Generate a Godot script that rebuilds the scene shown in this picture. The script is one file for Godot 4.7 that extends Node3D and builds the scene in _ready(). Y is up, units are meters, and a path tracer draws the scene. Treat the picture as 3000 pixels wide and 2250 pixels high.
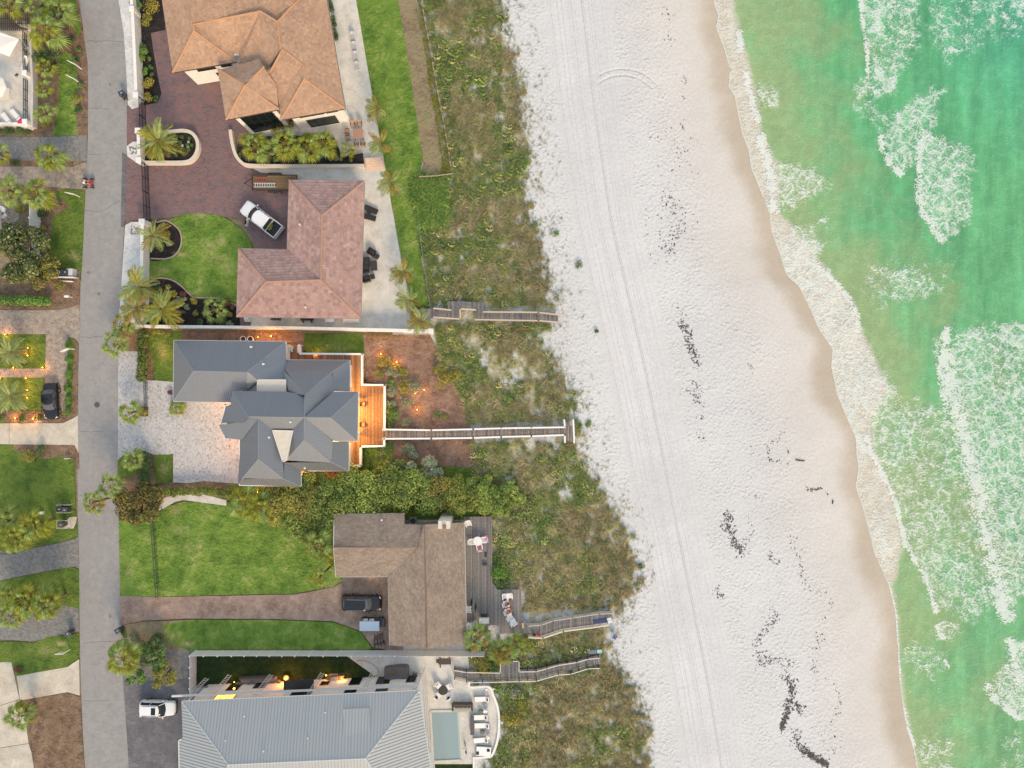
extends Node3D
# Beach houses, a road and the surf, seen straight down from a drone.
const S = 0.044
const H = 88.0
const FR = {"z": [0.0, 0.0, 1.0], "o": [0.0, 0.0, 0.73733], "a": [0.0, 0.0, 3.6867], "b": [400.0, 0.0, 2.765], "c": [0.0, 400.0, 3.6867], "d": [400.0, 480.0, 2.4578], "e": [0.0, 820.0, 3.2533], "f": [450.0, 940.0, 2.765], "g": [0.0, 1280.0, 3.19], "h": [0.0, 1780.0, 3.529], "i": [880.0, 1380.0, 2.212], "j": [480.0, 1880.0, 2.765], "k": [1200.0, 1850.0, 3.403], "l": [1050.0, 820.0, 2.963], "m": [1150.0, 0.0, 2.592], "n": [2000.0, 0.0, 2.212], "p": [2200.0, 750.0, 2.2125], "q": [1900.0, 1500.0, 2.011]}
var rng = RandomNumberGenerator.new()
var used = {}
var M = {}
var sheets = []
var level = 0.0

# ---------- plan helpers: a surveyed plan position (in one of the plan's frames) to metres ----------
func pt(f, x, y):
	var r = FR[f]
	return Vector2(r[0] + x / r[2], r[1] + y / r[2])
func pp(f, a):
	var out = PackedVector2Array()
	for i in range(0, a.size(), 2):
		out.append(pt(f, a[i], a[i + 1]))
	return out
func W(p, h = 0.0):
	var k = S * (H - h) / H
	return Vector3((p.x - 1500.0) * k, h, (p.y - 1125.0) * k)
func wv(f, x, y, h = 0.0):
	return W(pt(f, x, y), h)
func flat(f, a, h = 0.0):
	var out = PackedVector2Array()
	for p in pp(f, a):
		var w = W(p, h)
		out.append(Vector2(w.x, w.z))
	return out
func xz(v):
	return Vector2(v.x, v.z)
func gy(x, z):
	for i in range(sheets.size() - 1, -1, -1):
		var s = sheets[i]
		if s[2].has_point(Vector2(x, z)) and Geometry2D.is_point_in_polygon(Vector2(x, z), s[0]):
			return s[1]
	return 0.0
func on(f, x, y):
	var w = wv(f, x, y)
	w.y = gy(w.x, w.z)
	return w
func xat(line, y):
	if y <= line[0].y:
		return line[0].x
	for i in range(1, line.size()):
		if y <= line[i].y:
			return lerp(line[i - 1].x, line[i].x, (y - line[i - 1].y) / (line[i].y - line[i - 1].y))
	return line[line.size() - 1].x
func C(r, g, b):
	return Color8(r, g, b).srgb_to_linear()
func rr(a, b):
	return rng.randf_range(a, b)
func jit(c, k = 0.12):
	var m = 1.0 + rr(-k, k)
	return Color(c.r * m, c.g * m, c.b * m)

# ---------- geometry collector ----------
class G:
	var v = PackedVector3Array()
	var n = PackedVector3Array()
	var c = PackedColorArray()
	var col = Color(1, 1, 1)
	func tri(a, b, d):
		var m = (b - a).cross(d - a).normalized()
		v.append(a); v.append(d); v.append(b)
		for k in 3:
			n.append(m); c.append(col)
	func trin(a, b, d, na, nb, nd):
		v.append(a); v.append(d); v.append(b)
		n.append(na); n.append(nd); n.append(nb)
		for k in 3:
			c.append(col)
	func quad(a, b, d, e):
		tri(a, b, d); tri(a, d, e)
	func box(p, s, bas = Basis()):
		var h = s * 0.5
		var q = []
		for i in 8:
			q.append(p + bas * Vector3(h.x if i & 1 else -h.x, h.y if i & 2 else -h.y, h.z if i & 4 else -h.z))
		quad(q[4], q[5], q[7], q[6]); quad(q[1], q[0], q[2], q[3]); quad(q[5], q[1], q[3], q[7])
		quad(q[0], q[4], q[6], q[2]); quad(q[6], q[7], q[3], q[2]); quad(q[0], q[1], q[5], q[4])
	func cbox(p, s, b, bas = Basis()):
		# a box with chamfered upper edges
		var h = s * 0.5
		var lo = []; var mid = []; var top = []
		for i in 4:
			var sx = [1, 1, -1, -1][i]; var sz = [1, -1, -1, 1][i]
			lo.append(p + bas * Vector3(h.x * sx, -h.y, h.z * sz))
			mid.append(p + bas * Vector3(h.x * sx, h.y - b, h.z * sz))
			top.append(p + bas * Vector3((h.x - b) * sx, h.y, (h.z - b) * sz))
		for i in 4:
			var j = (i + 1) % 4
			quad(lo[i], lo[j], mid[j], mid[i]); quad(mid[i], mid[j], top[j], top[i])
		quad(top[0], top[1], top[2], top[3]); quad(lo[3], lo[2], lo[1], lo[0])
	func bar(a, b, w, h):
		var d = b - a
		var z = d.normalized()
		var up = Vector3.UP if absf(z.y) < 0.95 else Vector3.RIGHT
		var x = up.cross(z).normalized()
		box((a + b) * 0.5, Vector3(w, h, d.length()), Basis(x, z.cross(x), z))
	func tube(pts, rad, sides = 8, cap = true):
		var prev = []
		var prevn = []
		for i in pts.size():
			var d = (pts[mini(i + 1, pts.size() - 1)] - pts[maxi(i - 1, 0)]).normalized()
			var up = Vector3.UP if absf(d.y) < 0.95 else Vector3.RIGHT
			var x = up.cross(d).normalized()
			var y = d.cross(x)
			var r = rad[i] if rad is Array else rad
			var ring = []; var rn = []
			for k in sides:
				var a = TAU * k / sides
				var m = x * cos(a) + y * sin(a)
				ring.append(pts[i] + m * r); rn.append(m)
			if i > 0:
				for k in sides:
					var j = (k + 1) % sides
					trin(prev[k], prev[j], ring[j], prevn[k], prevn[j], rn[j])
					trin(prev[k], ring[j], ring[k], prevn[k], rn[j], rn[k])
			if cap and (i == 0 or i == pts.size() - 1):
				for k in range(1, sides - 1):
					if i == 0:
						tri(ring[0], ring[k + 1], ring[k])
					else:
						tri(ring[0], ring[k], ring[k + 1])
			prev = ring; prevn = rn
	func lathe(p, prof, sides = 16):
		# prof: [radius, height] pairs from the bottom up, smooth round the axis
		for i in range(1, prof.size()):
			var a = prof[i - 1]; var b = prof[i]
			var sl = Vector2(b[1] - a[1], a[0] - b[0]).normalized()
			for k in sides:
				var t = TAU * k / sides; var u = TAU * (k + 1) / sides
				var ct = Vector3(cos(t), 0, -sin(t)); var cu = Vector3(cos(u), 0, -sin(u))
				var nt = ct * sl.x + Vector3.UP * sl.y; var nu = cu * sl.x + Vector3.UP * sl.y
				var q0 = p + ct * a[0] + Vector3.UP * a[1]; var q1 = p + cu * a[0] + Vector3.UP * a[1]
				var q2 = p + cu * b[0] + Vector3.UP * b[1]; var q3 = p + ct * b[0] + Vector3.UP * b[1]
				if a[0] > 0.0001:
					trin(q0, q1, q2, nt, nu, nu)
				if b[0] > 0.0001:
					trin(q0, q2, q3, nt, nu, nt)
	func prism(poly, y0, y1, bottom = false):
		# poly: Vector2 outline in x, z
		var cw = Geometry2D.is_polygon_clockwise(poly)
		var q = poly.duplicate()
		if cw:
			q.reverse()
		var t = Geometry2D.triangulate_polygon(q)
		for i in range(0, t.size(), 3):
			var a = q[t[i]]; var b = q[t[i + 1]]; var d = q[t[i + 2]]
			if (b - a).cross(d - a) > 0.0:
				var sw = b; b = d; d = sw
			tri(Vector3(a.x, y1, a.y), Vector3(b.x, y1, b.y), Vector3(d.x, y1, d.y))
			if bottom:
				tri(Vector3(a.x, y0, a.y), Vector3(d.x, y0, d.y), Vector3(b.x, y0, b.y))
		for i in q.size():
			var a = q[i]; var b = q[(i + 1) % q.size()]
			quad(Vector3(b.x, y0, b.y), Vector3(a.x, y0, a.y), Vector3(a.x, y1, a.y), Vector3(b.x, y1, b.y))
	func mesh():
		var arr = []
		arr.resize(Mesh.ARRAY_MAX)
		arr[Mesh.ARRAY_VERTEX] = v; arr[Mesh.ARRAY_NORMAL] = n; arr[Mesh.ARRAY_COLOR] = c
		var m = ArrayMesh.new()
		m.add_surface_from_arrays(Mesh.PRIMITIVE_TRIANGLES, arr)
		return m

# ---------- naming ----------
func numbered(called, parent):
	var key = str(parent.get_instance_id()) + called
	used[key] = used.get(key, -1) + 1
	return called if used[key] == 0 else called + "_%03d" % used[key]
func obj(called, g, m, parent = self):
	var o = MeshInstance3D.new()
	o.mesh = g.mesh() if g is G else g
	o.name = numbered(called, parent)
	o.material_override = M[m] if m is String else m
	parent.add_child(o, true)
	return o
func tag(o, label, category, group = ""):
	o.set_meta("label", label)
	o.set_meta("category", category)
	if group != "":
		o.set_meta("group", group)
	return o
func kind(o, k):
	o.set_meta("kind", k)
	return o
func thing(called, label, category, at = Vector3.ZERO, turn = 0.0, group = ""):
	var o = Node3D.new()
	o.name = numbered(called, self)
	add_child(o, true)
	o.position = at
	o.rotation.y = turn
	return tag(o, label, category, group)
func copy(src, label, at, turn = 0.0):
	var o = src.duplicate()
	var base = String(src.name)
	if base.length() > 4 and base.substr(base.length() - 4, 1) == "_" and base.right(3).is_valid_int():
		base = base.left(base.length() - 4)
	o.name = numbered(base, self)
	add_child(o, true)
	o.position = at
	o.rotation.y = turn
	o.set_meta("label", label)
	return o

# ---------- materials ----------
func ramp(cols):
	var g = Gradient.new()
	var off = PackedFloat32Array(); var cs = PackedColorArray()
	var mean = Color(0, 0, 0)
	for i in cols.size():
		mean += Color8(cols[i][1], cols[i][2], cols[i][3]) / cols.size()
	for i in cols.size():
		off.append(cols[i][0]); cs.append(Color8(cols[i][1], cols[i][2], cols[i][3]).lerp(mean, 0.35))
	g.offsets = off; g.colors = cs
	return g
func noise(seed_, freq, oct = 5, gain = 0.6, type = FastNoiseLite.TYPE_SIMPLEX_SMOOTH):
	var n = FastNoiseLite.new()
	n.seed = seed_; n.noise_type = type; n.frequency = freq
	n.fractal_type = FastNoiseLite.FRACTAL_FBM if oct > 1 else FastNoiseLite.FRACTAL_NONE
	n.fractal_octaves = oct; n.fractal_gain = gain
	return n
func cells(seed_, freq, ret, jitter = 1.0):
	var n = FastNoiseLite.new()
	n.seed = seed_; n.noise_type = FastNoiseLite.TYPE_CELLULAR; n.frequency = freq
	n.fractal_type = FastNoiseLite.FRACTAL_NONE
	n.cellular_return_type = ret; n.cellular_jitter = jitter
	return n
func surface(called, n, cols, metres, rough = 0.9, bump = 0.0, px = 768):
	# a surface whose grain is noise coloured by a ramp, laid in world metres
	var m = StandardMaterial3D.new()
	var t = NoiseTexture2D.new()
	t.width = px; t.height = px; t.seamless = true; t.noise = n; t.color_ramp = ramp(cols)
	m.albedo_texture = t
	if bump > 0.0:
		var b = NoiseTexture2D.new()
		b.width = px; b.height = px; b.seamless = true; b.noise = n; b.as_normal_map = true; b.bump_strength = bump
		m.normal_enabled = true
		m.normal_texture = b
	m.uv1_triplanar = true; m.uv1_world_triplanar = true
	m.uv1_scale = Vector3.ONE / metres
	m.roughness = rough
	m.vertex_color_use_as_albedo = true
	M[called] = m
	return m
func plain(called, rough, metal = 0.0, extra = {}):
	var m = StandardMaterial3D.new()
	m.roughness = rough; m.metallic = metal
	m.vertex_color_use_as_albedo = true
	for k in extra:
		m.set(k, extra[k])
	M[called] = m
	return m
func materials():
	plain("matte", 0.9)
	plain("satin", 0.5)
	plain("paint", 0.25, 0.0, {"clearcoat_enabled": true, "clearcoat": 0.2, "clearcoat_roughness": 0.1})
	plain("metal", 0.4, 0.7)
	plain("leaf", 0.65, 0.0, {"backlight_enabled": true, "backlight": Color(0.2, 0.25, 0.09)})
	plain("glass", 0.08)
	plain("pool_water", 0.12)
	plain("metal_roof", 0.46, 0.65)
	plain("pale_roof", 0.55, 0.1)
	plain("cloth", 0.95)
	for k in [["fern", 255, 255, 255], ["golden", 255, 232, 150], ["silver", 255, 250, 300], ["dead", 255, 205, 150]]:
		var m = plain(k[0], 0.7, 0.0, {"backlight_enabled": true, "backlight": Color(0.1, 0.12, 0.04)})
		m.albedo_color = Color8(k[1], k[2], mini(k[3], 255))
	var glow = StandardMaterial3D.new()
	glow.albedo_color = Color(1, 0.8, 0.5); glow.emission_enabled = true
	glow.emission = Color(1.0, 0.62, 0.22); glow.emission_energy_multiplier = 3.0
	M["glow"] = glow
	surface("asphalt", noise(3, 0.03, 7, 0.9), [[0.2, 136, 133, 132], [0.42, 148, 146, 145], [0.58, 154, 152, 150], [0.8, 168, 165, 162]], 38.0, 0.95, 1.0)
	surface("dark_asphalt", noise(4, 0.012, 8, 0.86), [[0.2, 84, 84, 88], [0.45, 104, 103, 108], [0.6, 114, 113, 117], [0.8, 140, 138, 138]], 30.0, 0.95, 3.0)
	surface("lawn", noise(5, 0.012, 8, 0.8), [[0.2, 58, 92, 26], [0.4, 88, 122, 40], [0.55, 106, 139, 50], [0.7, 132, 154, 70], [0.85, 176, 172, 114]], 34.0, 1.0, 10.0)
	surface("deep_lawn", noise(6, 0.012, 8, 0.82), [[0.2, 56, 86, 28], [0.42, 88, 114, 40], [0.58, 104, 128, 48], [0.8, 130, 140, 66]], 34.0, 1.0, 10.0)
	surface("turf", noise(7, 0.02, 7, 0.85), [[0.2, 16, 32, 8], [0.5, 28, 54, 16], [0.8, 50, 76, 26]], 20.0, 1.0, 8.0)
	surface("mulch", noise(8, 0.016, 8, 0.88), [[0.2, 84, 66, 52], [0.42, 126, 104, 84], [0.58, 146, 122, 100], [0.8, 178, 154, 128]], 24.0, 1.0, 10.0)
	surface("black_mulch", noise(9, 0.02, 8, 0.88), [[0.2, 20, 18, 20], [0.5, 44, 40, 42], [0.8, 78, 70, 68]], 20.0, 1.0, 10.0)
	surface("earth", noise(10, 0.01, 8, 0.86), [[0.2, 104, 92, 68], [0.42, 142, 126, 102], [0.6, 160, 144, 118], [0.8, 128, 134, 84]], 34.0, 1.0, 8.0)
	surface("red_bark", noise(19, 0.012, 8, 0.88), [[0.2, 92, 70, 58], [0.42, 136, 108, 92], [0.58, 152, 122, 104], [0.8, 186, 158, 136]], 30.0, 1.0, 8.0)
	surface("gravel", noise(11, 0.03, 6, 0.9), [[0.2, 104, 104, 104], [0.45, 134, 133, 131], [0.58, 146, 145, 142], [0.8, 176, 174, 168]], 16.0, 0.95, 10.0)
	surface("tan_gravel", noise(12, 0.025, 7, 0.88), [[0.2, 118, 104, 90], [0.45, 158, 146, 134], [0.58, 174, 162, 150], [0.8, 200, 188, 174]], 20.0, 0.95, 6.0)
	surface("concrete", noise(13, 0.009, 8, 0.78), [[0.2, 168, 158, 142], [0.45, 194, 186, 170], [0.58, 204, 196, 180], [0.8, 222, 214, 198]], 30.0, 0.9, 2.0)
	surface("white_concrete", noise(14, 0.014, 8, 0.84), [[0.2, 178, 178, 178], [0.42, 208, 208, 206], [0.58, 220, 220, 217], [0.8, 234, 234, 230]], 24.0, 0.9, 4.0)
	surface("pale_paver", noise(15, 0.012, 7, 0.8), [[0.2, 184, 180, 172], [0.45, 205, 202, 194], [0.6, 214, 210, 203], [0.8, 226, 222, 214]], 24.0, 0.85, 2.0)
	surface("red_brick", noise(16, 0.02, 8, 0.88), [[0.18, 92, 82, 86], [0.4, 118, 104, 106], [0.55, 128, 108, 108], [0.68, 142, 106, 104], [0.85, 168, 104, 98]], 26.0, 0.9, 5.0)
	surface("brown_brick", noise(17, 0.012, 8, 0.84), [[0.2, 116, 96, 84], [0.45, 150, 128, 114], [0.6, 164, 142, 128], [0.8, 190, 168, 154]], 30.0, 0.9, 5.0)
	surface("cobble", cells(18, 0.085, FastNoiseLite.RETURN_CELL_VALUE), [[0.0, 136, 134, 134], [0.15, 170, 168, 168], [0.5, 186, 185, 184], [0.8, 198, 197, 195], [1.0, 210, 208, 206]], 12.0, 0.9, 0.0)
	surface("stucco", noise(20, 0.02, 7, 0.8), [[0.2, 222, 218, 212], [0.5, 236, 234, 228], [0.8, 244, 242, 238]], 12.0, 0.85, 2.0)
	surface("shingle", noise(21, 0.03, 7, 0.9), [[0.2, 190, 190, 190], [0.5, 232, 232, 232], [0.8, 255, 255, 255]], 10.0, 0.95, 4.0)
	surface("timber", noise(22, 0.03, 7, 0.88), [[0.2, 176, 176, 176], [0.5, 226, 226, 226], [0.8, 255, 255, 255]], 8.0, 0.85, 5.0)
	surface("bark", noise(23, 0.04, 6, 0.85), [[0.2, 120, 108, 96], [0.5, 176, 162, 146], [0.8, 214, 200, 184]], 4.0, 0.95, 8.0)

# ---------- ground sheets ----------
func sheet(called, f, a, m, thick = 0.0, skirt = 0.3):
	# a flat piece of ground; each is laid a few millimetres above the one before
	level += 0.003
	var y = level + thick
	var poly = flat(f, a) if f is String else a
	var g = G.new()
	g.prism(poly, y - skirt, y)
	var o = obj(called, g, m)
	kind(o, "structure")
	var r = Rect2(poly[0], Vector2.ZERO)
	for p in poly:
		r = r.expand(p)
	sheets.append([poly, y, r.grow(0.01)])
	return o
func smooth(a, n = 6):
	# a closed outline of corner points rounded with a spline
	var q = PackedVector2Array()
	var k = a.size()
	for i in k:
		for j in n:
			q.append(a[i].cubic_interpolate(a[(i + 1) % k], a[(i - 1 + k) % k], a[(i + 2) % k], float(j) / n))
	return q
func kerb_line(called, parent, line, w, h, m, col, y0 = -0.1):
	var g = G.new()
	g.col = col
	var lft = []; var rgt = []
	for i in line.size():
		var d = (line[mini(i + 1, line.size() - 1)] - line[maxi(i - 1, 0)]).normalized()
		var nn = Vector2(-d.y, d.x) * w * 0.5
		lft.append(line[i] + nn); rgt.append(line[i] - nn)
	for i in range(1, line.size()):
		var a = lft[i - 1]; var b = lft[i]; var c = rgt[i]; var d = rgt[i - 1]
		g.quad(Vector3(d.x, h, d.y), Vector3(c.x, h, c.y), Vector3(b.x, h, b.y), Vector3(a.x, h, a.y))
		g.quad(Vector3(a.x, h, a.y), Vector3(b.x, h, b.y), Vector3(b.x, y0, b.y), Vector3(a.x, y0, a.y))
		g.quad(Vector3(c.x, h, c.y), Vector3(d.x, h, d.y), Vector3(d.x, y0, d.y), Vector3(c.x, y0, c.y))
	for e in [[lft[0], rgt[0]], [rgt[line.size() - 1], lft[line.size() - 1]]]:
		g.quad(Vector3(e[0].x, y0, e[0].y), Vector3(e[1].x, y0, e[1].y), Vector3(e[1].x, h, e[1].y), Vector3(e[0].x, h, e[0].y))
	return obj(called, g, m, parent)
func spline(a, n = 6):
	var q = PackedVector2Array()
	var k = a.size()
	for i in k - 1:
		for j in n:
			q.append(a[i].cubic_interpolate(a[i + 1], a[maxi(i - 1, 0)], a[mini(i + 2, k - 1)], float(j) / n))
	q.append(a[k - 1])
	return q

var shore = []
var deep = []
var dune_poly
var bare = []
func lines():
	for p in pp("n", [205, -200, 215, 0, 242, 70, 228, 150, 280, 290, 322, 430, 308, 540, 350, 600, 372, 720, 400, 850, 440, 950, 460, 1080, 510, 1200, 580, 1370, 590, 1480, 640, 1620]):
		shore.append(p)
	for p in pp("p", [250, 120, 330, 190, 390, 310, 460, 470, 550, 600, 540, 720, 580, 900, 660, 1090, 700, 1180, 706, 1300, 720, 1360, 700, 1500, 750, 1650]):
		shore.append(p)
	for p in pp("q", [1320, 120, 1350, 250, 1405, 370, 1440, 450, 1475, 600, 1490, 800, 1500, 1000, 1520, 1150, 1545, 1300, 1580, 1400, 1600, 1508, 1630, 1700]):
		shore.append(p)
	for p in pp("n", [330, -200, 345, 0, 372, 150, 420, 300, 460, 450, 510, 750, 540, 880, 610, 1020, 640, 1200, 640, 1360, 760, 1500, 880, 1659]):
		deep.append(p)
	for p in pp("p", [550, 130, 640, 230, 700, 330, 730, 480, 800, 600, 850, 720, 900, 850, 860, 960, 800, 1060, 820, 1230, 880, 1400, 940, 1520]):
		deep.append(p)
	for p in pp("q", [1500, 80, 1520, 180, 1500, 300, 1460, 460, 1490, 640, 1502, 900, 1530, 1150, 1595, 1400, 1640, 1700]):
		deep.append(p)
	dune_poly = pp("o", [915, -60, 915, 0, 950, 200, 975, 370, 900, 385, 905, 480, 928, 660, 945, 720, 950, 790, 1000, 860, 1012, 960, 1030, 1030, 1020, 1090, 1063, 1115, 1065, 1270, 1125, 1277, 1130, 1370, 1010, 1400, 1010, 1440, 1060, 1470, 1088, 1520, 1085, 1590, 1060, 1640, 1030, 1690, 1405, 1690, 1400, 1640, 1395, 1560, 1365, 1480, 1320, 1420, 1305, 1370, 1330, 1320, 1370, 1280, 1375, 1220, 1350, 1150, 1300, 1060, 1255, 1000, 1245, 920, 1230, 840, 1190, 770, 1160, 725, 1195, 690, 1195, 640, 1170, 560, 1150, 480, 1125, 400, 1145, 340, 1130, 250, 1120, 150, 1090, 60, 1085, -60])
	for a in [["o", 690, 660, 1215, 660, 1215, 700, 690, 700], ["o", 985, 648, 1065, 648, 1065, 700, 985, 700], ["o", 820, 920, 1242, 906, 1242, 955, 820, 955], ["o", 1120, 1322, 1330, 1312, 1330, 1345, 1130, 1375], ["o", 980, 1425, 1190, 1440, 1300, 1405, 1300, 1435, 1160, 1475, 980, 1470], ["o", 1090, 1420, 1125, 1420, 1125, 1470, 1090, 1470], ["o", 1065, 1270, 1130, 1270, 1130, 1372, 1065, 1372]]:
		bare.append(pp(a[0], a.slice(1)))
func low_mask(x0, y0, x1, y1, step, tests):
	# values of tests(p) on a coarse grid, as an L8 image
	var w = int((x1 - x0) / step); var h = int((y1 - y0) / step)
	var d = PackedByteArray()
	d.resize(w * h)
	for j in h:
		for i in w:
			d[j * w + i] = tests.call(Vector2(x0 + (i + 0.5) * step, y0 + (j + 0.5) * step))
	return Image.create_from_data(w, h, false, Image.FORMAT_L8, d)
func l8(n, w, h):
	return n.get_image(w, h).get_data()

func beach_height(X, Y):
	var d = xat(shore, Y) - X
	if d < 0.0:
		return -0.9 + d * S * 0.05
	if d < 260.0:
		return lerp(-0.9, -0.35, d / 260.0)
	return lerp(-0.35, -0.02, clampf((d - 260.0) / 500.0, 0.0, 1.0))

var veg_img
const VX0 = 1150.0
const VY0 = -90.0
func sand():
	var x0 = VX0; var y0 = VY0; var x1 = 2750.0; var y1 = 2340.0
	var w = 1067; var h = 1620
	var step = (x1 - x0) / w
	var inside = func(p): return 255 if Geometry2D.is_point_in_polygon(p, dune_poly) else 0
	veg_img = low_mask(x0, y0, x1, y1, 10.0, inside)
	var vm = veg_img.duplicate()
	vm.resize(40, 61, Image.INTERPOLATE_BILINEAR)
	vm.resize(w, h, Image.INTERPOLATE_CUBIC)
	var vd = vm.get_data()
	var n1 = l8(noise(31, 0.004, 6, 0.62), w, h)
	var n2 = l8(noise(32, 0.11, 3, 0.6), w, h)
	var n3 = l8(noise(33, 0.02, 5, 0.75), w, h)
	var prints = l8(cells(34, 0.19, FastNoiseLite.RETURN_DISTANCE), w, h)
	var grooves = PackedFloat32Array()
	var r2 = RandomNumberGenerator.new()
	r2.seed = 5
	grooves.resize(200)
	for k in 74:
		var c = r2.randi_range(12, 186); var deepness = r2.randf_range(0.06, 0.42); var ww = r2.randf_range(1.2, 3.2)
		for i in 200:
			grooves[i] += -deepness * exp(-pow((i - c) / ww, 2.0)) + 0.5 * deepness * exp(-pow((absf(i - c) - ww * 1.7) / ww, 2.0))
	var track = [Vector2(1678, -100), Vector2(1690, 0), Vector2(1725, 300), Vector2(1775, 640), Vector2(1880, 1100), Vector2(1960, 1500), Vector2(2060, 2000), Vector2(2100, 2250), Vector2(2120, 2400)]
	var alb = PackedByteArray(); alb.resize(w * h * 3)
	var hgt = PackedByteArray(); hgt.resize(w * h)
	for j in h:
		var Y = y0 + (j + 0.5) * step
		var sx = xat(shore, Y); var tx = xat(track, Y)
		for i in w:
			var X = x0 + (i + 0.5) * step
			var k = j * w + i
			var a = n1[k] / 255.0; var b = n2[k] / 255.0; var c = n3[k] / 255.0
			var d = sx - X + (a - 0.5) * 60.0
			var wet = clampf(1.0 - (d - 12.0) / 72.0, 0.0, 1.0)
			wet = wet * wet * (3.0 - 2.0 * wet)
			var damp = clampf(1.0 - (d - 60.0) / 260.0, 0.0, 1.0)
			var v = vd[k] / 255.0
			var thatch = clampf(v * 2.0 - 1.25 + (c - 0.5) * 3.0, 0.0, 1.0)
			var tone = 0.985 + (a - 0.5) * 0.05 + (b - 0.5) * 0.05
			var R = lerp(209.0, 210.0, damp); var Gr = lerp(210.0, 205.0, damp); var B = lerp(210.0, 198.0, damp)
			R = lerp(R, 190.0, wet); Gr = lerp(Gr, 179.0, wet); B = lerp(B, 162.0, wet)
			R = lerp(R, 164.0, thatch * 0.9); Gr = lerp(Gr, 156.0, thatch * 0.9); B = lerp(B, 118.0, thatch * 0.9)
			# relief: footprints, ripples, tyre tracks
			var rough = clampf((d - 110.0) / 120.0, 0.0, 1.0)
			var off = X - tx + 100.0
			var hh = 0.5
			var trodden = 0.35 + 0.65 * clampf((c - 0.4) * 4.0, 0.0, 1.0)
			if off > 0.0 and off < 199.0:
				hh += 0.27 * grooves[int(off)] * (0.55 + 0.9 * a)
				trodden *= 0.25
				var ed = clampf(minf(off, 199.0 - off) / 40.0, 0.0, 1.0)
				R += ed * (1.5 + 7.0 * (a - 0.4)); Gr += ed * (1.5 + 7.0 * (a - 0.4)); B += ed * (2.5 + 7.0 * (a - 0.4))
			hh += rough * trodden * ((prints[k] / 255.0 - 0.45) * 0.26 + (b - 0.5) * 0.3)
			hh += (1.0 - wet) * (b - 0.5) * 0.08 + (c - 0.5) * 0.1 * rough
			var q = Vector2(X - 1825.0, Y - 331.8)
			var ql = q.length()
			if ql > 100.0 and ql < 150.0 and q.y < -75.0 and q.x > -70.0:
				hh += -0.22 * exp(-pow((ql - 133.0) / 3.0, 2.0)) - 0.22 * exp(-pow((ql - 115.0) / 3.0, 2.0))
			alb[k * 3] = clampi(int(R * tone), 0, 255)
			alb[k * 3 + 1] = clampi(int(Gr * tone), 0, 255)
			alb[k * 3 + 2] = clampi(int(B * tone), 0, 255)
			hgt[k] = clampi(int(hh * 255.0), 0, 255)
	var img = Image.create_from_data(w, h, false, Image.FORMAT_RGB8, alb)
	var bump = Image.create_from_data(w, h, false, Image.FORMAT_L8, hgt)
	bump.convert(Image.FORMAT_RGBA8)
	bump.bump_map_to_normal_map(5.0)
	var m = StandardMaterial3D.new()
	m.albedo_texture = ImageTexture.create_from_image(img)
	m.normal_enabled = true
	m.normal_texture = ImageTexture.create_from_image(bump)
	m.normal_scale = 1.0
	m.roughness = 0.95
	# the sheet itself: slopes from the dunes to below the water
	var st = SurfaceTool.new()
	st.begin(Mesh.PRIMITIVE_TRIANGLES)
	var nx = 150; var nz = 240
	var hum = noise(41, 0.012, 3)
	for j in nz + 1:
		for i in nx + 1:
			var X = lerp(x0, x1, float(i) / nx); var Y = lerp(y0, y1, float(j) / nz)
			var hgt_ = beach_height(X, Y) + 0.05 * hum.get_noise_2d(X, Y)
			var p = W(Vector2(X, Y))
			st.set_uv(Vector2(float(i) / nx, float(j) / nz))
			st.add_vertex(Vector3(p.x, hgt_, p.z))
	for j in nz:
		for i in nx:
			var a = j * (nx + 1) + i
			for t in [a, a + 1, a + nx + 1, a + 1, a + nx + 2, a + nx + 1]:
				st.add_index(t)
	st.generate_normals()
	st.generate_tangents()
	kind(obj("sand_beach", st.commit(), m), "structure")

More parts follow.
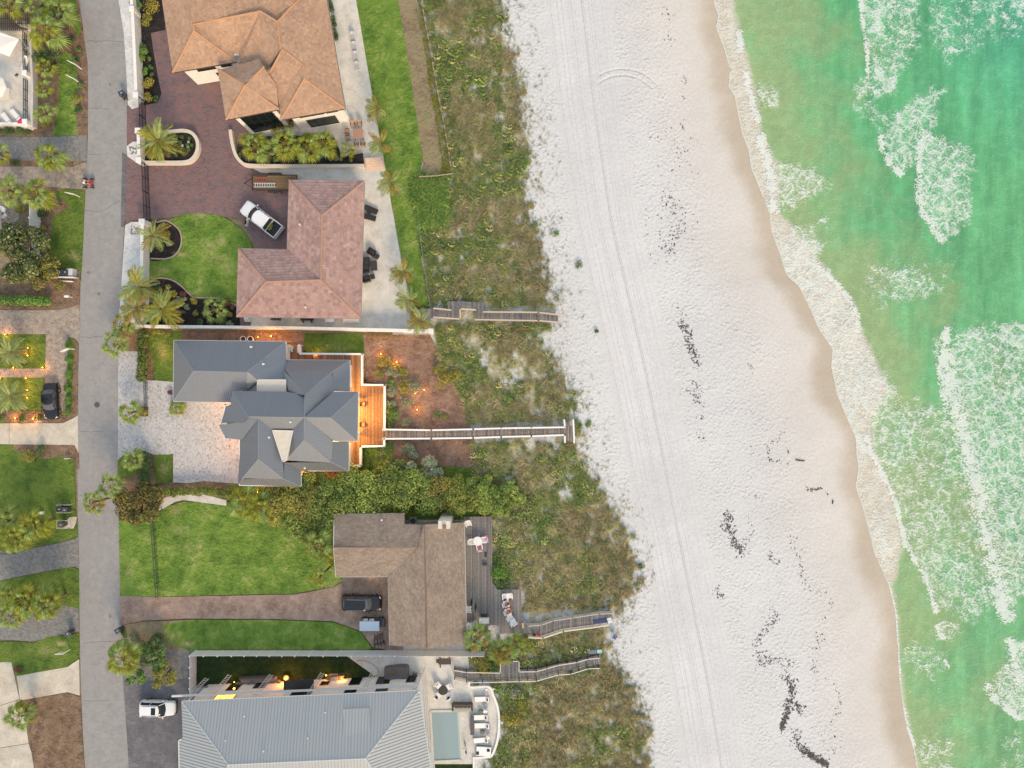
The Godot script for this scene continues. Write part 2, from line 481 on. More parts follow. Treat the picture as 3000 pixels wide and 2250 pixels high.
func seg_dist(p, l):
	var best = 1e9
	for i in range(1, l.size()):
		best = minf(best, p.distance_to(Geometry2D.get_closest_point_to_segment(p, l[i - 1], l[i])))
	return best
func sea():
	var x0 = 2050.0; var y0 = -90.0; var x1 = 3120.0; var y1 = 2340.0
	var w = 856; var h = 1944
	var step = (x1 - x0) / w
	var patches = []
	for a in [["n", 0.5, 1175, -150, 1560, -150, 1560, 0, 1540, 200, 1520, 400, 1400, 460, 1230, 490, 1210, 300, 1175, 0], ["n", 0.5, 1130, 480, 1430, 460, 1400, 560, 1160, 650], ["n", 0.28, 1140, 640, 1300, 640, 1340, 780, 1180, 760], ["n", 0.54, 1330, 780, 1480, 640, 1700, 530, 1640, 800, 1560, 1000, 1430, 1110, 1340, 1000, 1310, 860], ["n", 0.64, 1620, 830, 1740, 880, 1850, 930, 1850, 1100, 1860, 1250, 1900, 1350, 1800, 1500, 1700, 1560, 1580, 1350, 1560, 1150, 1570, 900], ["n", 0.3, 1840, 900, 1920, 980, 1900, 1130, 1850, 1100], ["n", 0.33, 1600, -150, 2400, -150, 2400, 150, 2000, 250, 1720, 380, 1600, 200], ["n", 0.55, 490, 520, 660, 590, 600, 700, 500, 650], ["n", 0.6, 610, 1030, 880, 1080, 990, 1190, 830, 1260, 700, 1340, 610, 1250], ["n", 0.6, 780, 1430, 930, 1560, 900, 1700, 640, 1700, 600, 1500], ["n", 0.2, 880, 1400, 980, 1400, 960, 1460, 880, 1460],
			["p", 0.8, 205, 0, 420, 0, 540, 130, 690, 330, 720, 480, 800, 600, 850, 720, 950, 860, 960, 930, 800, 990, 700, 1000, 740, 1180, 790, 1300, 712, 1300, 660, 1090, 580, 900, 540, 720, 550, 600, 390, 310, 250, 120], ["p", 0.42, 780, 60, 1080, 70, 1230, 230, 1080, 280, 880, 180], ["p", 0.2, 700, 20, 1360, 20, 1300, 260, 800, 320], ["p", 0.38, 720, 960, 1000, 910, 1200, 960, 1330, 1000, 1390, 1200, 1450, 1400, 1500, 1659, 980, 1659, 900, 1450, 830, 1250, 760, 1080], ["p", 0.6, 1290, 600, 1380, 480, 1580, 440, 1900, 430, 1900, 1659, 1500, 1659, 1440, 1350, 1390, 1150, 1310, 950, 1270, 700], ["p", 0.5, 1205, 540, 1290, 520, 1290, 590, 1220, 620],
			["q", 0.38, 1490, -40, 1960, -40, 2080, 400, 2100, 560, 1900, 640, 1700, 560, 1660, 430, 1590, 320, 1530, 200], ["q", 0.64, 1950, -40, 2400, -40, 2400, 450, 2200, 500, 2140, 630, 2100, 500, 2060, 250], ["q", 0.7, 1715, 690, 1760, 655, 1840, 660, 1850, 710, 1760, 755, 1720, 740], ["q", 0.72, 2150, 770, 2400, 740, 2400, 1250, 2212, 1210, 2120, 1150, 2020, 1050, 2090, 930, 2160, 900], ["q", 0.5, 1310, 20, 1420, 30, 1480, 180, 1420, 330, 1340, 220], ["q", 0.3, 1620, 1300, 1800, 1350, 1800, 1700, 1620, 1700], ["q", 0.2, 1550, 750, 1800, 850, 1700, 980, 1520, 900], ["q", 0.25, 2100, 1350, 2400, 1250, 2400, 1600, 2150, 1600]]:
		patches.append([a[1], pp(a[0], a.slice(2))])
	var fronts = []
	for a in [["n", 9, 378, 190, 392, 300], ["n", 10, 425, 460, 445, 540, 470, 640, 500, 765], ["n", 13, 520, 880, 560, 1000, 590, 1130, 600, 1250, 612, 1350], ["n", 5, 1175, -100, 1180, 60, 1215, 300, 1222, 480], ["n", 8, 1310, 870, 1320, 960, 1370, 1050, 1435, 1112], ["n", 11, 1625, 840, 1570, 900, 1560, 1050, 1558, 1200, 1575, 1340, 1640, 1440, 1710, 1545], ["p", 22, 1285, 640, 1300, 800, 1330, 950, 1390, 1100, 1415, 1260, 1460, 1360, 1500, 1500, 1510, 1659], ["p", 12, 1280, 560, 1300, 470], ["p", 8, 430, 40, 560, 160, 660, 270, 705, 380, 715, 480], ["p", 7, 775, 1180, 800, 1270, 850, 1360, 890, 1450, 930, 1520, 970, 1640], ["q", 7, 1490, 10, 1520, 130, 1545, 210, 1600, 310, 1650, 380, 1680, 480, 1720, 600], ["q", 20, 1970, -20, 2040, 200, 2075, 380, 2100, 520, 2140, 620], ["q", 6, 1725, 690, 1735, 735, 1765, 750], ["q", 14, 2160, 780, 2180, 900, 2212, 1010], ["q", 10, 2020, 1045, 2050, 1100, 2110, 1140, 2212, 1230], ["q", 4, 1770, 890, 1795, 930], ["q", 4, 1405, 380, 1440, 450, 1475, 600, 1488, 800, 1500, 1000], ["q", 6, 1525, 1170, 1548, 1300, 1580, 1390]]:
		fronts.append([a[1] * 1.0, pp(a[0], a.slice(2))])
	var boxes = []
	for a in patches:
		var r = Rect2(a[1][0], Vector2.ZERO)
		for p in a[1]:
			r = r.expand(p)
		boxes.append(r)
	var fboxes = []
	for a in fronts:
		var r = Rect2(a[1][0], Vector2.ZERO)
		for p in a[1]:
			r = r.expand(p)
		fboxes.append(r.grow(40.0))
	var lace_at = func(p):
		var best = 0.0
		for k in patches.size():
			if boxes[k].has_point(p) and patches[k][0] > best and Geometry2D.is_point_in_polygon(p, patches[k][1]):
				best = patches[k][0]
		return int(best * 255.0)
	var front_at = func(p):
		var best = 0.0
		for k in fronts.size():
			if fboxes[k].has_point(p):
				best = maxf(best, 1.0 - seg_dist(p, fronts[k][1]) / (fronts[k][0] * 1.5))
		return int(clampf(best, 0.0, 1.0) * 255.0)
	var m1 = low_mask(x0, y0, x1, y1, 12.0, lace_at)
	m1.resize(m1.get_width() / 2, m1.get_height() / 2, Image.INTERPOLATE_BILINEAR)
	m1.resize(w, h, Image.INTERPOLATE_CUBIC)
	var m2 = low_mask(x0, y0, x1, y1, 5.0, front_at)
	m2.resize(w, h, Image.INTERPOLATE_CUBIC)
	var d1 = m1.get_data(); var d2 = m2.get_data()
	var c1 = cells(51, 0.042, FastNoiseLite.RETURN_DISTANCE2_SUB)
	c1.domain_warp_enabled = true; c1.domain_warp_amplitude = 44.0; c1.domain_warp_frequency = 0.022; c1.domain_warp_fractal_octaves = 4
	var c2 = cells(52, 0.095, FastNoiseLite.RETURN_DISTANCE2_SUB)
	c2.domain_warp_enabled = true; c2.domain_warp_amplitude = 26.0; c2.domain_warp_frequency = 0.045; c2.domain_warp_fractal_octaves = 3
	var la = l8(c1, w, h); var lb = l8(c2, w, h)
	var n1 = l8(noise(53, 0.004, 5, 0.6), w, h)
	var n2 = l8(noise(54, 0.03, 4, 0.65), w, h)
	var streak = noise(59, 0.02, 4, 0.6).get_image(w, h / 7)
	streak.resize(w, h, Image.INTERPOLATE_CUBIC)
	var n4 = streak.get_data()
	var n3 = l8(noise(55, 0.14, 3, 0.7), w, h)
	var alb = PackedByteArray(); alb.resize(w * h * 3)
	var hgt = PackedByteArray(); hgt.resize(w * h)
	for j in h:
		var Y = y0 + (j + 0.5) * step
		var sx = xat(shore, Y); var gx = xat(deep, Y)
		var south = clampf(Y / 2250.0, 0.0, 1.0)
		for i in w:
			var X = x0 + (i + 0.5) * step
			var k = j * w + i
			var a = n1[k] / 255.0; var b = n2[k] / 255.0; var f = n3[k] / 255.0
			var d = X - gx + (b - 0.5) * 24.0
			var t = clampf((d + (a - 0.5) * 420.0) / lerp(420.0, 300.0, south), 0.0, 1.0)
			t = t * t * (3.0 - 2.0 * t)
			var R = lerp(146.0, lerp(92.0, 116.0, south), t); var Gr = lerp(174.0, lerp(168.0, 170.0, south), t); var B = lerp(124.0, lerp(116.0, 120.0, south), t)
			var far = clampf((X - 2620.0) / 420.0, 0.0, 1.0) * clampf(1.0 - Y / 520.0, 0.0, 1.0)
			R = lerp(R, 76.0, far); Gr = lerp(Gr, 164.0, far); B = lerp(B, 134.0, far)
			var sk = n4[k] / 255.0 - 0.5
			var tone = 1.0 + (a - 0.5) * 0.12 + (b - 0.5) * 0.06 + (f - 0.5) * 0.05 + sk * 0.2 * t
			R *= tone; Gr *= tone; B *= tone
			# the thin swash over wet sand
			var sw = clampf((10.0 - d) / 20.0, 0.0, 1.0)
			R = lerp(R, 200.0, sw); Gr = lerp(Gr, 193.0, sw); B = lerp(B, 176.0, sw)
			var dens = d1[k] / 255.0
			var foam = 0.0
			if dens > 0.03:
				dens = clampf(dens + (b - 0.5) * 0.75 + (a - 0.5) * 0.35 + (f - 0.5) * 0.2, 0.0, 1.0)
				var la_ = 1.0 - la[k] / 255.0 / (0.02 + dens * 0.35)
				var lb_ = 1.0 - lb[k] / 255.0 / (0.02 + dens * 0.40)
				foam = maxf(clampf(la_ * 1.5, 0.0, 1.0), clampf(lb_ * 1.3, 0.0, 1.0) * 0.75) * clampf(dens * 2.6, 0.0, 1.0) * (0.5 + f * 0.8)
				foam = maxf(foam, clampf((dens - 0.62) * 2.4, 0.0, 0.8) * (0.4 + f * 0.7))
				foam = maxf(foam, clampf(dens * 0.34 - 0.06, 0.0, 0.2) * (0.5 + b))
			foam = maxf(foam, clampf(0.16 * (b - 0.52) * 6.0, 0.0, 0.1) * f)
			var fr = d2[k] / 255.0
			if fr > 0.02:
				foam = maxf(foam, clampf((fr * (0.75 + 0.6 * (a - 0.5)) + (f - 0.5) * 1.5 + (b - 0.5) * 1.2 - 0.02) * 2.4, 0.0, 0.97))
			# the swash edge
			var e = X - sx + (f - 0.5) * 3.0
			foam = maxf(foam, clampf(1.0 - absf(e - 2.0) / 3.2, 0.0, 1.0) * 0.85)
			if sw > 0.3:
				foam = maxf(foam, clampf(0.32 + (f - 0.5) * 1.1 + (b - 0.5) * 1.3, 0.0, 0.5) * sw)
			foam = clampf(foam, 0.0, 1.0)
			foam *= 0.93
			R = lerp(R, 216.0, foam); Gr = lerp(Gr, 223.0, foam); B = lerp(B, 218.0, foam)
			alb[k * 3] = clampi(int(R), 0, 255); alb[k * 3 + 1] = clampi(int(Gr), 0, 255); alb[k * 3 + 2] = clampi(int(B), 0, 255)
			hgt[k] = clampi(int(90.0 + foam * 80.0 + sk * 110.0 + (b - 0.5) * 50.0 + (f - 0.5) * 36.0), 0, 255)
	var img = Image.create_from_data(w, h, false, Image.FORMAT_RGB8, alb)
	var bump = Image.create_from_data(w, h, false, Image.FORMAT_L8, hgt)
	bump.convert(Image.FORMAT_RGBA8)
	bump.bump_map_to_normal_map(5.0)
	var m = StandardMaterial3D.new()
	m.albedo_texture = ImageTexture.create_from_image(img)
	m.normal_enabled = true
	m.normal_texture = ImageTexture.create_from_image(bump)
	m.roughness = 0.22
	m.metallic_specular = 0.35
	var st = SurfaceTool.new()
	st.begin(Mesh.PRIMITIVE_TRIANGLES)
	var nx = 110; var nz = 300
	var swell = noise(57, 0.006, 4, 0.5)
	for j in nz + 1:
		var Y = lerp(y0, y1, float(j) / nz)
		var sx = xat(shore, Y)
		for i in nx + 1:
			var u = float(i) / nx
			var X = lerp(sx, x1, u)
			var p = W(Vector2(X, Y))
			st.set_uv(Vector2((X - x0) / (x1 - x0), (Y - y0) / (y1 - y0)))
			st.add_vertex(Vector3(p.x, -0.885 + clampf(u * 12.0, 0.0, 1.0) * (0.06 + 0.22 * swell.get_noise_2d(X * 1.6, Y * 0.7)), p.z))
	for j in nz:
		for i in nx:
			var a = j * (nx + 1) + i
			for t in [a, a + 1, a + nx + 1, a + 1, a + nx + 2, a + nx + 1]:
				st.add_index(t)
	st.generate_normals()
	st.generate_tangents()
	kind(obj("sea", st.commit(), m), "structure")
	var far_m = plain("open_sea", 0.25)
	far_m.normal_enabled = true
	var nt = NoiseTexture2D.new()
	nt.noise = noise(58, 0.02, 5); nt.seamless = true; nt.as_normal_map = true; nt.bump_strength = 6.0
	far_m.normal_texture = nt
	far_m.uv1_triplanar = true; far_m.uv1_world_triplanar = true; far_m.uv1_scale = Vector3.ONE / 30.0
	var g = G.new()
	g.col = C(70, 160, 112)
	var e = W(Vector2(x1, 0)).x
	for r in [[e - 0.5, -54.0, 900.0, 54.0], [22.0, -900.0, 900.0, -53.2], [22.0, 53.2, 900.0, 900.0]]:
		g.quad(Vector3(r[0], -0.98, r[3]), Vector3(r[2], -0.98, r[3]), Vector3(r[2], -0.98, r[1]), Vector3(r[0], -0.98, r[1]))
	kind(obj("open_water", g, "open_sea"), "structure")

func ground():
	var g = G.new()
	g.col = Color(1, 1, 1)
	var x1 = W(Vector2(1170, 0)).x
	g.quad(Vector3(-900, -0.05, 900), Vector3(x1, -0.05, 900), Vector3(x1, -0.05, -900), Vector3(-900, -0.05, -900))
	kind(obj("ground", g, "earth"), "structure")
	var b = G.new()
	b.col = C(222, 214, 206)
	for r in [[-900.0, -53.2], [53.0, 900.0]]:
		b.quad(Vector3(x1 - 2.0, -0.06, r[1]), Vector3(26.0, -1.1, r[1]), Vector3(26.0, -1.1, r[0]), Vector3(x1 - 2.0, -0.06, r[0]))
	kind(obj("sand_shore", b, "matte"), "structure")

func paving():
	var G1 = "lawn"
	# the road, then west of it from the top of the plan to the bottom
	sheet("road", "o", [150, -60, 168, 0, 177, 40, 184, 100, 190, 160, 190, 300, 186, 400, 180, 500, 173, 650, 170, 760, 167, 900, 168, 1100, 171, 1300, 175, 1500, 183, 1659, 190, 1800, 288, 1800, 279, 1659, 272, 1560, 267, 1450, 262, 1340, 259, 1200, 256, 1100, 255, 900, 258, 760, 262, 640, 268, 480, 270, 400, 275, 300, 276, 230, 273, 150, 268, 60, 258, 0, 240, -60], "asphalt", 0.0, 0.3)
	sheet("planting_bed", "a", [320, -100, 840, -100, 950, 700, 945, 1465, 300, 1480, 380, 700], "mulch")
	sheet("lawn", "a", [690, -60, 812, -60, 845, 150, 876, 300, 880, 380, 830, 390, 770, 260, 720, 120], "deep_lawn")
	sheet("lawn", "a", [630, 600, 700, 560, 770, 580, 815, 640, 832, 760, 835, 1000, 820, 1200, 838, 1458, 568, 1472, 600, 1300, 628, 1100, 640, 850, 622, 700], "lawn")
	sheet("gravel_driveway", "c", [-300, 5, 560, 5, 938, -15, 938, 265, 800, 268, 270, 265, -300, 240], "gravel")
	sheet("planting_bed", "c", [100, 258, 790, 268, 790, 326, 100, 322], "mulch")
	sheet("gravel_driveway", "c", [-300, 326, 600, 324, 790, 326, 930, 272, 942, 300, 925, 572, 700, 555, 450, 535, 250, 525, 0, 440, -300, 430], "tan_gravel")
	sheet("planting_bed", "c", [100, 540, 600, 545, 720, 600, 740, 760, 600, 850, 540, 1400, 420, 1400, 430, 800, 200, 700], "mulch")
	sheet("lawn", "c", [605, 590, 720, 570, 915, 582, 913, 800, 902, 1100, 886, 1400, 870, 1560, 800, 1560, 800, 1425, 560, 1425, 535, 1300, 530, 1200, 552, 1000, 572, 850, 660, 825, 725, 770, 725, 720, 690, 690, 605, 680], "deep_lawn")
	sheet("patio", "c", [-300, 680, 110, 690, 215, 800, 205, 900, 95, 960, 60, 1030, -300, 1030], "tan_gravel")
	sheet("planting_bed", "e", [-260, -100, 760, -100, 760, 250, 650, 282, -260, 282], "mulch")
	sheet("paved_driveway", "e", [-260, 285, 300, 291, 560, 285, 680, 262, 757, 235, 765, 440, 752, 600, 715, 560, 650, 540, 642, 900, 628, 1255, 420, 1252, 430, 930, -260, 930, -260, 845, 432, 845, 440, 518, -260, 515], "tan_gravel")
	sheet("lawn", "e", [-260, 517, 439, 520, 431, 843, -260, 841], "deep_lawn")
	sheet("lawn", "e", [-260, 932, 428, 932, 416, 1245, -260, 1240], "deep_lawn")
	sheet("planting_bed", "e", [652, 552, 715, 565, 745, 610, 745, 1290, 600, 1362, -260, 1362, -260, 1242, 418, 1250, 629, 1258], "mulch")
	sheet("lawn", "e", [652, 556, 712, 572, 702, 760, 692, 1000, 690, 1255, 630, 1258, 642, 900], "deep_lawn")
	sheet("concrete_driveway", "e", [-260, 1366, 88, 1366, 88, 1567, -260, 1565], "concrete")
	sheet("concrete_driveway", "e", [92, 1366, 600, 1366, 690, 1325, 745, 1290, 748, 1662, 690, 1610, 640, 1580, 560, 1571, 92, 1567], "concrete")
	sheet("planting_bed", "g", [120, 70, 700, 75, 740, 160, 740, 300, 130, 230], "mulch")
	sheet("lawn", "g", [-260, 73, 128, 73, 140, 130, 230, 145, 430, 205, 580, 185, 700, 212, 705, 600, 735, 915, 700, 945, 560, 985, 350, 1022, -260, 1090], "deep_lawn")
	sheet("concrete_pad", "g", [655, 750, 720, 745, 715, 790, 690, 855, 580, 850, 555, 835], "concrete")
	sheet("gravel_driveway", "g", [-260, 1105, 150, 1095, 350, 1030, 560, 990, 700, 952, 735, 928, 740, 1228, 700, 1210, 450, 1250, 150, 1310, 0, 1345, -260, 1400], "gravel")
	sheet("lawn", "g", [-260, 1405, 80, 1330, 450, 1258, 680, 1213, 740, 1232, 742, 1640, 560, 1640, 540, 1590, -260, 1590], "deep_lawn")
	sheet("gravel_parking", "h", [-260, 60, 400, 20, 600, -40, 815, 10, 820, 240, 600, 285, 350, 350, 100, 330, -260, 345], "gravel")
	sheet("lawn", "h", [-260, 350, 180, 352, 350, 362, 500, 300, 640, 282, 818, 265, 818, 520, 700, 608, 180, 705, 130, 558, -260, 575], "deep_lawn")
	for a in [[-260, 575, 122, 560, 204, 945, -260, 1095], [178, 706, 700, 612, 820, 532, 828, 908, 700, 872, 250, 952, 210, 948], [-260, 1098, 206, 950, 255, 1100, 300, 1400, -260, 1486], [-260, 1492, 302, 1405, 330, 1500, 362, 1700, 362, 1950, -260, 1950]]:
		sheet("concrete_driveway", "h", a, "concrete", 0.0, 0.1)
	sheet("planting_bed", "h", [215, 960, 700, 878, 840, 920, 850, 1300, 880, 1660, 900, 1950, 372, 1950, 358, 1659, 320, 1400, 290, 1230], "mulch")
	# east of the road
	sheet("planting_bed", "a", [1420, -200, 1800, -200, 1750, 1130, 1560, 1140], "black_mulch")
	sheet("brick_driveway", "b", [120, 270, 700, 150, 1000, 1060, 830, 1080, 800, 1180, 820, 1270, 870, 1330, 1010, 1400, 1325, 1425, 1325, 1800, 1240, 2030, 1000, 2030, 840, 1770, 720, 1760, 430, 1750, -98, 1790, -85, 1500, -75, 1330, -75, 860, 70, 855, 170, 835, 205, 760, 180, 640, 140, 420], "red_brick")
	sheet("pavement", "a", [1250, -200, 1490, -200, 1495, 650, 1530, 1060, 1500, 1160, 1430, 1182, 1388, 1135, 1382, 1000, 1366, 700, 1342, 350, 1302, 100], "white_concrete", 0.05)
	sheet("pavement", "c", [1375, 110, 1440, 60, 1560, 55, 1560, 330, 1500, 300, 1380, 215], "white_concrete", 0.05)
	sheet("apron_shadow_strip", "c", [1325, 180, 1374, 215, 1375, 300, 1350, 980, 1310, 975], "dark_asphalt")  # dark asphalt sheet laid in for the shadow strip along the road edge
	sheet("pavement", "o", [272, 487, 285, 480, 320, 480, 318, 704, 257, 704, 262, 640], "white_concrete", 0.05)
	sheet("paver_terrace", "b", [1400, -200, 1755, -200, 1890, 640, 2010, 1290, 2066, 1660, 2160, 2200, 2210, 2380, 2243, 2665, 929, 2665, 929, 2300, 1300, 2300, 1300, 1440, 1150, 1412, 1010, 1400, 870, 1330, 830, 1260, 1000, 1050, 1300, 980], "pale_paver")
	sheet("brick_walk", "d", [745, 1095, 826, 1100, 826, 1182, 748, 1184], "red_brick")
	sheet("lawn", "o", [768, -60, 850, -60, 880, 120, 914, 345, 904, 385, 900, 450, 910, 560, 928, 665, 890, 668, 868, 560, 845, 430, 814, 260, 768, -10], "lawn", 0.03)
	sheet("sandy_strip", "m", [20, -120, 160, -120, 200, 150, 265, 430, 330, 900, 385, 1220, 440, 1325, 200, 1348, 235, 1250, 180, 900, 120, 600, 60, 280], "earth")
	front_lawn()
	sheet("planting_bed", null, smooth(flat("d", [90, 425, 190, 418, 262, 432, 312, 482, 328, 560, 298, 638, 228, 682, 90, 684]), 4), "black_mulch")
	sheet("planting_bed", "d", [98, 827, 200, 826, 270, 844, 330, 886, 380, 935, 430, 965, 560, 967, 640, 986, 727, 1026, 745, 1100, 748, 1184, 80, 1184], "black_mulch")
	# the house with grey metal roofs
	sheet("planting_bed", "e", [1140, 400, 1460, 470, 1460, 970, 1352, 960, 1350, 690, 1140, 680], "mulch")
	sheet("lawn", "f", [-60, 90, 240, 90, 240, 500, 10, 492, -10, 300], "deep_lawn")
	sheet("gravel_walk", "f", [232, 88, 1228, 98, 1216, 260, 240, 260], "tan_gravel").material_override = M["red_bark"]
	sheet("bark_garden", "l", [40, 476, 620, 478, 665, 560, 720, 700, 830, 900, 890, 1000, 950, 1150, 970, 1282, 1040, 1500, 1035, 1620, 350, 1680, -400, 1680, -400, 1400, 200, 1290, 200, 900, 40, 880], "red_bark")
	sheet("lawn", "f", [1225, 102, 1702, 108, 1714, 285, 1215, 285], "deep_lawn")
	sheet("lawn", "f", [1560, 1010, 1800, 1010, 1945, 980, 1945, 1200, 1900, 1260, 1780, 1290, 1660, 1240, 1560, 1160], "deep_lawn")
	sheet("cobbled_driveway", "o", [257, 758, 311, 760, 313, 820, 376, 825, 376, 860, 540, 860, 540, 1050, 375, 1042, 375, 980, 340, 985, 310, 972, 280, 985, 256, 1003], "cobble")
	sheet("lawn", "g", [1106, 215, 1180, 152, 1300, 172, 1300, 330, 1230, 375, 1106, 378], "deep_lawn")
	sheet("lawn", "g", [1440, 163, 1612, 163, 1617, 412, 1460, 440], "deep_lawn")
	sheet("planting_bed", "e", [1310, 1220, 1340, 1205, 1420, 1210, 1420, 1300, 1330, 1300], "mulch")
	sheet("planting_bed", "g", [1106, 378, 1240, 372, 1320, 300, 1330, 480, 1914, 412, 2300, 440, 2300, 560, 1500, 600, 1440, 720, 1106, 650], "mulch")
	# the lawn house
	sheet("tree_belt_ground", "o", [490, 1048, 700, 1040, 840, 1000, 1020, 1010, 1075, 1060, 1075, 1122, 740, 1122, 500, 1090], "deep_lawn")
	sheet("lawn", "o", [258, 1125, 335, 1100, 400, 1083, 500, 1085, 660, 1110, 760, 1120, 760, 1250, 738, 1256, 720, 1266, 640, 1281, 340, 1288, 261, 1286], "lawn")
	sheet("sandy_path", "g", [1440, 695, 1500, 605, 1560, 560, 1700, 530, 1900, 532, 2120, 590, 2120, 640, 1900, 612, 1720, 588, 1640, 605, 1540, 665, 1450, 705], "pale_paver")
	sheet("brown_driveway", "o", [261, 1286, 340, 1289, 640, 1283, 720, 1268, 738, 1258, 750, 1230, 870, 1230, 870, 1410, 805, 1396, 780, 1362, 720, 1341, 590, 1336, 400, 1335, 310, 1340, 262, 1350], "brown_brick")
	sheet("rough_verge", "o", [264, 1350, 310, 1342, 420, 1338, 430, 1412, 300, 1420, 268, 1440], "earth")
	sheet("lawn", "o", [352, 1348, 420, 1338, 590, 1338, 720, 1343, 780, 1364, 803, 1398, 798, 1408, 420, 1408, 362, 1385], "lawn")
	sheet("asphalt_driveway", "o", [266, 1440, 300, 1420, 420, 1405, 430, 1510, 420, 1760, 284, 1760, 277, 1600, 270, 1500], "dark_asphalt")
	sheet("gravel_margin", "h", [1420, 420, 1960, 440, 1950, 720, 1700, 760, 1440, 740], "gravel")
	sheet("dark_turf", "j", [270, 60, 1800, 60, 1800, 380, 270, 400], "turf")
	sheet("pool_terrace", "k", [-700, 180, 590, 180, 595, 352, 600, 545, 790, 540, 835, 630, 870, 720, 885, 800, 890, 900, 880, 1040, 850, 1150, 815, 1232, 640, 1245, 640, 1310, -200, 1310, -250, 500], "pale_paver", 0.1)
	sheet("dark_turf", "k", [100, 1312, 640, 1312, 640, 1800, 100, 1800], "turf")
func front_lawn():
	return sheet("front_lawn", "d", [98, 690, 228, 684, 270, 662, 298, 640, 318, 600, 328, 562, 325, 515, 310, 475, 275, 440, 225, 412, 330, 367, 390, 360, 450, 359, 530, 362, 600, 372, 650, 396, 700, 430, 750, 468, 790, 512, 820, 560, 838, 612, 990, 700, 990, 1000, 728, 1024, 640, 984, 560, 964, 430, 962, 380, 932, 330, 882, 270, 842, 200, 824, 98, 827], "lawn")

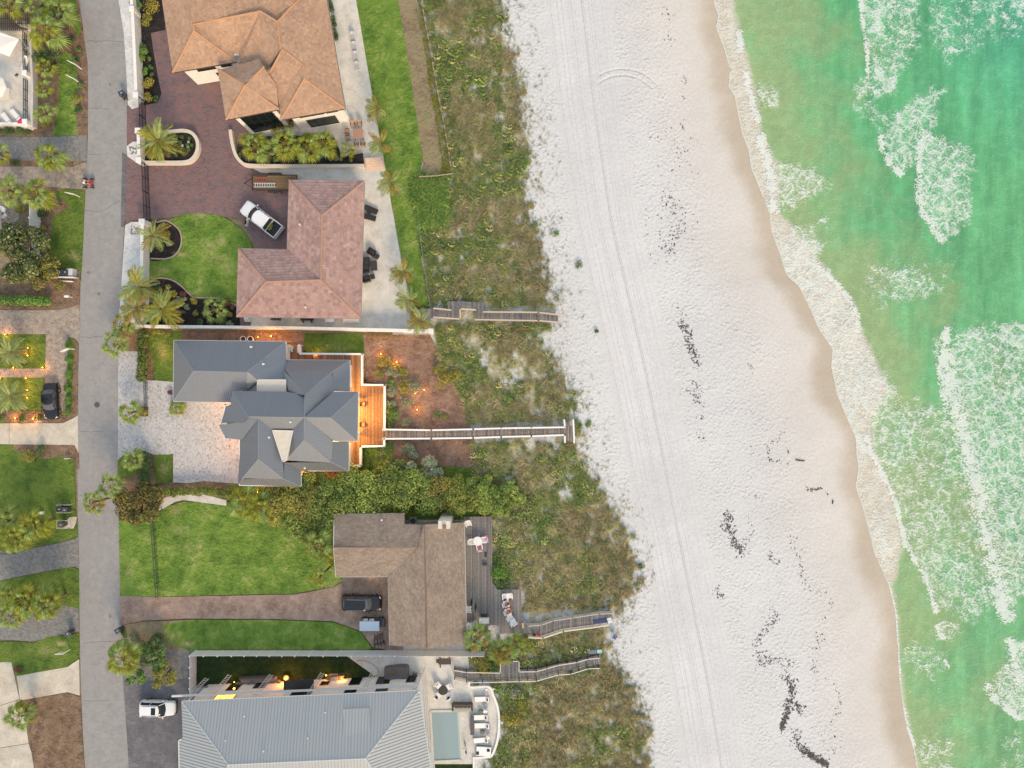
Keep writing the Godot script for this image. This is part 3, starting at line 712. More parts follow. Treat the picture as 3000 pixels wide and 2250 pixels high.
# ---------- buildings ----------
func inset(poly, d):
	var q = PackedVector2Array()
	var k = poly.size()
	var s = -1.0 if Geometry2D.is_polygon_clockwise(poly) else 1.0
	for i in k:
		var a = poly[(i - 1 + k) % k]; var b = poly[i]; var c = poly[(i + 1) % k]
		var d1 = (b - a).normalized(); var d2 = (c - b).normalized()
		var n1 = Vector2(d1.y, -d1.x) * s; var n2 = Vector2(d2.y, -d2.x) * s
		var m = (n1 + n2)
		m = m / maxf(0.35, m.length_squared() * 0.5)
		q.append(b - m * d)
	return q
func V3(f, v):
	return wv(f, v[0], v[1], v[2])
func roof_face(parent, P, st):
	var n = Vector3.ZERO
	var c = Vector3.ZERO
	for i in P.size():
		var a = P[i]; var b = P[(i + 1) % P.size()]
		n += a.cross(b)
		c += a
	c /= P.size()
	if n.y < 0.0:
		n = -n
	n = n.normalized()
	var u = Vector3(n.z, 0, -n.x)
	u = u.normalized() if u.length() > 0.001 else Vector3.RIGHT
	var v = u.cross(n)
	if v.y > 0.0:
		v = -v
	var q = PackedVector2Array()
	var r = Rect2((P[0] - c).dot(u), (P[0] - c).dot(v), 0, 0)
	for p in P:
		var e = Vector2((p - c).dot(u), (p - c).dot(v))
		q.append(e)
		r = r.expand(e)
	var stain = noise(77, 0.02, 4, 0.7)
	var up = func(p, k): return c + u * p.x + v * p.y + n * k
	var base = G.new()
	base.col = st.under
	var t = Geometry2D.triangulate_polygon(q)
	for i in range(0, t.size(), 3):
		var a = q[t[i]]; var b = q[t[i + 1]]; var d = q[t[i + 2]]
		if u.cross(v).dot(n) * (b - a).cross(d - a) < 0.0:
			var sw = b; b = d; d = sw
		base.tri(up.call(a, 0.0), up.call(b, 0.0), up.call(d, 0.0))
	var roof = obj("roof", base, st.mat, parent)
	var many = G.new()
	var right = u.cross(v).dot(n) > 0.0
	var piece = func(g, w, vlow, rise):
		# one tile, shingle or sheet: its lower edge stands proud
		var top = []
		for p in w:
			top.append(up.call(p, 0.012 + rise * clampf(1.0 - (vlow - p.y) / st.course, 0.0, 1.0)))
		for i in range(1, top.size() - 1):
			if right:
				g.tri(top[0], top[i], top[i + 1])
			else:
				g.tri(top[0], top[i + 1], top[i])
		for i in w.size():
			var j = (i + 1) % w.size()
			if absf(w[i].y - vlow) < 0.01 and absf(w[j].y - vlow) < 0.01:
				g.quad(up.call(w[i], 0.0), up.call(w[j], 0.0), top[j], top[i])
	if st.mode == "tile":
		var k = 0
		var y = r.end.y
		var fair = q
		if not right == (not Geometry2D.is_polygon_clockwise(q)):
			pass
		while y > r.position.y:
			var x = r.position.x - (st.length * 0.5 if k % 2 else 0.0) - rng.randf() * st.get("stagger", 0.0) * st.length
			while x < r.end.x:
				var ln = st.length * rr(1.0 - st.get("vary", 0.0), 1.0 + st.get("vary", 0.0))
				var w = PackedVector2Array([Vector2(x, y), Vector2(x + ln, y), Vector2(x + ln, y - st.course), Vector2(x, y - st.course)])
				var inside = true
				for p in w:
					if not Geometry2D.is_point_in_polygon(p, q):
						inside = false
						break
				var mid_ = up.call(w[0], 0.0)
				var cl = jit(st.cols[rng.randi() % st.cols.size()], 0.035) * (1.0 + 0.22 * stain.get_noise_2d(mid_.x * 14.0, mid_.z * 14.0))
				if inside and st.single > 0:
					st.single -= 1
					var key = rng.randi() % 6
					if not st.has("pieces"):
						st.pieces = []
						for z in 6:
							var pg = G.new()
							pg.col = jit(st.cols[z % st.cols.size()], 0.06)
							pg.quad(Vector3(0, 0.012 + st.rise, 0), Vector3(st.length, 0.012 + st.rise, 0), Vector3(st.length, 0.012, -st.course), Vector3(0, 0.012, -st.course))
							pg.quad(Vector3(0, 0, 0), Vector3(st.length, 0, 0), Vector3(st.length, 0.012 + st.rise, 0), Vector3(0, 0.012 + st.rise, 0))
							st.pieces.append(pg.mesh())
					var o = obj("roof_tile", st.pieces[key], st.mat, roof)
					var ux = u if right else u
					o.transform = Transform3D(Basis(ux, n, v), up.call(w[0], 0.0))
					if u.cross(n).dot(v) < 0.0:
						o.transform = Transform3D(Basis(-u, n, v), up.call(w[1], 0.0))
				elif inside:
					many.col = cl
					piece.call(many, w, y, st.rise)
				else:
					for z in Geometry2D.intersect_polygons(w, q):
						many.col = cl
						piece.call(many, z, y, st.rise)
				x += ln
			y -= st.course
			k += 1
		if many.v.size() > 0:
			kind(obj("roof_tiles", many, st.mat, roof), "stuff")
	else:
		# standing seam sheets running down the slope
		var x = r.position.x
		var big = 1e6
		while x < r.end.x:
			var w = PackedVector2Array([Vector2(x, r.end.y + 0.01), Vector2(x + st.length, r.end.y + 0.01), Vector2(x + st.length, r.position.y - 0.01), Vector2(x, r.position.y - 0.01)])
			for z in Geometry2D.intersect_polygons(w, q):
				var g = G.new() if st.single > 0 else many
				g.col = jit(st.cols[0], st.get("vary", 0.03))
				piece.call(g, z, -big, 0.0)
				# the rib along its left edge
				var lo = -big; var hi = big
				for p in z:
					if p.x < x + 0.01:
						lo = maxf(lo, p.y); hi = minf(hi, p.y)
				if hi < lo - 0.05:
					g.col = st.rib
					g.box(up.call(Vector2(x + 0.012, (lo + hi) * 0.5), 0.012 + st.rise * 0.5), Vector3(st.get("ribw", 0.04), st.rise, lo - hi), Basis(u, n, u.cross(n)))
				if st.single > 0:
					obj("roof_panel", g, st.mat, roof)
			x += st.length
		if many.v.size() > 0:
			kind(obj("roof_panels", many, st.mat, roof), "stuff")
	return roof
func roofs(parent, f, V, faces, st):
	for s in faces:
		var P = []
		for k in s.split(" "):
			P.append(V3(f, V[k]))
		roof_face(parent, P, st)
func caps(parent, f, V, pairs, rad, col, m = "shingle"):
	for s in pairs:
		var k = s.split(" ")
		var a = V3(f, V[k[0]]); var b = V3(f, V[k[1]])
		var g = G.new()
		g.col = col
		g.tube([a, b], rad, 6)
		obj("ridge_cap", g, m, parent)
func eave_trim(parent, f, V, s, col, w = 0.12, h = 0.16, drop = 0.08):
	for e in s:
		var k = e.split(" ")
		for i in range(1, k.size()):
			var a = V3(f, V[k[i - 1]]); var b = V3(f, V[k[i]])
			var g = G.new()
			g.col = col
			g.bar(a + Vector3.DOWN * drop, b + Vector3.DOWN * drop, w, h)
			obj("gutter", g, "satin", parent)
func walls(parent, poly, h, col, m = "stucco"):
	var g = G.new()
	g.col = col
	g.prism(poly, -0.1, h)
	return obj("wall", g, m, parent)
func window(parent, a, b, t, w, y0, y1, bars = 1, lit = false):
	# a window in the wall that runs from a to b (x, z); outward is to the right of a to b
	var d = (b - a).normalized()
	var nrm = Vector3(-d.y, 0, d.x)
	var p = a.lerp(b, t)
	var bas = Basis(Vector3(d.x, 0, d.y), Vector3.UP, nrm)
	var c = Vector3(p.x, (y0 + y1) * 0.5, p.y)
	var hh = y1 - y0
	var fr = G.new()
	fr.col = C(60, 58, 56)
	for s in [-1, 1]:
		fr.box(c + bas * Vector3(s * w * 0.5, 0, 0.03), Vector3(0.08, hh + 0.08, 0.1), bas)
		fr.box(c + bas * Vector3(0, s * hh * 0.5, 0.03), Vector3(w - 0.08, 0.08, 0.1), bas)
	for i in range(1, bars + 1):
		fr.box(c + bas * Vector3(-w * 0.5 + w * i / (bars + 1), 0, 0.025), Vector3(0.05, hh - 0.08, 0.08), bas)
	var o = obj("window", fr, "satin", parent)
	var g = G.new()
	g.col = C(28, 34, 36)
	g.box(c + bas * Vector3(0, 0, 0.01), Vector3(w - 0.06, hh - 0.06, 0.04), bas)
	obj("pane", g, "glow" if lit else "glass", o)
	return o
func vent(parent, f, x, y, h, r = 0.09):
	var g = G.new()
	g.col = C(215, 215, 212)
	g.lathe(wv(f, x, y, h), [[r, -0.2], [r, 0.28], [r * 1.4, 0.3], [r * 1.4, 0.36], [0.0, 0.4]], 10)
	obj("vent_pipe", g, "satin", parent)

func tile_house():
	var t = thing("tile_roof_villa", "large white villa under many-hipped orange tile roofs at the top of the photo", "house")
	var V = {"A": [292, 588, 5.4], "B": [808, 500, 5.4], "NW": [175, -240, 5.4], "C": [465, 250, 7.4], "N1": [430, -240, 8.0], "D": [460, 196, 7.5], "E": [1005, 92, 7.9], "F": [1142, 176, 8.5], "G": [1310, -5, 9.6], "G2": [1330, -240, 9.9], "N2": [900, -240, 9.0], "J": [1168, 400, 8.3], "K": [1182, 398, 8.3], "L": [1350, 530, 7.9], "M": [1360, 638, 7.9], "SE": [1690, 880, 5.7], "NE": [1500, -240, 5.7], "SW": [1170, 970, 5.7], "v1": [780, 432, 5.6], "v2": [832, 432, 5.6], "v3": [832, 520, 5.6], "v4": [1000, 488, 5.9], "v5": [1062, 562, 6.2], "P": [1085, 580, 7.4], "Q": [1018, 596, 7.2], "R": [1130, 690, 6.7], "T": [1155, 850, 6.0], "a": [880, 690, 8.4], "b": [726, 970, 6.7], "c": [1154, 886, 6.7], "d": [661, 560, 6.7], "e": [1000, 489, 6.7], "r": [1032, 542, 8.0]}
	# the ridge points of the big sea-side slope lie on one plane rising from its eave
	var e0 = V3("b", V.SE); var e1 = V3("b", V.NE)
	var along = (e1 - e0).normalized()
	var rise = Vector3(along.z, 0, -along.x) * (1.0 if along.z < 0.0 else -1.0)
	var pn = along.cross(rise + Vector3.UP * 0.36).normalized()
	for k in ["F", "J", "L", "M", "G", "G2", "K"]:
		var g0 = W(pt("b", V[k][0], V[k][1]))
		var cam = Vector3(0, H, 0)
		var hit = cam + (g0 - cam) * ((e0 - cam).dot(pn) / (g0 - cam).dot(pn))
		if hit.y > 6.0 and hit.y < 12.0:
			V[k][2] = hit.y
	var body = inset(PackedVector2Array([xz(V3("b", V.NW)), xz(V3("b", V.A)), xz(V3("b", V.B)), xz(V3("b", V.v3)), xz(V3("b", V.v4)), xz(V3("b", V.T)), xz(V3("b", V.SW)), xz(V3("b", V.SE)), xz(V3("b", V.NE))]), 0.75)
	walls(t, body, 5.5, Color(1, 1, 1))
	var porch = inset(PackedVector2Array([xz(V3("b", V.d)), xz(V3("b", V.b)), xz(V3("b", V.c)), xz(V3("b", V.e))]), 0.6)
	walls(t, porch, 6.55, Color(0.98, 0.98, 0.98))
	var st = {"mode": "tile", "mat": "shingle", "course": 0.31, "length": 0.34, "rise": 0.04, "single": 0, "vary": 0.15, "stagger": 0.3, "under": C(150, 110, 84), "cols": [C(203, 166, 138), C(198, 162, 134), C(207, 170, 141), C(194, 158, 132), C(200, 165, 139), C(190, 156, 130)]}
	roofs(t, "b", V, ["NW A C N1", "A B C", "C B v1 D", "N1 C D", "D v1 v2 E", "N1 D E F G G2 N2", "E v2 v3", "E v3 v4", "E v4 J", "J v4 v5", "J v5 K", "E J F", "F J L M SE NE G2 G", "M SE SW", "M SW T L", "K L T R Q P", "a b c", "a d b", "d e r a", "a r R c"], st)
	caps(t, "b", V, ["A C", "B C", "C D", "D E", "E F", "F G", "G G2", "F J", "K P", "P Q", "K L", "L M", "M SE", "M SW", "a b", "a c", "a d", "a r", "C N1"], 0.13, C(214, 166, 130))
	eave_trim(t, "b", V, ["A B", "SW SE", "SE NE", "A NW", "b c", "d b"], C(96, 78, 66))
	var g = G.new()
	g.col = Color(0.35, 0.3, 0.27)
	var a = porch[1]; var b = porch[2]
	window(t, a, b, 0.5, 3.9, 0.5, 5.9, 3)
	for y in [1.9, 3.3, 4.6]:
		var bar = G.new()
		bar.col = C(30, 30, 30)
		var d = (b - a).normalized()
		bar.bar(Vector3(a.x, y, a.y) + Vector3(d.x, 0, d.y) * 0.9 + Vector3(-d.y, 0, d.x) * 0.05, Vector3(a.x, y, a.y) + Vector3(d.x, 0, d.y) * 4.6 + Vector3(-d.y, 0, d.x) * 0.05, 0.08, 0.1)
		obj("glazing_bar", bar, "satin", t)
	window(t, body[1], body[2], 0.36, 2.2, 3.3, 4.9, 3)
	window(t, body[1], body[2], 0.7, 1.2, 3.4, 4.9, 1)
	window(t, body[1], body[2], 0.62, 2.6, 0.5, 2.2, 3)
	window(t, body[6], body[7], 0.4, 3.0, 3.7, 5.1, 3)
	window(t, body[6], body[7], 0.8, 1.4, 3.7, 5.1, 1)
	window(t, body[6], body[7], 0.52, 3.6, 0.4, 2.6, 3)
	for p in [[1715, 982, 0.0], [1612, 1008, 0.0]]:
		var cg = G.new()
		cg.col = Color(1, 1, 1)
		var w = wv("b", p[0], p[1])
		cg.cbox(w + Vector3(0, 2.7, -0.3), Vector3(0.45, 5.4, 0.45), 0.03)
		obj("column", cg, "stucco", t)

func pink_house():
	var t = thing("clay_tile_house", "L-shaped house with pinkish brown clay tile roof beside the white pickup", "house")
	var V = {"a": [1100, 118, 4.0], "b": [1640, 123, 4.0], "c": [1615, 1113, 4.0], "s": [722, 1100, 4.0], "e": [735, 612, 4.0], "f": [1085, 617, 4.0], "g": [1335, 372, 5.7], "h": [1327, 835, 5.75], "i": [935, 848, 5.6]}
	var q = PackedVector2Array()
	for k in "a b c s e f".split(" "):
		q.append(xz(V3("d", V[k])))
	var body = inset(q, 0.7)
	walls(t, body, 3.85, Color(1, 1, 1))
	var st = {"mode": "tile", "mat": "shingle", "course": 0.40, "length": 0.46, "rise": 0.05, "single": 300, "vary": 0.0, "under": C(120, 92, 84), "cols": [C(190, 156, 147), C(184, 150, 142), C(195, 161, 151), C(176, 146, 139), C(188, 157, 149), C(199, 167, 156)]}
	roofs(t, "d", V, ["s c h i", "b c h g", "a b g", "s e i", "e f h i", "f a g h"], st)
	caps(t, "d", V, ["a g", "b g", "g h", "h i", "i s", "i e", "h c"], 0.13, C(196, 156, 136))
	eave_trim(t, "d", V, ["b c", "c s", "s e", "e f", "f a", "a b"], C(150, 142, 138), 0.13, 0.14, 0.06)
	window(t, body[3], body[2], 0.3, 1.6, 1.0, 2.3)
	window(t, body[3], body[2], 0.6, 2.6, 0.2, 2.4, 2)
	vent(t, "d", 1180, 440, 4.9)
	vent(t, "d", 1222, 1035, 4.5)

func grey_house():
	var t = thing("grey_metal_house", "rambling house under blue-grey standing seam metal hips with a lit timber deck", "house")
	var V = {"A": [165, 158, 3.9], "B": [160, 652, 3.9], "C": [1072, 168, 3.9], "D": [632, 655, 3.9], "Da": [632, 570, 4.7], "E": [325, 406, 5.9], "F": [760, 411, 5.9], "Fv": [750, 570, 4.9], "Fw": [848, 478, 5.3], "C1": [1072, 316, 3.9], "C2": [1070, 478, 5.1], "n1": [1590, 320, 3.9], "n2": [1455, 405, 5.1], "n3": [1070, 405, 5.1], "n4": [1225, 595, 7.3], "n5": [1455, 573, 5.15], "n6": [1588, 572, 3.95], "n7": [1460, 572, 6.1],
		"m0": [637, 570, 6.0], "m1": [632, 688, 6.1], "m2": [581, 689, 5.9], "m3": [548, 826, 5.9], "m4": [725, 826, 7.5], "m5": [770, 775, 7.9], "m6": [1222, 782, 7.9], "m7": [1435, 783, 7.9], "m8": [1657, 577, 6.0], "m9": [1652, 973, 6.0], "q8": [1545, 577, 6.0], "q9": [1545, 973, 6.0], "mc": [576, 956, 5.9], "md": [716, 961, 6.0], "me": [1450, 971, 6.0], "mx": [1070, 572, 6.05], "my": [1225, 600, 6.3], "mv": [850, 795, 7.7], "mw": [965, 886, 6.7], "mz": [1122, 886, 6.7],
		"w1": [848, 1120, 7.6], "w2": [718, 1276, 5.9], "w3": [1056, 1281, 5.9], "w4": [695, 962, 5.9], "w5": [694, 1332, 5.2], "w6": [1195, 1341, 4.2], "w7": [1193, 1215, 4.2], "w8": [1058, 1146, 5.8], "w9": [1048, 1135, 5.9],
		"e1": [1219, 965, 7.5], "e2": [1070, 1130, 5.9], "e3": [1443, 1147, 5.9], "e4": [1448, 978, 5.9], "e5": [1580, 980, 4.2], "e6": [1582, 1215, 4.2], "e7": [1252, 1215, 4.3]}
	var block = func(keys, d, h):
		var q = PackedVector2Array()
		for k in keys.split(" "):
			q.append(xz(V3("f", V[k])))
		return walls(t, inset(q, d), h, Color(0.96, 0.95, 0.93))
	block.call("A C C1 n1 n6 n5 n5 Da D B".replace("n5 n5 ", ""), 0.5, 3.7)
	block.call("m0 n7 q8 q9 me mw md mc m3 m2 m1".replace("mw ", ""), 0.6, 5.75)
	block.call("w4 md me e4 e3 w8 w3 w5", 0.5, 5.0)
	block.call("w5 w6 w7 e7 e6 e5 e4 w8", 0.5, 4.0)
	var st = {"mode": "seam", "mat": "metal_roof", "course": 0.4, "length": 0.26, "rise": 0.035, "single": 0, "vary": 0.02, "ribw": 0.03, "under": C(112, 118, 126), "rib": C(132, 136, 140), "cols": [C(140, 144, 149)]}
	roofs(t, "f", V, ["A B E", "A C F E", "B D Da Fv F E", "C C1 C2 Fw F", "Fw F Fv", "C1 n1 n2 n3", "n3 n2 n4", "n2 n5 n7 m6 n4".replace("n7 m6 ", "m6 "), "n1 n6 n5 n2", "n3 n4 my mx C2", "m0 mx my m6 m5", "my n4 m6", "m0 m1 m2 m3 m4 m5", "m3 mc md mv m5 m4", "m5 mv mw mz m6", "m6 m7 m8 n7", "m8 m9 m7", "m6 m7 m9 me", "mv md w4 w5 w2 w1", "mv mw w9 w3 w1", "w1 w2 w3", "w5 w6 w3 w2", "w3 w6 w7 w8", "m6 mz e2 e1", "m6 me e3 e1", "e1 e2 e3", "w8 w7 e7 e6 e3", "e4 e5 e6 e3"], st)
	caps(t, "f", V, ["A E", "B E", "E F", "F C", "n1 n2", "n2 n4", "n4 m6", "m5 m6", "m6 m7", "m7 m8", "m7 m9", "m5 m0", "mv w1", "w1 w2", "w1 w3", "m6 e1", "e1 e2", "e1 e3", "w3 w6", "e3 e6"], 0.045, C(140, 146, 152), "satin")
	eave_trim(t, "f", V, ["A C", "C C1", "A B", "B D", "C1 n1", "n1 n6", "m8 m9", "m9 me", "w4 w5", "w5 w6", "w6 w7", "e5 e6", "e6 e7", "m3 mc", "m2 m3", "n7 m8"], C(222, 222, 220), 0.1, 0.12, 0.05)
	# the two flat roofs
	for a in [[842, 478, 1072, 478, 1072, 576, 838, 576, 5.45], [963, 887, 1128, 890, 1072, 1125, 1056, 1142, 1044, 1132, 6.9]]:
		var h = a[a.size() - 1]
		var g = G.new()
		g.col = C(232, 224, 212)
		g.prism(flat("f", a.slice(0, a.size() - 1), h), h - 2.4, h + 0.02)
		obj("flat_roof", g, "stucco", t)
		var lip = flat("f", a.slice(0, a.size() - 1), h + 0.05)
		lip.append(lip[0])
		kerb_line("parapet", t, lip, 0.1, h + 0.09, "satin", C(226, 226, 222), h - 0.1)
	var fill = G.new()
	fill.col = C(140, 144, 149)
	fill.prism(flat("f", [735, 500, 1072, 478, 1072, 620, 735, 620], 4.6), 2.0, 4.6)
	obj("valley_infill", fill, "metal_roof", t)
	for p in [[795, 212, 4.6], [895, 350, 5.4], [1116, 818, 7.3], [943, 942, 6.7], [1231, 1190, 4.6], [1083, 1279, 5.0]]:
		vent(t, "f", p[0], p[1], p[2], 0.1)
	# porch posts and lit ceiling along the sea side
	for y in [620, 905]:
		var g = G.new()
		g.col = Color(1, 1, 1)
		var w = wv("f", 1690, y)
		g.cbox(Vector3(w.x - 0.2, 2.9, w.z), Vector3(0.3, 5.6, 0.3), 0.02)
		obj("porch_post", g, "stucco", t)

func shingle_house():
	var t = thing("brown_shingle_house", "low house with worn brown shingle gables and a white chimney above a grey deck", "house")
	var V = {"r0": [803, 347, 4.5], "r1": [820, 1150, 4.5], "e0": [1062, 333, 3.2], "e1": [1078, 1120, 3.2], "w0": [790, 345, 4.4], "w1": [578, 1128, 3.2], "w2": [568, 684, 3.2], "k": [758, 492, 4.45], "n0": [218, 280, 3.2], "n1": [677, 277, 3.2], "n2": [677, 346, 3.55], "n3": [215, 493, 4.45], "s0": [230, 685, 3.2]}
	var q = PackedVector2Array()
	for k in "n0 n1 n2 e0 e1 w1 w2 s0".split(" "):
		q.append(xz(V3("i", V[k])))
	walls(t, inset(q, 0.45), 3.1, C(196, 186, 170), "matte")
	var st = {"mode": "tile", "mat": "shingle", "course": 0.2, "length": 0.34, "rise": 0.02, "single": 0, "vary": 0.3, "stagger": 1.0, "under": C(128, 112, 96), "cols": [C(168, 152, 136), C(162, 146, 131), C(172, 156, 140), C(158, 142, 128), C(166, 149, 132), C(154, 139, 126)]}
	roofs(t, "i", V, ["r0 e0 e1 r1", "n3 k w2 s0", "r0 r1 w1 w2 k", "n0 n1 n2 r0 k n3"], st)
	caps(t, "i", V, ["r0 r1", "n3 k"], 0.09, C(140, 120, 104))
	eave_trim(t, "i", V, ["n0 n1", "e0 e1", "w1 w2", "w2 s0", "n0 n3", "n3 s0"], C(210, 208, 202), 0.1, 0.14, 0.06)
	var g = G.new()
	g.col = C(238, 236, 230)
	var p = wv("i", 932, 352, 5.0)
	g.cbox(Vector3(p.x, 2.6, p.z - 0.1), Vector3(1.45, 5.2, 0.95), 0.03)
	var ch = obj("chimney", g, "stucco", t)
	var f = G.new()
	f.col = C(150, 110, 90)
	f.cbox(Vector3(p.x + 0.05, 5.36, p.z + 0.1), Vector3(0.42, 0.3, 0.42), 0.03)
	obj("flue", f, "matte", ch)
	vent(t, "i", 530, 315, 3.5)

func white_house():
	var t = thing("white_metal_house", "big white house with pale ribbed metal hip roof at the bottom of the photo", "house")
	var V = {"nw": [146, 484, 6.0], "ne": [2070, 396, 6.0], "se": [2290, 1930, 6.0], "sw": [140, 2020, 6.0], "r0": [522, 996, 8.9], "r1": [1634, 946, 8.9], "x0": [160, 782, 6.0], "x1": [120, 802, 6.0], "x2": [150, 1330, 6.0], "r2": [522, 1010, 8.88]}
	var q = PackedVector2Array()
	for k in "nw ne se sw".split(" "):
		q.append(xz(V3("j", V[k])))
	var body = inset(q, 0.55)
	walls(t, body, 5.9, Color(1, 1, 1))
	var st = {"mode": "seam", "mat": "pale_roof", "course": 0.4, "length": 0.375, "rise": 0.05, "single": 300, "vary": 0.02, "ribw": 0.05, "under": C(150, 158, 162), "rib": C(164, 167, 166), "cols": [C(178, 181, 180)]}
	roofs(t, "j", V, ["nw ne r1 r0", "ne se r1", "nw x0 x1 sw r0", "se sw r0 r1"], st)
	caps(t, "j", V, ["nw r0", "ne r1", "r0 r1", "sw r0", "se r1"], 0.08, C(196, 202, 204), "satin")
	eave_trim(t, "j", V, ["nw ne", "ne se", "nw x0", "x0 x1", "x1 sw"], C(224, 224, 222), 0.1, 0.14, 0.06)
	# the raised flat dormer
	var d = {"a": [1452, 546, 6.9], "b": [1664, 536, 6.9], "c": [1672, 862, 8.35], "e": [1462, 868, 8.35]}
	var g = G.new()
	g.col = C(176, 179, 178)
	for s in ["a e", "b c", "a b"]:
		var k = s.split(" ")
		var p = V3("j", d[k[0]]); var r = V3("j", d[k[1]])
		g.quad(p + Vector3.DOWN * 0.75, r + Vector3.DOWN * 0.75, r, p)
	var dm = obj("dormer", g, "satin", t)
	var sd = st.duplicate()
	sd.single = 40
	var P = []
	for k in "a b c e".split(" "):
		P.append(V3("j", d[k]))
	var dr = roof_face(t, P, sd)
	for p in [[662, 594, 6.7], [1312, 562, 6.6], [508, 790, 7.6], [1172, 770, 7.7], [816, 876, 8.2]]:
		vent(t, "j", p[0], p[1], p[2], 0.07)
	# doors and windows on the lawn side
	var a = body[1]; var b = body[0]
	for w in [[0.04, 1.2, 0.1, 2.3, 0], [0.17, 1.6, 0.1, 2.4, 1], [0.3, 1.3, 0.1, 2.3, 0], [0.74, 1.4, 0.4, 2.0, 1], [0.52, 2.4, 3.2, 5.2, 2], [0.3, 1.4, 3.4, 5.2, 1], [0.16, 1.4, 3.4, 5.2, 1], [0.86, 2.4, 3.2, 5.2, 2], [0.86, 1.4, 0.1, 2.3, 0], [0.44, 1.0, 1.0, 2.0, 0]]:
		window(t, a, b, w[0], w[1], w[2], w[3], w[4], w[0] == 0.86 and w[2] > 1.0)
	# the bay with its own small glass roof
	var bay = G.new()
	bay.col = Color(1, 1, 1)
	bay.prism(flat("j", [985, 345, 1205, 335, 1215, 470, 990, 480], 0.0), 0.0, 3.1)
	obj("entrance_bay", bay, "stucco", t)
	var lid = G.new()
	lid.col = C(60, 60, 60)
	lid.prism(flat("j", [968, 318, 1212, 305, 1212, 412, 968, 424], 3.3), 3.1, 3.25)
	obj("bay_roof", lid, "satin", t)
	# steel trellis: a beam along the eaves with ladder arms
	var beam = G.new()
	beam.col = C(206, 208, 206)
	beam.bar(wv("j", 66, 440, 5.2), wv("j", 2060, 356, 5.2), 0.22, 0.2)
	var bm = obj("trellis_beam", beam, "satin", t)
	for arm in [[172, 478, 350, 296], [372, 466, 535, 268], [728, 448, 872, 265], [1172, 430, 1286, 252], [1612, 400, 1702, 240], [2020, 400, 2100, 208]]:
		var ag = G.new()
		ag.col = C(190, 186, 178)
		var p = wv("j", arm[0], arm[1], 5.6); var r = wv("j", arm[2], arm[3], 2.6)
		var d2 = (r - p).normalized()
		var sx = Vector3(0.22, 0, 0.06)
		ag.bar(p - sx, r - sx, 0.06, 0.08)
		ag.bar(p + sx, r + sx, 0.06, 0.08)
		for k in 14:
			var m = p.lerp(r, (k + 0.5) / 14.0)
			ag.bar(m - sx, m + sx, 0.05, 0.05)
		obj("trellis_arm", ag, "satin", t)
	for k in 3:
		var rg = G.new()
		rg.col = C(176, 172, 166)
		rg.bar(wv("j", 2092 + k * 14, 260, 5.2 - k * 0.1), wv("j", 2136 + k * 14, 900, 5.2 - k * 0.1), 0.08, 0.1)
		obj("trellis_rail", rg, "satin", t)

# ---------- walls, fences, decks ----------
func wall_line(called, label, cat, f, a, h, th, m = "stucco", col = Color(1, 1, 1), cap = 0.0):
	var line = flat(f, a)
	var t = thing(called, label, cat)
	var o = kerb_line("wall_panel", t, line, th, h, m, col, -0.1)
	if cap > 0.0:
		var o2 = kerb_line("coping", t, line, th + cap, h + 0.08, m, col, h + 0.002)
	return t
func pillar(parent, f, x, y, s, h):
	var g = G.new()
	g.col = Color(1, 1, 1)
	var w = wv(f, x, y)
	g.cbox(Vector3(w.x, h * 0.5, w.z), Vector3(s, h, s), 0.03)
	g.cbox(Vector3(w.x, h + 0.06, w.z), Vector3(s + 0.14, 0.12, s + 0.14), 0.04)
	obj("pillar", g, "stucco", parent)
func panel_fence(label, f, a, h, step):
	# vinyl fence of separate boards between posts
	var t = thing("panel_fence", label, "fence")
	var line = flat(f, a)
	for i in range(1, line.size()):
		var ln = line[i - 1].distance_to(line[i])
		var k = maxi(1, roundi(ln / step))
		for j in k:
			var p = line[i - 1].lerp(line[i], float(j) / k); var q = line[i - 1].lerp(line[i], float(j + 1) / k)
			var g = G.new()
			g.col = jit(C(222, 226, 228), 0.03)
			g.bar(Vector3(p.x, h * 0.5 + 0.02, p.y), Vector3(q.x, h * 0.5 + 0.02, q.y), 0.05, h - 0.1)
			obj("fence_panel", g, "satin", t)
			var pg = G.new()
			pg.col = C(238, 238, 236)
			pg.cbox(Vector3(p.x, h * 0.5 + 0.03, p.y), Vector3(0.13, h + 0.1, 0.13), 0.02)
			pg.lathe(Vector3(p.x, h + 0.07, p.y), [[0.1, 0.0], [0.1, 0.04], [0.0, 0.12]], 8)
			obj("fence_post", pg, "satin", t)
	return t
func iron_gate(called, label, cat, f, x0, y0, x1, y1, h, col, bar_step = 0.14, panels = 3, y = 0.0):
	var t = thing(called, label, cat)
	var a = wv(f, x0, y0); var b = wv(f, x1, y1)
	var fr = G.new()
	fr.col = col
	var up = Vector3.UP
	for k in panels + 1:
		var p = a.lerp(b, float(k) / panels)
		fr.bar(p + up * (0.05 + y), p + up * (h + y), 0.07, 0.07)
	for hh in [0.12, h * 0.55, h - 0.06]:
		fr.bar(a + up * (hh + y), b + up * (hh + y), 0.06, 0.06)
	obj("frame", fr, "satin", t)
	var bars = G.new()
	bars.col = col
	var n = int(a.distance_to(b) / bar_step)
	for k in range(1, n):
		var p = a.lerp(b, float(k) / n)
		bars.bar(p + up * (0.1 + y), p + up * (h - 0.03 + y), 0.025, 0.025)
	kind(obj("bars", bars, "satin", t), "stuff")
	return t
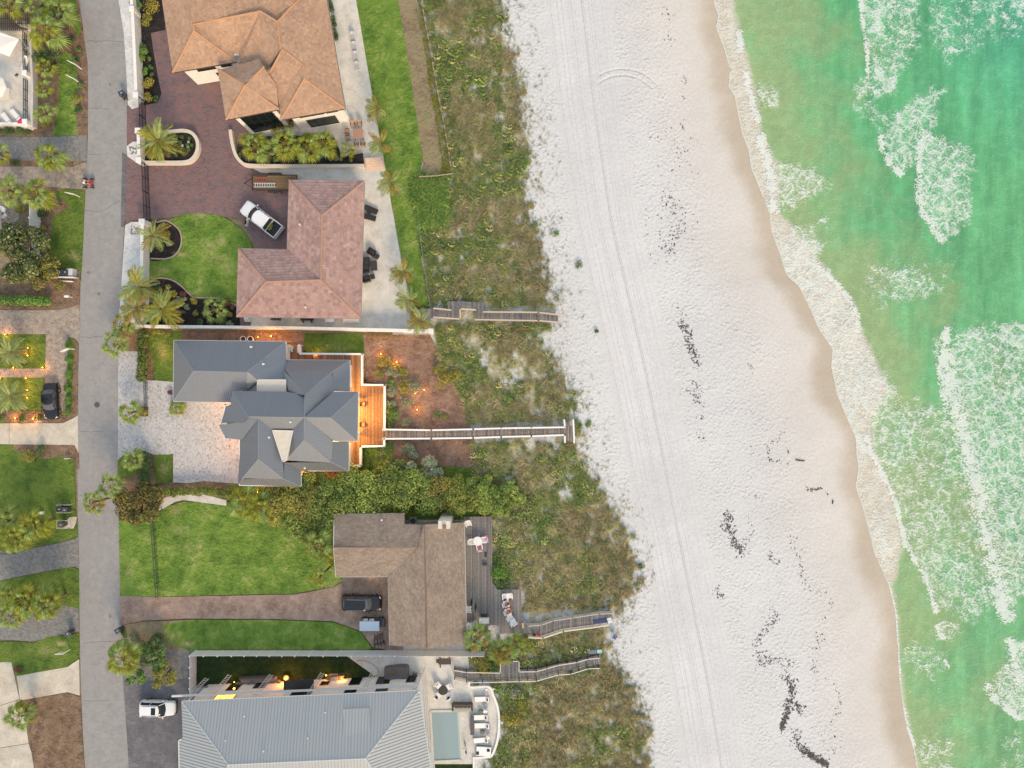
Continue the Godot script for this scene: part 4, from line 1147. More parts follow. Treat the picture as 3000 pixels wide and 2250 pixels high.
func deck(called, label, cat, f, a, h, bw, along_x, cols, m = "timber"):
	# boards laid side by side and cut to the outline, each its own piece
	var poly = flat(f, a, h)
	var t = thing(called, label, cat)
	var r = Rect2(poly[0], Vector2.ZERO)
	for p in poly:
		r = r.expand(p)
	var fr = G.new()
	fr.col = jit(cols[0], 0.0).darkened(0.5)
	fr.prism(inset(poly, 0.06), h - 0.25, h - 0.06)
	obj("joists", fr, m, t)
	var pos = r.position.y if along_x else r.position.x
	var stop = r.end.y if along_x else r.end.x
	while pos < stop:
		var w
		if along_x:
			w = PackedVector2Array([Vector2(r.position.x - 1, pos), Vector2(r.end.x + 1, pos), Vector2(r.end.x + 1, pos + bw - 0.012), Vector2(r.position.x - 1, pos + bw - 0.012)])
		else:
			w = PackedVector2Array([Vector2(pos, r.position.y - 1), Vector2(pos + bw - 0.012, r.position.y - 1), Vector2(pos + bw - 0.012, r.end.y + 1), Vector2(pos, r.end.y + 1)])
		for z in Geometry2D.intersect_polygons(w, poly):
			var g = G.new()
			g.col = jit(cols[rng.randi() % cols.size()], 0.08)
			g.prism(z, h - 0.05, h + rr(-0.004, 0.004))
			obj("board", g, m, t)
		pos += bw
	return t
func rail(t, f, a, h0, h, col, capw, post_step, picket = Color(0, 0, 0, 0)):
	var line = flat(f, a, h0)
	var up = Vector3.UP
	for i in range(1, line.size()):
		var p = Vector3(line[i - 1].x, h0, line[i - 1].y); var q = Vector3(line[i].x, h0, line[i].y)
		var g = G.new()
		g.col = col
		var e = (q - p).normalized() * capw * 0.5
		g.bar(p + up * h - e, q + up * h + e, capw, 0.05)
		obj("handrail", g, "satin", t)
		var ln = p.distance_to(q)
		var k = maxi(1, roundi(ln / post_step))
		for j in k + (1 if i == line.size() - 1 else 0):
			var s = p.lerp(q, float(j) / k)
			var pg = G.new()
			pg.col = col if picket.a == 0.0 else picket
			pg.box(s + up * (h * 0.5 - 0.18), Vector3(0.1, h + 0.3, 0.1))
			obj("post", pg, "satin", t)
		var bg = G.new()
		bg.col = col if picket.a == 0.0 else picket
		bg.bar(p + up * 0.1, q + up * 0.1, 0.04, 0.05)
		if picket.a > 0.0:
			bg.bar(p + up * (h - 0.08), q + up * (h - 0.08), 0.05, 0.04)
			var c = int(ln / 0.13)
			for j in range(1, c):
				var s = p.lerp(q, float(j) / c)
				bg.bar(s + up * 0.1, s + up * (h - 0.05), 0.022, 0.022)
		else:
			bg.bar(p + up * h * 0.5, q + up * h * 0.5, 0.03, 0.09)
		kind(obj("balusters", bg, "satin", t), "stuff")

func fences():
	var t = wall_line("garden_wall", "white garden wall along the road beside the tile villa's dark bed", "wall", "a", [1466, -200, 1490, 0, 1512, 290, 1531, 700, 1545, 1075], 1.6, 0.34, "stucco", Color(1, 1, 1), 0.05)
	pillar(t, "a", 1505, 175, 0.5, 1.75); pillar(t, "a", 1546, 1085, 0.55, 1.75)
	t = wall_line("garden_wall", "short white wall between the two black gates, in front of the round planter", "wall", "c", [1568, -5, 1578, 310], 1.6, 0.34, "stucco", Color(1, 1, 1), 0.05)
	pillar(t, "c", 1568, -10, 0.55, 1.75); pillar(t, "c", 1578, 300, 0.55, 1.75)
	t = wall_line("garden_wall", "long white wall between the road strip and the front lawn with palms", "wall", "c", [1612, 965, 1606, 1320, 1602, 1660, 1598, 2000], 1.6, 0.34, "stucco", Color(1, 1, 1), 0.05)
	pillar(t, "c", 1612, 955, 0.6, 1.75)
	t = wall_line("boundary_wall", "white boundary wall running from the road to the dunes below the pink-roofed house", "wall", "o", [300, 706, 330, 707, 620, 710, 800, 714, 935, 717], 1.7, 0.3, "stucco", Color(1, 1, 1), 0.05)
	pillar(t, "o", 303, 706, 0.6, 1.8); pillar(t, "o", 934, 717, 0.5, 1.75)
	panel_fence("white panel fence between the lawn and the dark turf beside the white metal house", "j", [268, 66, 600, 66, 1100, 66, 1890, 68, 2300, 70, 2600, 72], 2.0, 1.72)
	panel_fence("short white panel fence across the road end of the dark turf yard", "j", [266, 410, 268, 240, 268, 70], 2.0, 1.72)
	t = iron_gate("sliding_gate", "upper black iron driveway gate, between the villa's wall and the round planter", "gate", "a", 1573, 1105, 1584, 1480, 1.7, C(34, 32, 34), 0.15, 2)
	iron_gate("sliding_gate", "long black iron driveway gate below the round planter", "gate", "c", 1604, 318, 1628, 925, 1.7, C(34, 32, 34), 0.13, 4)
	iron_gate("driveway_gate", "black iron gate across the pale cobbled driveway", "gate", "e", 1412, 955, 1416, 1212, 1.1, C(40, 40, 42), 0.22, 3)
	iron_gate("mesh_fence", "thin green wire fence across the lawn near the road", "fence", "g", 1452, 745, 1503, 1470, 1.35, C(62, 84, 62), 0.3, 6)
	iron_gate("terrace_railing", "upper black railing on the edge of the pale terrace at the top left", "railing", "a", 340, 365, 345, 850, 0.9, C(40, 38, 38), 0.16, 4, 0.75)
	iron_gate("terrace_railing", "lower black railing beside the loungers on the pale terrace at the top left", "railing", "a", 348, 905, 345, 1340, 0.9, C(40, 38, 38), 0.16, 4, 0.75)
	# raised terrace at the top left
	t = thing("raised_terrace", "raised pale terrace with white edge walls at the top left corner", "terrace")
	var g = G.new()
	g.col = Color(1, 1, 1)
	g.prism(flat("a", [-300, 300, 340, 300, 352, 700, 355, 1360, -300, 1360], 0.7), -0.05, 0.7)
	obj("platform", g, "tan_gravel", t).material_override = M["pale_paver"]
	kerb_line("edge_wall", t, flat("a", [-300, 1372, 250, 1372, 365, 1400]), 0.3, 1.2, "stucco", Color(1, 1, 1))
	kerb_line("edge_wall", t, flat("a", [372, 340, 388, 720, 398, 1000, 392, 1395]), 0.3, 0.9, "stucco", C(226, 226, 222))
	kerb_line("back_wall", t, flat("a", [-300, 372, 345, 385]), 0.35, 1.4, "stucco", C(236, 226, 212))
	for p in [[365, 850], [370, 1368], [352, 330]]:
		pillar(t, "a", p[0], p[1], 0.5, 1.7)
	# planters with white rims
	t = thing("planter", "round-ended planter with white rim and clipped green balls beside the driveway", "planter")
	var rim = spline(flat("b", [88, 1108, 180, 1098, 300, 1082, 400, 1074, 465, 1092, 505, 1140, 516, 1200, 500, 1262, 460, 1310, 400, 1328, 250, 1330, 88, 1330]), 5)
	kerb_line("rim", t, rim, 0.42, 0.75, "stucco", C(236, 228, 216))
	var soil = G.new()
	soil.col = Color(1, 1, 1)
	soil.prism(rim, 0.0, 0.55)
	obj("soil", soil, "black_mulch", t)
	sheets.append([rim, 0.55, Rect2(-70, -60, 60, 60)])
	t = thing("planter", "long planter of fan palms with white wall below the tile villa", "planter")
	rim = spline(flat("b", [778, 1068, 786, 1130, 800, 1200, 822, 1270, 862, 1325, 920, 1352, 1100, 1358, 1500, 1358, 1852, 1356]), 5)
	kerb_line("rim", t, rim, 0.4, 0.8, "stucco", C(240, 230, 216))
	soil = G.new()
	soil.col = Color(1, 1, 1)
	var bed = flat("b", [815, 1195, 860, 1185, 910, 1110, 1250, 1095, 1600, 1115, 1640, 1210, 1650, 1272, 1832, 1240, 1842, 1345, 900, 1345, 850, 1310], 0.5)
	soil.prism(bed, 0.0, 0.5)
	obj("soil", soil, "black_mulch", t)
	sheets.append([bed, 0.5, Rect2(-70, -60, 80, 60)])
	t = thing("garden_steps", "pale steps down from the villa terrace beside the palm planter", "steps")
	for k in 5:
		var sg = G.new()
		sg.col = C(240, 214, 196)
		sg.prism(flat("b", [1862, 1296 + k * 18, 1990 + k * 5, 1286 + k * 18, 1994 + k * 5, 1304 + k * 18, 1862, 1314 + k * 18]), 0.0, 0.72 - k * 0.13)
		obj("step", sg, "stucco", t)
	# garden edging
	for e in [["pale edging round the small palm bed in the front lawn", "d", [105, 683, 228, 683, 298, 640, 328, 562, 310, 477, 225, 414, 150, 424]], ["pale winding edging between the front lawn and the dark flower bed", "d", [100, 826, 200, 825, 270, 843, 330, 884, 380, 934, 430, 964, 560, 966, 640, 985, 727, 1025]]]:
		tag(kerb_line("garden_edging", self, spline(flat(e[1], e[2]), 5), 0.16, 0.2, "matte", C(176, 156, 142)), e[0], "edging")
	# low timber fence on the dune side
	t = thing("picket_fence", "weathered timber fence with pale posts along the top of the dunes", "fence")
	var ln = flat("m", [205, -160, 220, 0, 262, 230, 300, 440, 350, 720, 400, 980, 455, 1318])
	for i in range(1, ln.size()):
		var k = maxi(1, roundi(ln[i - 1].distance_to(ln[i]) / 1.1))
		for j in k:
			var p = ln[i - 1].lerp(ln[i], float(j) / k); var q = ln[i - 1].lerp(ln[i], float(j + 1) / k)
			var pg = G.new()
			pg.col = jit(C(214, 178, 144), 0.15)
			pg.box(Vector3(p.x, 0.55, p.y), Vector3(0.13, 1.3, 0.2))
			obj("post", pg, "timber", t)
			var rg = G.new()
			rg.col = jit(C(176, 170, 164), 0.08)
			rg.bar(Vector3(p.x, 0.95, p.y), Vector3(q.x, 0.95, q.y), 0.05, 0.1)
			obj("rail", rg, "timber", t)
	for q in [["m", 455, 1318, 330, 1335], ["m", 330, 1335, 200, 1342]]:
		var rg = G.new()
		rg.col = C(220, 180, 160)
		rg.bar(wv(q[0], q[1], q[2], 0.9), wv(q[0], q[3], q[4], 0.9), 0.1, 0.08)
		obj("rail", rg, "timber", t)
	iron_gate("lawn_fence", "thin wire fence along the sea edge of the bright lawn", "fence", "o", 904, 480, 930, 664, 0.8, C(120, 132, 110), 0.5, 6)
	# timber decks and boardwalks
	var warm = [C(176, 128, 92), C(188, 138, 98), C(164, 116, 82), C(196, 150, 112), C(150, 108, 82)]
	var grey = [C(160, 156, 152), C(148, 144, 141), C(172, 168, 164), C(136, 132, 130), C(155, 150, 144)]
	var brown = [C(166, 154, 144), C(154, 142, 134), C(176, 164, 154), C(144, 130, 122), C(180, 170, 162)]
	t = deck("timber_deck", "lit warm timber deck with white rail on the sea side of the grey house", "deck", "f", [1075, 190, 1200, 195, 1205, 272, 1700, 275, 1700, 520, 1880, 522, 1880, 1000, 1690, 1006, 1690, 1165, 1500, 1165, 1500, 330, 1075, 315], 0.7, 0.15, false, warm)
	rail(t, "f", [1200, 200, 1204, 268, 1700, 272, 1700, 518, 1882, 520, 1880, 878], 0.7, 0.95, C(240, 240, 238), 0.24, 1.9)
	rail(t, "f", [1878, 948, 1878, 1008, 1690, 1012, 1688, 1168, 1590, 1164], 0.7, 0.95, C(240, 240, 238), 0.24, 1.9)
	rail(t, "f", [1078, 250, 1078, 312], 0.7, 0.95, C(240, 240, 238), 0.14, 1.9)
	t = deck("boardwalk", "long straight brown boardwalk with white rails from the lit deck to the sand", "boardwalk", "l", [226, 1292, 640, 1300, 1000, 1292, 1240, 1284, 1780, 1268, 1860, 1268, 1866, 1400, 1795, 1400, 1790, 1345, 1400, 1360, 1000, 1370, 640, 1375, 226, 1378], 0.7, 0.145, false, brown)
	rail(t, "l", [226, 1294, 640, 1300, 1000, 1292, 1240, 1284, 1500, 1280, 1788, 1275, 1782, 1215], 0.7, 0.95, C(238, 238, 238), 0.2, 2.2)
	rail(t, "l", [226, 1374, 640, 1372, 1000, 1367, 1240, 1358, 1500, 1352, 1788, 1342, 1788, 1402], 0.7, 0.95, C(238, 238, 238), 0.2, 2.2)
	rail(t, "l", [1860, 1215, 1868, 1405], 0.7, 0.95, C(238, 238, 238), 0.2, 2.2)
	t = deck("boardwalk", "grey boardwalk with a side landing, from the pink house's terrace to the beach", "boardwalk", "l", [458, 254, 662, 252, 775, 258, 772, 186, 905, 186, 1102, 202, 1100, 280, 1570, 284, 1735, 305, 1732, 372, 1560, 358, 1020, 346, 1016, 262, 890, 262, 893, 342, 662, 332, 458, 332], 0.6, 0.145, false, grey)
	rail(t, "l", [1092, 284, 1560, 288, 1752, 312], 0.6, 0.95, C(200, 182, 160), 0.16, 2.0)
	rail(t, "l", [1020, 350, 1560, 360, 1732, 372], 0.6, 0.95, C(200, 182, 160), 0.16, 2.0)
	rail(t, "l", [664, 254, 806, 268], 0.6, 0.95, C(206, 190, 170), 0.16, 2.0)
	rail(t, "l", [664, 330, 890, 345, 888, 258, 1018, 266], 0.6, 0.95, C(206, 190, 170), 0.16, 2.0)
	t = deck("grey_deck", "weathered grey deck behind the brown shingle house", "deck", "i", [1060, 296, 1242, 294, 1244, 720, 1275, 768, 1432, 768, 1436, 960, 1480, 990, 1480, 1050, 1290, 1056, 1285, 1000, 1070, 1000], 0.6, 0.15, false, grey)
	t = deck("boardwalk", "grey boardwalk with pale rails curving from the grey deck to the sand", "boardwalk", "i", [1480, 992, 1560, 992, 1640, 965, 1770, 945, 1930, 915, 2015, 908, 2030, 975, 1900, 1005, 1700, 1030, 1570, 1066, 1480, 1062], 0.6, 0.145, false, grey)
	rail(t, "i", [1480, 988, 1560, 982, 1635, 955, 1760, 936, 1930, 910, 2015, 908], 0.6, 0.95, C(190, 184, 176), 0.1, 1.9)
	rail(t, "i", [1480, 1062, 1570, 1066, 1700, 1022, 1890, 998, 1990, 982], 0.6, 0.95, C(214, 206, 192), 0.16, 1.9)
	t = deck("boardwalk", "grey boardwalk with black railings from the pool terrace to the beach", "boardwalk", "k", [450, 362, 560, 375, 905, 385, 910, 296, 1085, 290, 1090, 376, 1260, 376, 1480, 320, 1660, 290, 1880, 232, 1905, 240, 1905, 325, 1770, 335, 1600, 390, 1480, 400, 1270, 462, 600, 480, 450, 448], 0.5, 0.145, false, grey)
	var iron = Color(0.02, 0.02, 0.02, 1.0)
	rail(t, "k", [1092, 372, 1260, 370, 1366, 340, 1476, 308, 1660, 280, 1770, 248, 1880, 236], 0.5, 0.95, C(216, 210, 200), 0.1, 1.4, iron)
	rail(t, "k", [450, 452, 570, 478, 730, 476, 1092, 468, 1262, 464, 1370, 432, 1480, 402, 1600, 395, 1770, 342, 1884, 338], 0.5, 0.95, C(216, 210, 200), 0.1, 1.4, iron)
	rail(t, "k", [450, 358, 570, 378, 905, 384, 908, 290], 0.5, 0.95, C(216, 210, 200), 0.1, 1.4, iron)
	rail(t, "k", [1036, 268, 1090, 268, 1090, 372], 0.5, 0.95, C(216, 210, 200), 0.1, 1.4, iron)
	# the pool terrace: curved white kerb wall and the pool itself
	t = thing("terrace_wall", "low white curved wall round the sea side of the pool terrace", "wall")
	kerb_line("curved_wall", t, spline(flat("k", [605, 480, 605, 540, 790, 537, 835, 620, 870, 710, 888, 800, 893, 900, 882, 1040, 852, 1150, 815, 1228]), 4), 0.28, 0.55, "stucco", Color(1, 1, 1))
	kerb_line("curved_wall", t, flat("k", [815, 1228, 640, 1240, 644, 1420, 650, 1640]), 0.28, 0.55, "stucco", Color(1, 1, 1))
	t = thing("swimming_pool", "rectangular pool with flat grey-green water beside the white metal house", "pool")
	var rimp = flat("k", [212, 782, 494, 778, 526, 1268, 240, 1282])
	var y0 = gy(rimp[0].x, rimp[0].y)
	for q in [[rimp[0], rimp[1]], [rimp[1], rimp[2]], [rimp[2], rimp[3]], [rimp[3], rimp[0]]]:
		var cg = G.new()
		cg.col = C(226, 224, 216)
		cg.bar(Vector3(q[0].x, y0 + 0.03, q[0].y), Vector3(q[1].x, y0 + 0.03, q[1].y), 0.26, 0.16)
		obj("coping", cg, "stucco", t)
	var wg = G.new()
	wg.col = C(148, 168, 172)
	wg.prism(rimp, y0 - 0.3, y0 + 0.02)
	obj("water", wg, "pool_water", t)
	var sp = G.new()
	sp.col = C(168, 190, 188)
	sp.prism(flat("k", [470, 782, 494, 780, 526, 1266, 500, 1268]), y0 - 0.2, y0 + 0.03)
	obj("ledge", sp, "pool_water", t)

# ---------- plants ----------
const GREEN = [[82, 120, 46], [106, 144, 56], [128, 160, 66], [68, 102, 44]]
const OLIVE = [[130, 128, 54], [150, 142, 60], [108, 120, 52], [166, 152, 66]]
const YELLOW = [[170, 150, 50], [146, 142, 52], [112, 122, 46], [190, 166, 70]]
const SILVER = [[150, 156, 122], [130, 140, 104], [170, 172, 142], [110, 124, 88]]
const DARK = [[66, 94, 46], [84, 112, 52], [56, 80, 44], [100, 124, 60]]
const RED = [[120, 62, 52], [96, 70, 48], [140, 84, 70], [80, 84, 44]]
func cols_of(a):
	var out = []
	for c in a:
		out.append(C(c[0], c[1], c[2]))
	return out
func leaf(g, p, out, size, c):
	var t = Vector3(rr(-1, 1), rr(-1, 1), rr(-1, 1))
	var nrm = (out * 0.9 + Vector3.UP * 0.5 + t * 0.8).normalized()
	var a = nrm.cross(t).normalized() * size * 0.5
	var b = nrm.cross(a).normalized() * size * 0.3
	g.col = c
	var tip = p + a - nrm * size * 0.12
	var nb = (nrm + Vector3.UP * 0.9 + out * 0.5).normalized()
	g.trin(p - a, tip, p + b, nb, nb, nb)
	g.trin(p - a, p - b, tip, nb, nb, nb)
func leaf_mass(g, centre, rad, n, size, cols):
	for k in n:
		var d = Vector3(rr(-1, 1), rr(-1, 1), rr(-1, 1))
		while d.length_squared() > 1.0 or d.length_squared() < 0.02:
			d = Vector3(rr(-1, 1), rr(-1, 1), rr(-1, 1))
		var r = pow(d.length(), 0.45)
		d = d.normalized()
		if d.y < -0.35:
			d.y *= -0.5
		leaf(g, centre + d * r * rad, d, size * rr(0.7, 1.3), jit(cols[rng.randi() % cols.size()], 0.22))
func stem(at, top, r, parent, col = C(112, 92, 74)):
	var g = G.new()
	g.col = col
	var m = (at + top) * 0.5 + Vector3(rr(-0.15, 0.15), 0, rr(-0.15, 0.15))
	g.tube([at, m, top], [r, r * 0.8, r * 0.55], 7)
	return obj("trunk", g, "bark", parent)
func tree(called, label, cat, f, x, y, h, R, pal, leafsize = 0.3, n = 3200, group = "", seedy = 0):
	# a broadleaf crown made of overlapping clumps of separate leaves
	var top = wv(f, x, y, h)
	var at = Vector3(top.x, gy(top.x, top.z), top.z)
	var t = thing(called, label, cat, at, 0.0, group)
	var hh = h - at.y
	stem(Vector3(0, -0.1, 0), Vector3(0, hh * 0.75, 0), clampf(R * 0.07, 0.05, 0.25), t)
	for k in 3:
		var a = TAU * (k + rr(0, 0.6)) / 3.0
		var g = G.new()
		g.col = C(112, 92, 74)
		g.tube([Vector3(0, hh * 0.35, 0), Vector3(cos(a) * R * 0.3, hh * 0.6, sin(a) * R * 0.3), Vector3(cos(a) * R * 0.6, hh * 0.8, sin(a) * R * 0.6)], [R * 0.04, R * 0.03, R * 0.015], 5)
		obj("limb", g, "bark", t)
	var g2 = G.new()
	var cols = cols_of(pal)
	var lumps = maxi(7, int(R * 6.0))
	for k in lumps:
		var a = rr(0, TAU); var q = sqrt(rng.randf()) * R * 0.8
		var lr = R * rr(0.22, 0.42)
		var c = Vector3(cos(a) * q, hh * rr(0.62, 0.88) - q * 0.18, sin(a) * q)
		var m = rr(0.72, 1.25)
		var tint = []
		for z in cols:
			tint.append(Color(z.r * m, z.g * m, z.b * m))
		leaf_mass(g2, c, Vector3(lr, lr * 0.7, lr), int(n / lumps), leafsize, tint)
	obj("crown", g2, "leaf", t)
	return t
var bush_cache = {}
func bush(label, f, x, y, R, pal, cat = "shrub", h = 0.0, n = 420, size = 0.16, group = "", called = "shrub"):
	var at = on(f, x, y)
	if h == 0.0:
		h = R * 1.2
	var t = thing(called, label, cat, at, rr(0, TAU), group)
	var key = str(pal) + str(rng.randi() % 3) + str(n) + str(snappedf(size / R, 0.1)) + str(snappedf(h / R, 0.3))
	if not bush_cache.has(key):
		var g = G.new()
		var cols = cols_of(pal)
		for k in 6:
			var a = rr(0, TAU); var q = sqrt(rng.randf()) * 0.55
			leaf_mass(g, Vector3(cos(a) * q, h / R * rr(0.4, 0.66), sin(a) * q), Vector3(0.5, h / R * 0.36, 0.5), n / 6, size / R, cols)
		var s = G.new()
		s.col = C(100, 82, 66)
		for k in 4:
			var a = TAU * k / 4.0
			s.tube([Vector3(0, -0.02, 0), Vector3(cos(a) * 0.3, h / R * 0.5, sin(a) * 0.3)], 0.03, 4)
		bush_cache[key] = [g.mesh(), s.mesh()]
	var o = obj("foliage", bush_cache[key][0], "leaf", t)
	o.scale = Vector3.ONE * R
	var o2 = obj("stems", bush_cache[key][1], "bark", t)
	o2.scale = Vector3.ONE * R
	return t
func hedge(label, f, a, w, h, pal, n, size = 0.2):
	var line = flat(f, a)
	var t = thing("hedge", label, "hedge")
	var g = G.new()
	var s = G.new()
	s.col = C(90, 74, 60)
	var cols = cols_of(pal)
	var total = 0.0
	for i in range(1, line.size()):
		total += line[i].distance_to(line[i - 1])
	for i in range(1, line.size()):
		var ln = line[i].distance_to(line[i - 1])
		var k = maxi(1, int(ln / 0.55))
		for j in k:
			var p = line[i - 1].lerp(line[i], (j + rr(0.2, 0.8)) / k)
			var y = gy(p.x, p.y)
			var m = rr(0.75, 1.25)
			var tint = []
			for z in cols:
				tint.append(Color(z.r * m, z.g * m, z.b * m))
			leaf_mass(g, Vector3(p.x + rr(-0.1, 0.1), y + h * rr(0.5, 0.65), p.y + rr(-0.1, 0.1)), Vector3(w * rr(0.42, 0.6), h * 0.5, w * rr(0.42, 0.6)), int(n * ln / total / k), size, tint)
			s.tube([Vector3(p.x, y - 0.05, p.y), Vector3(p.x, y + h * 0.6, p.y)], 0.03, 4)
	obj("foliage", g, "leaf", t)
	obj("stems", s, "bark", t)
	return t

# palm leaves: one metre long, lying along +x, shared by all palms
var fronds = {}
func frond_mesh(kind_, droop):
	var g = G.new()
	if kind_ == "feather":
		var pts = []; var rad = []
		for i in 9:
			var s = i / 8.0
			pts.append(Vector3(s * (1.0 - droop * 0.15), 0.28 * s - (0.28 + droop) * s * s, 0))
			rad.append(lerp(0.016, 0.003, s))
		g.col = C(150, 150, 90)
		g.tube(pts, rad, 4, false)
		for i in 20:
			var s = 0.14 + 0.86 * i / 19.0
			var p = Vector3(s * (1.0 - droop * 0.15), 0.28 * s - (0.28 + droop) * s * s, 0)
			var ln = 0.34 * pow(sin(PI * (0.12 + 0.8 * s)), 0.7)
			for sd in [-1.0, 1.0]:
				g.col = jit(C(148, 160, 92), 0.3)
				var tip = p + Vector3(ln * 0.75, -ln * rr(0.1, 0.4), sd * ln * rr(0.55, 0.8))
				var mid = p.lerp(tip, 0.45) + Vector3(0, ln * 0.06, 0)
				var w = Vector3(0.018, 0.0, -sd * 0.012)
				g.tri(p, mid + w, mid - w)
				g.tri(mid - w, mid + w, tip)
	else:
		g.col = C(140, 138, 80)
		g.tube([Vector3.ZERO, Vector3(0.28, 0.07, 0), Vector3(0.54, 0.04, 0)], [0.018, 0.014, 0.01], 4, false)
		var c = Vector3(0.52, 0.04, 0)
		for i in 15:
			var a0 = lerp(-1.8, 1.8, i / 15.0); var a1 = lerp(-1.8, 1.8, (i + 1) / 15.0); var am = (a0 + a1) * 0.5
			var ln = 0.50 * (0.62 + 0.38 * cos(am * 0.75)) * rr(0.9, 1.08)
			g.col = jit(C(134, 154, 80), 0.4)
			var q0 = c + Vector3(cos(a0), 0, sin(a0)) * ln * 0.5 + Vector3.DOWN * droop * 0.18 * ln
			var q1 = c + Vector3(cos(a1), 0, sin(a1)) * ln * 0.5 + Vector3.DOWN * droop * 0.18 * ln
			var mid = c + Vector3(cos(am), 0.1, sin(am)) * ln * 0.5 + Vector3.DOWN * droop * 0.12 * ln
			var tip = c + Vector3(cos(am), 0, sin(am)) * ln + Vector3.DOWN * (droop * 0.75 + rr(0, 0.12)) * ln
			g.tri(c, mid, q0); g.tri(c, q1, mid)
			g.tri(q0, mid, tip); g.tri(mid, q1, tip)
	return g.mesh()
func palm(kind_, label, f, cx, cy, h, R, base = null, look = "fern", n = 18, wind = 0.0, dead = 3, group = ""):
	# crown centre in the plan; the trunk runs from its foot to the crown
	var top = wv(f, cx, cy, h)
	var foot = on(f, base[0], base[1]) if base != null else Vector3(top.x, gy(top.x, top.z), top.z)
	var t = thing("feather_palm" if kind_ == "feather" else "fan_palm", label, "palm tree", foot, 0.0, group)
	var g = G.new()
	var d = top - foot
	var r = clampf(R * 0.08, 0.09, 0.2)
	var pts = []; var rad = []
	for i in 9:
		var s = i / 8.0
		pts.append(Vector3(d.x * pow(s, 1.3), d.y * s - 0.1 * (1.0 - s), d.z * pow(s, 1.3)))
		rad.append(r * (1.25 - 0.35 * s + (0.05 if i % 2 else -0.05)))
	g.col = C(190, 172, 150)
	g.tube(pts, rad, 9)
	obj("trunk", g, "bark", t)
	var lim = {"fern": ["fern", "fern", "golden"], "golden": ["golden", "golden", "fern"], "silver": ["silver", "silver", "fern"], "dry": ["silver", "dead", "fern"]}[look]
	var m = n if kind_ == "feather" else int(n * 0.86)
	for i in m + dead:
		var key = kind_ + str(rng.randi() % 4)
		if not fronds.has(key):
			fronds[key] = frond_mesh(kind_, [0.15, 0.35, 0.55, 0.8][int(key.right(1))])
		var isdead = i >= m
		var a = i * 2.39996 + rr(-0.25, 0.25)
		var age = float(i) / m
		var el = deg_to_rad((lerp(42.0, -26.0, age) if kind_ == "fan" else lerp(52.0, -14.0, pow(age, 0.8))) + rr(-8, 8)) if not isdead else deg_to_rad(rr(-60, -25))
		var dir = Vector3(cos(a) * cos(el), sin(el), sin(a) * cos(el))
		if wind > 0.0 and not isdead:
			dir = (dir + Vector3(-wind, 0.0, wind * 0.35)).normalized()
		elif wind > 0.0:
			dir = (Vector3(rr(0.2, 0.9), -0.4, rr(-0.1, 0.9))).normalized()
		var up = Vector3.UP if absf(dir.y) < 0.98 else Vector3.RIGHT
		var z = dir.cross(up).normalized()
		var y = z.cross(dir)
		var ln = R * rr(0.85, 1.15) * (0.75 if isdead else (lerp(0.5, 1.12, minf(1.0, age * 1.5)) if kind_ == "fan" else 1.05))
		var o = obj("frond", fronds[key], "dead" if isdead else lim[rng.randi() % 3], t)
		o.transform = Transform3D(Basis(dir * ln, y * ln, z * ln), d + Vector3.UP * 0.05)
	if kind_ == "fan":
		var b = G.new()
		b.col = C(126, 96, 60)
		b.lathe(d - Vector3.UP * 0.5, [[r, 0.0], [r * 1.6, 0.2], [r * 1.1, 0.42], [0.0, 0.5]], 9)
		obj("boot", b, "bark", t)
	return t

# ground cover
func tuft(n, ln, w, lean):
	var g = G.new()
	for k in n:
		var a = TAU * k / n + rr(-0.4, 0.4)
		var el = rr(0.35, 1.25)
		var d = Vector3(cos(a) * cos(el) - lean, sin(el), sin(a) * cos(el) + lean * 0.4).normalized()
		var s = Vector3(-d.z, 0, d.x).normalized() * w * 0.5
		var l = ln * rr(0.65, 1.15)
		var root = Vector3(rr(-0.08, 0.08), 0, rr(-0.08, 0.08))
		var mid = root + d * l * 0.55
		var tip = root + d * l + Vector3(d.x * l * 0.15, -l * 0.22, d.z * l * 0.15)
		g.col = jit(Color(0.82, 0.82, 0.82), 0.2)
		var nn = (Vector3.UP * 1.2 + Vector3(d.x, 0, d.z) * 0.6).normalized()
		g.trin(root - s, root + s, mid + s * 0.8, nn, nn, nn)
		g.trin(root - s, mid + s * 0.8, mid - s * 0.8, nn, nn, nn)
		g.trin(mid - s * 0.8, mid + s * 0.8, tip, nn, nn, nn)
	return g.mesh()
func scatter(called, label, cat, mesh, xf, cols, m = "leaf"):
	var mm = MultiMesh.new()
	mm.transform_format = MultiMesh.TRANSFORM_3D
	mm.use_colors = true
	mm.mesh = mesh
	mm.instance_count = xf.size()
	for i in xf.size():
		mm.set_instance_transform(i, xf[i])
		mm.set_instance_color(i, cols[i])
	var o = MultiMeshInstance3D.new()
	o.multimesh = mm
	o.name = numbered(called, self)
	o.material_override = M[m]
	add_child(o, true)
	tag(o, label, cat)
	return kind(o, "stuff")
func terrain(X, Y):
	return beach_height(X, Y)
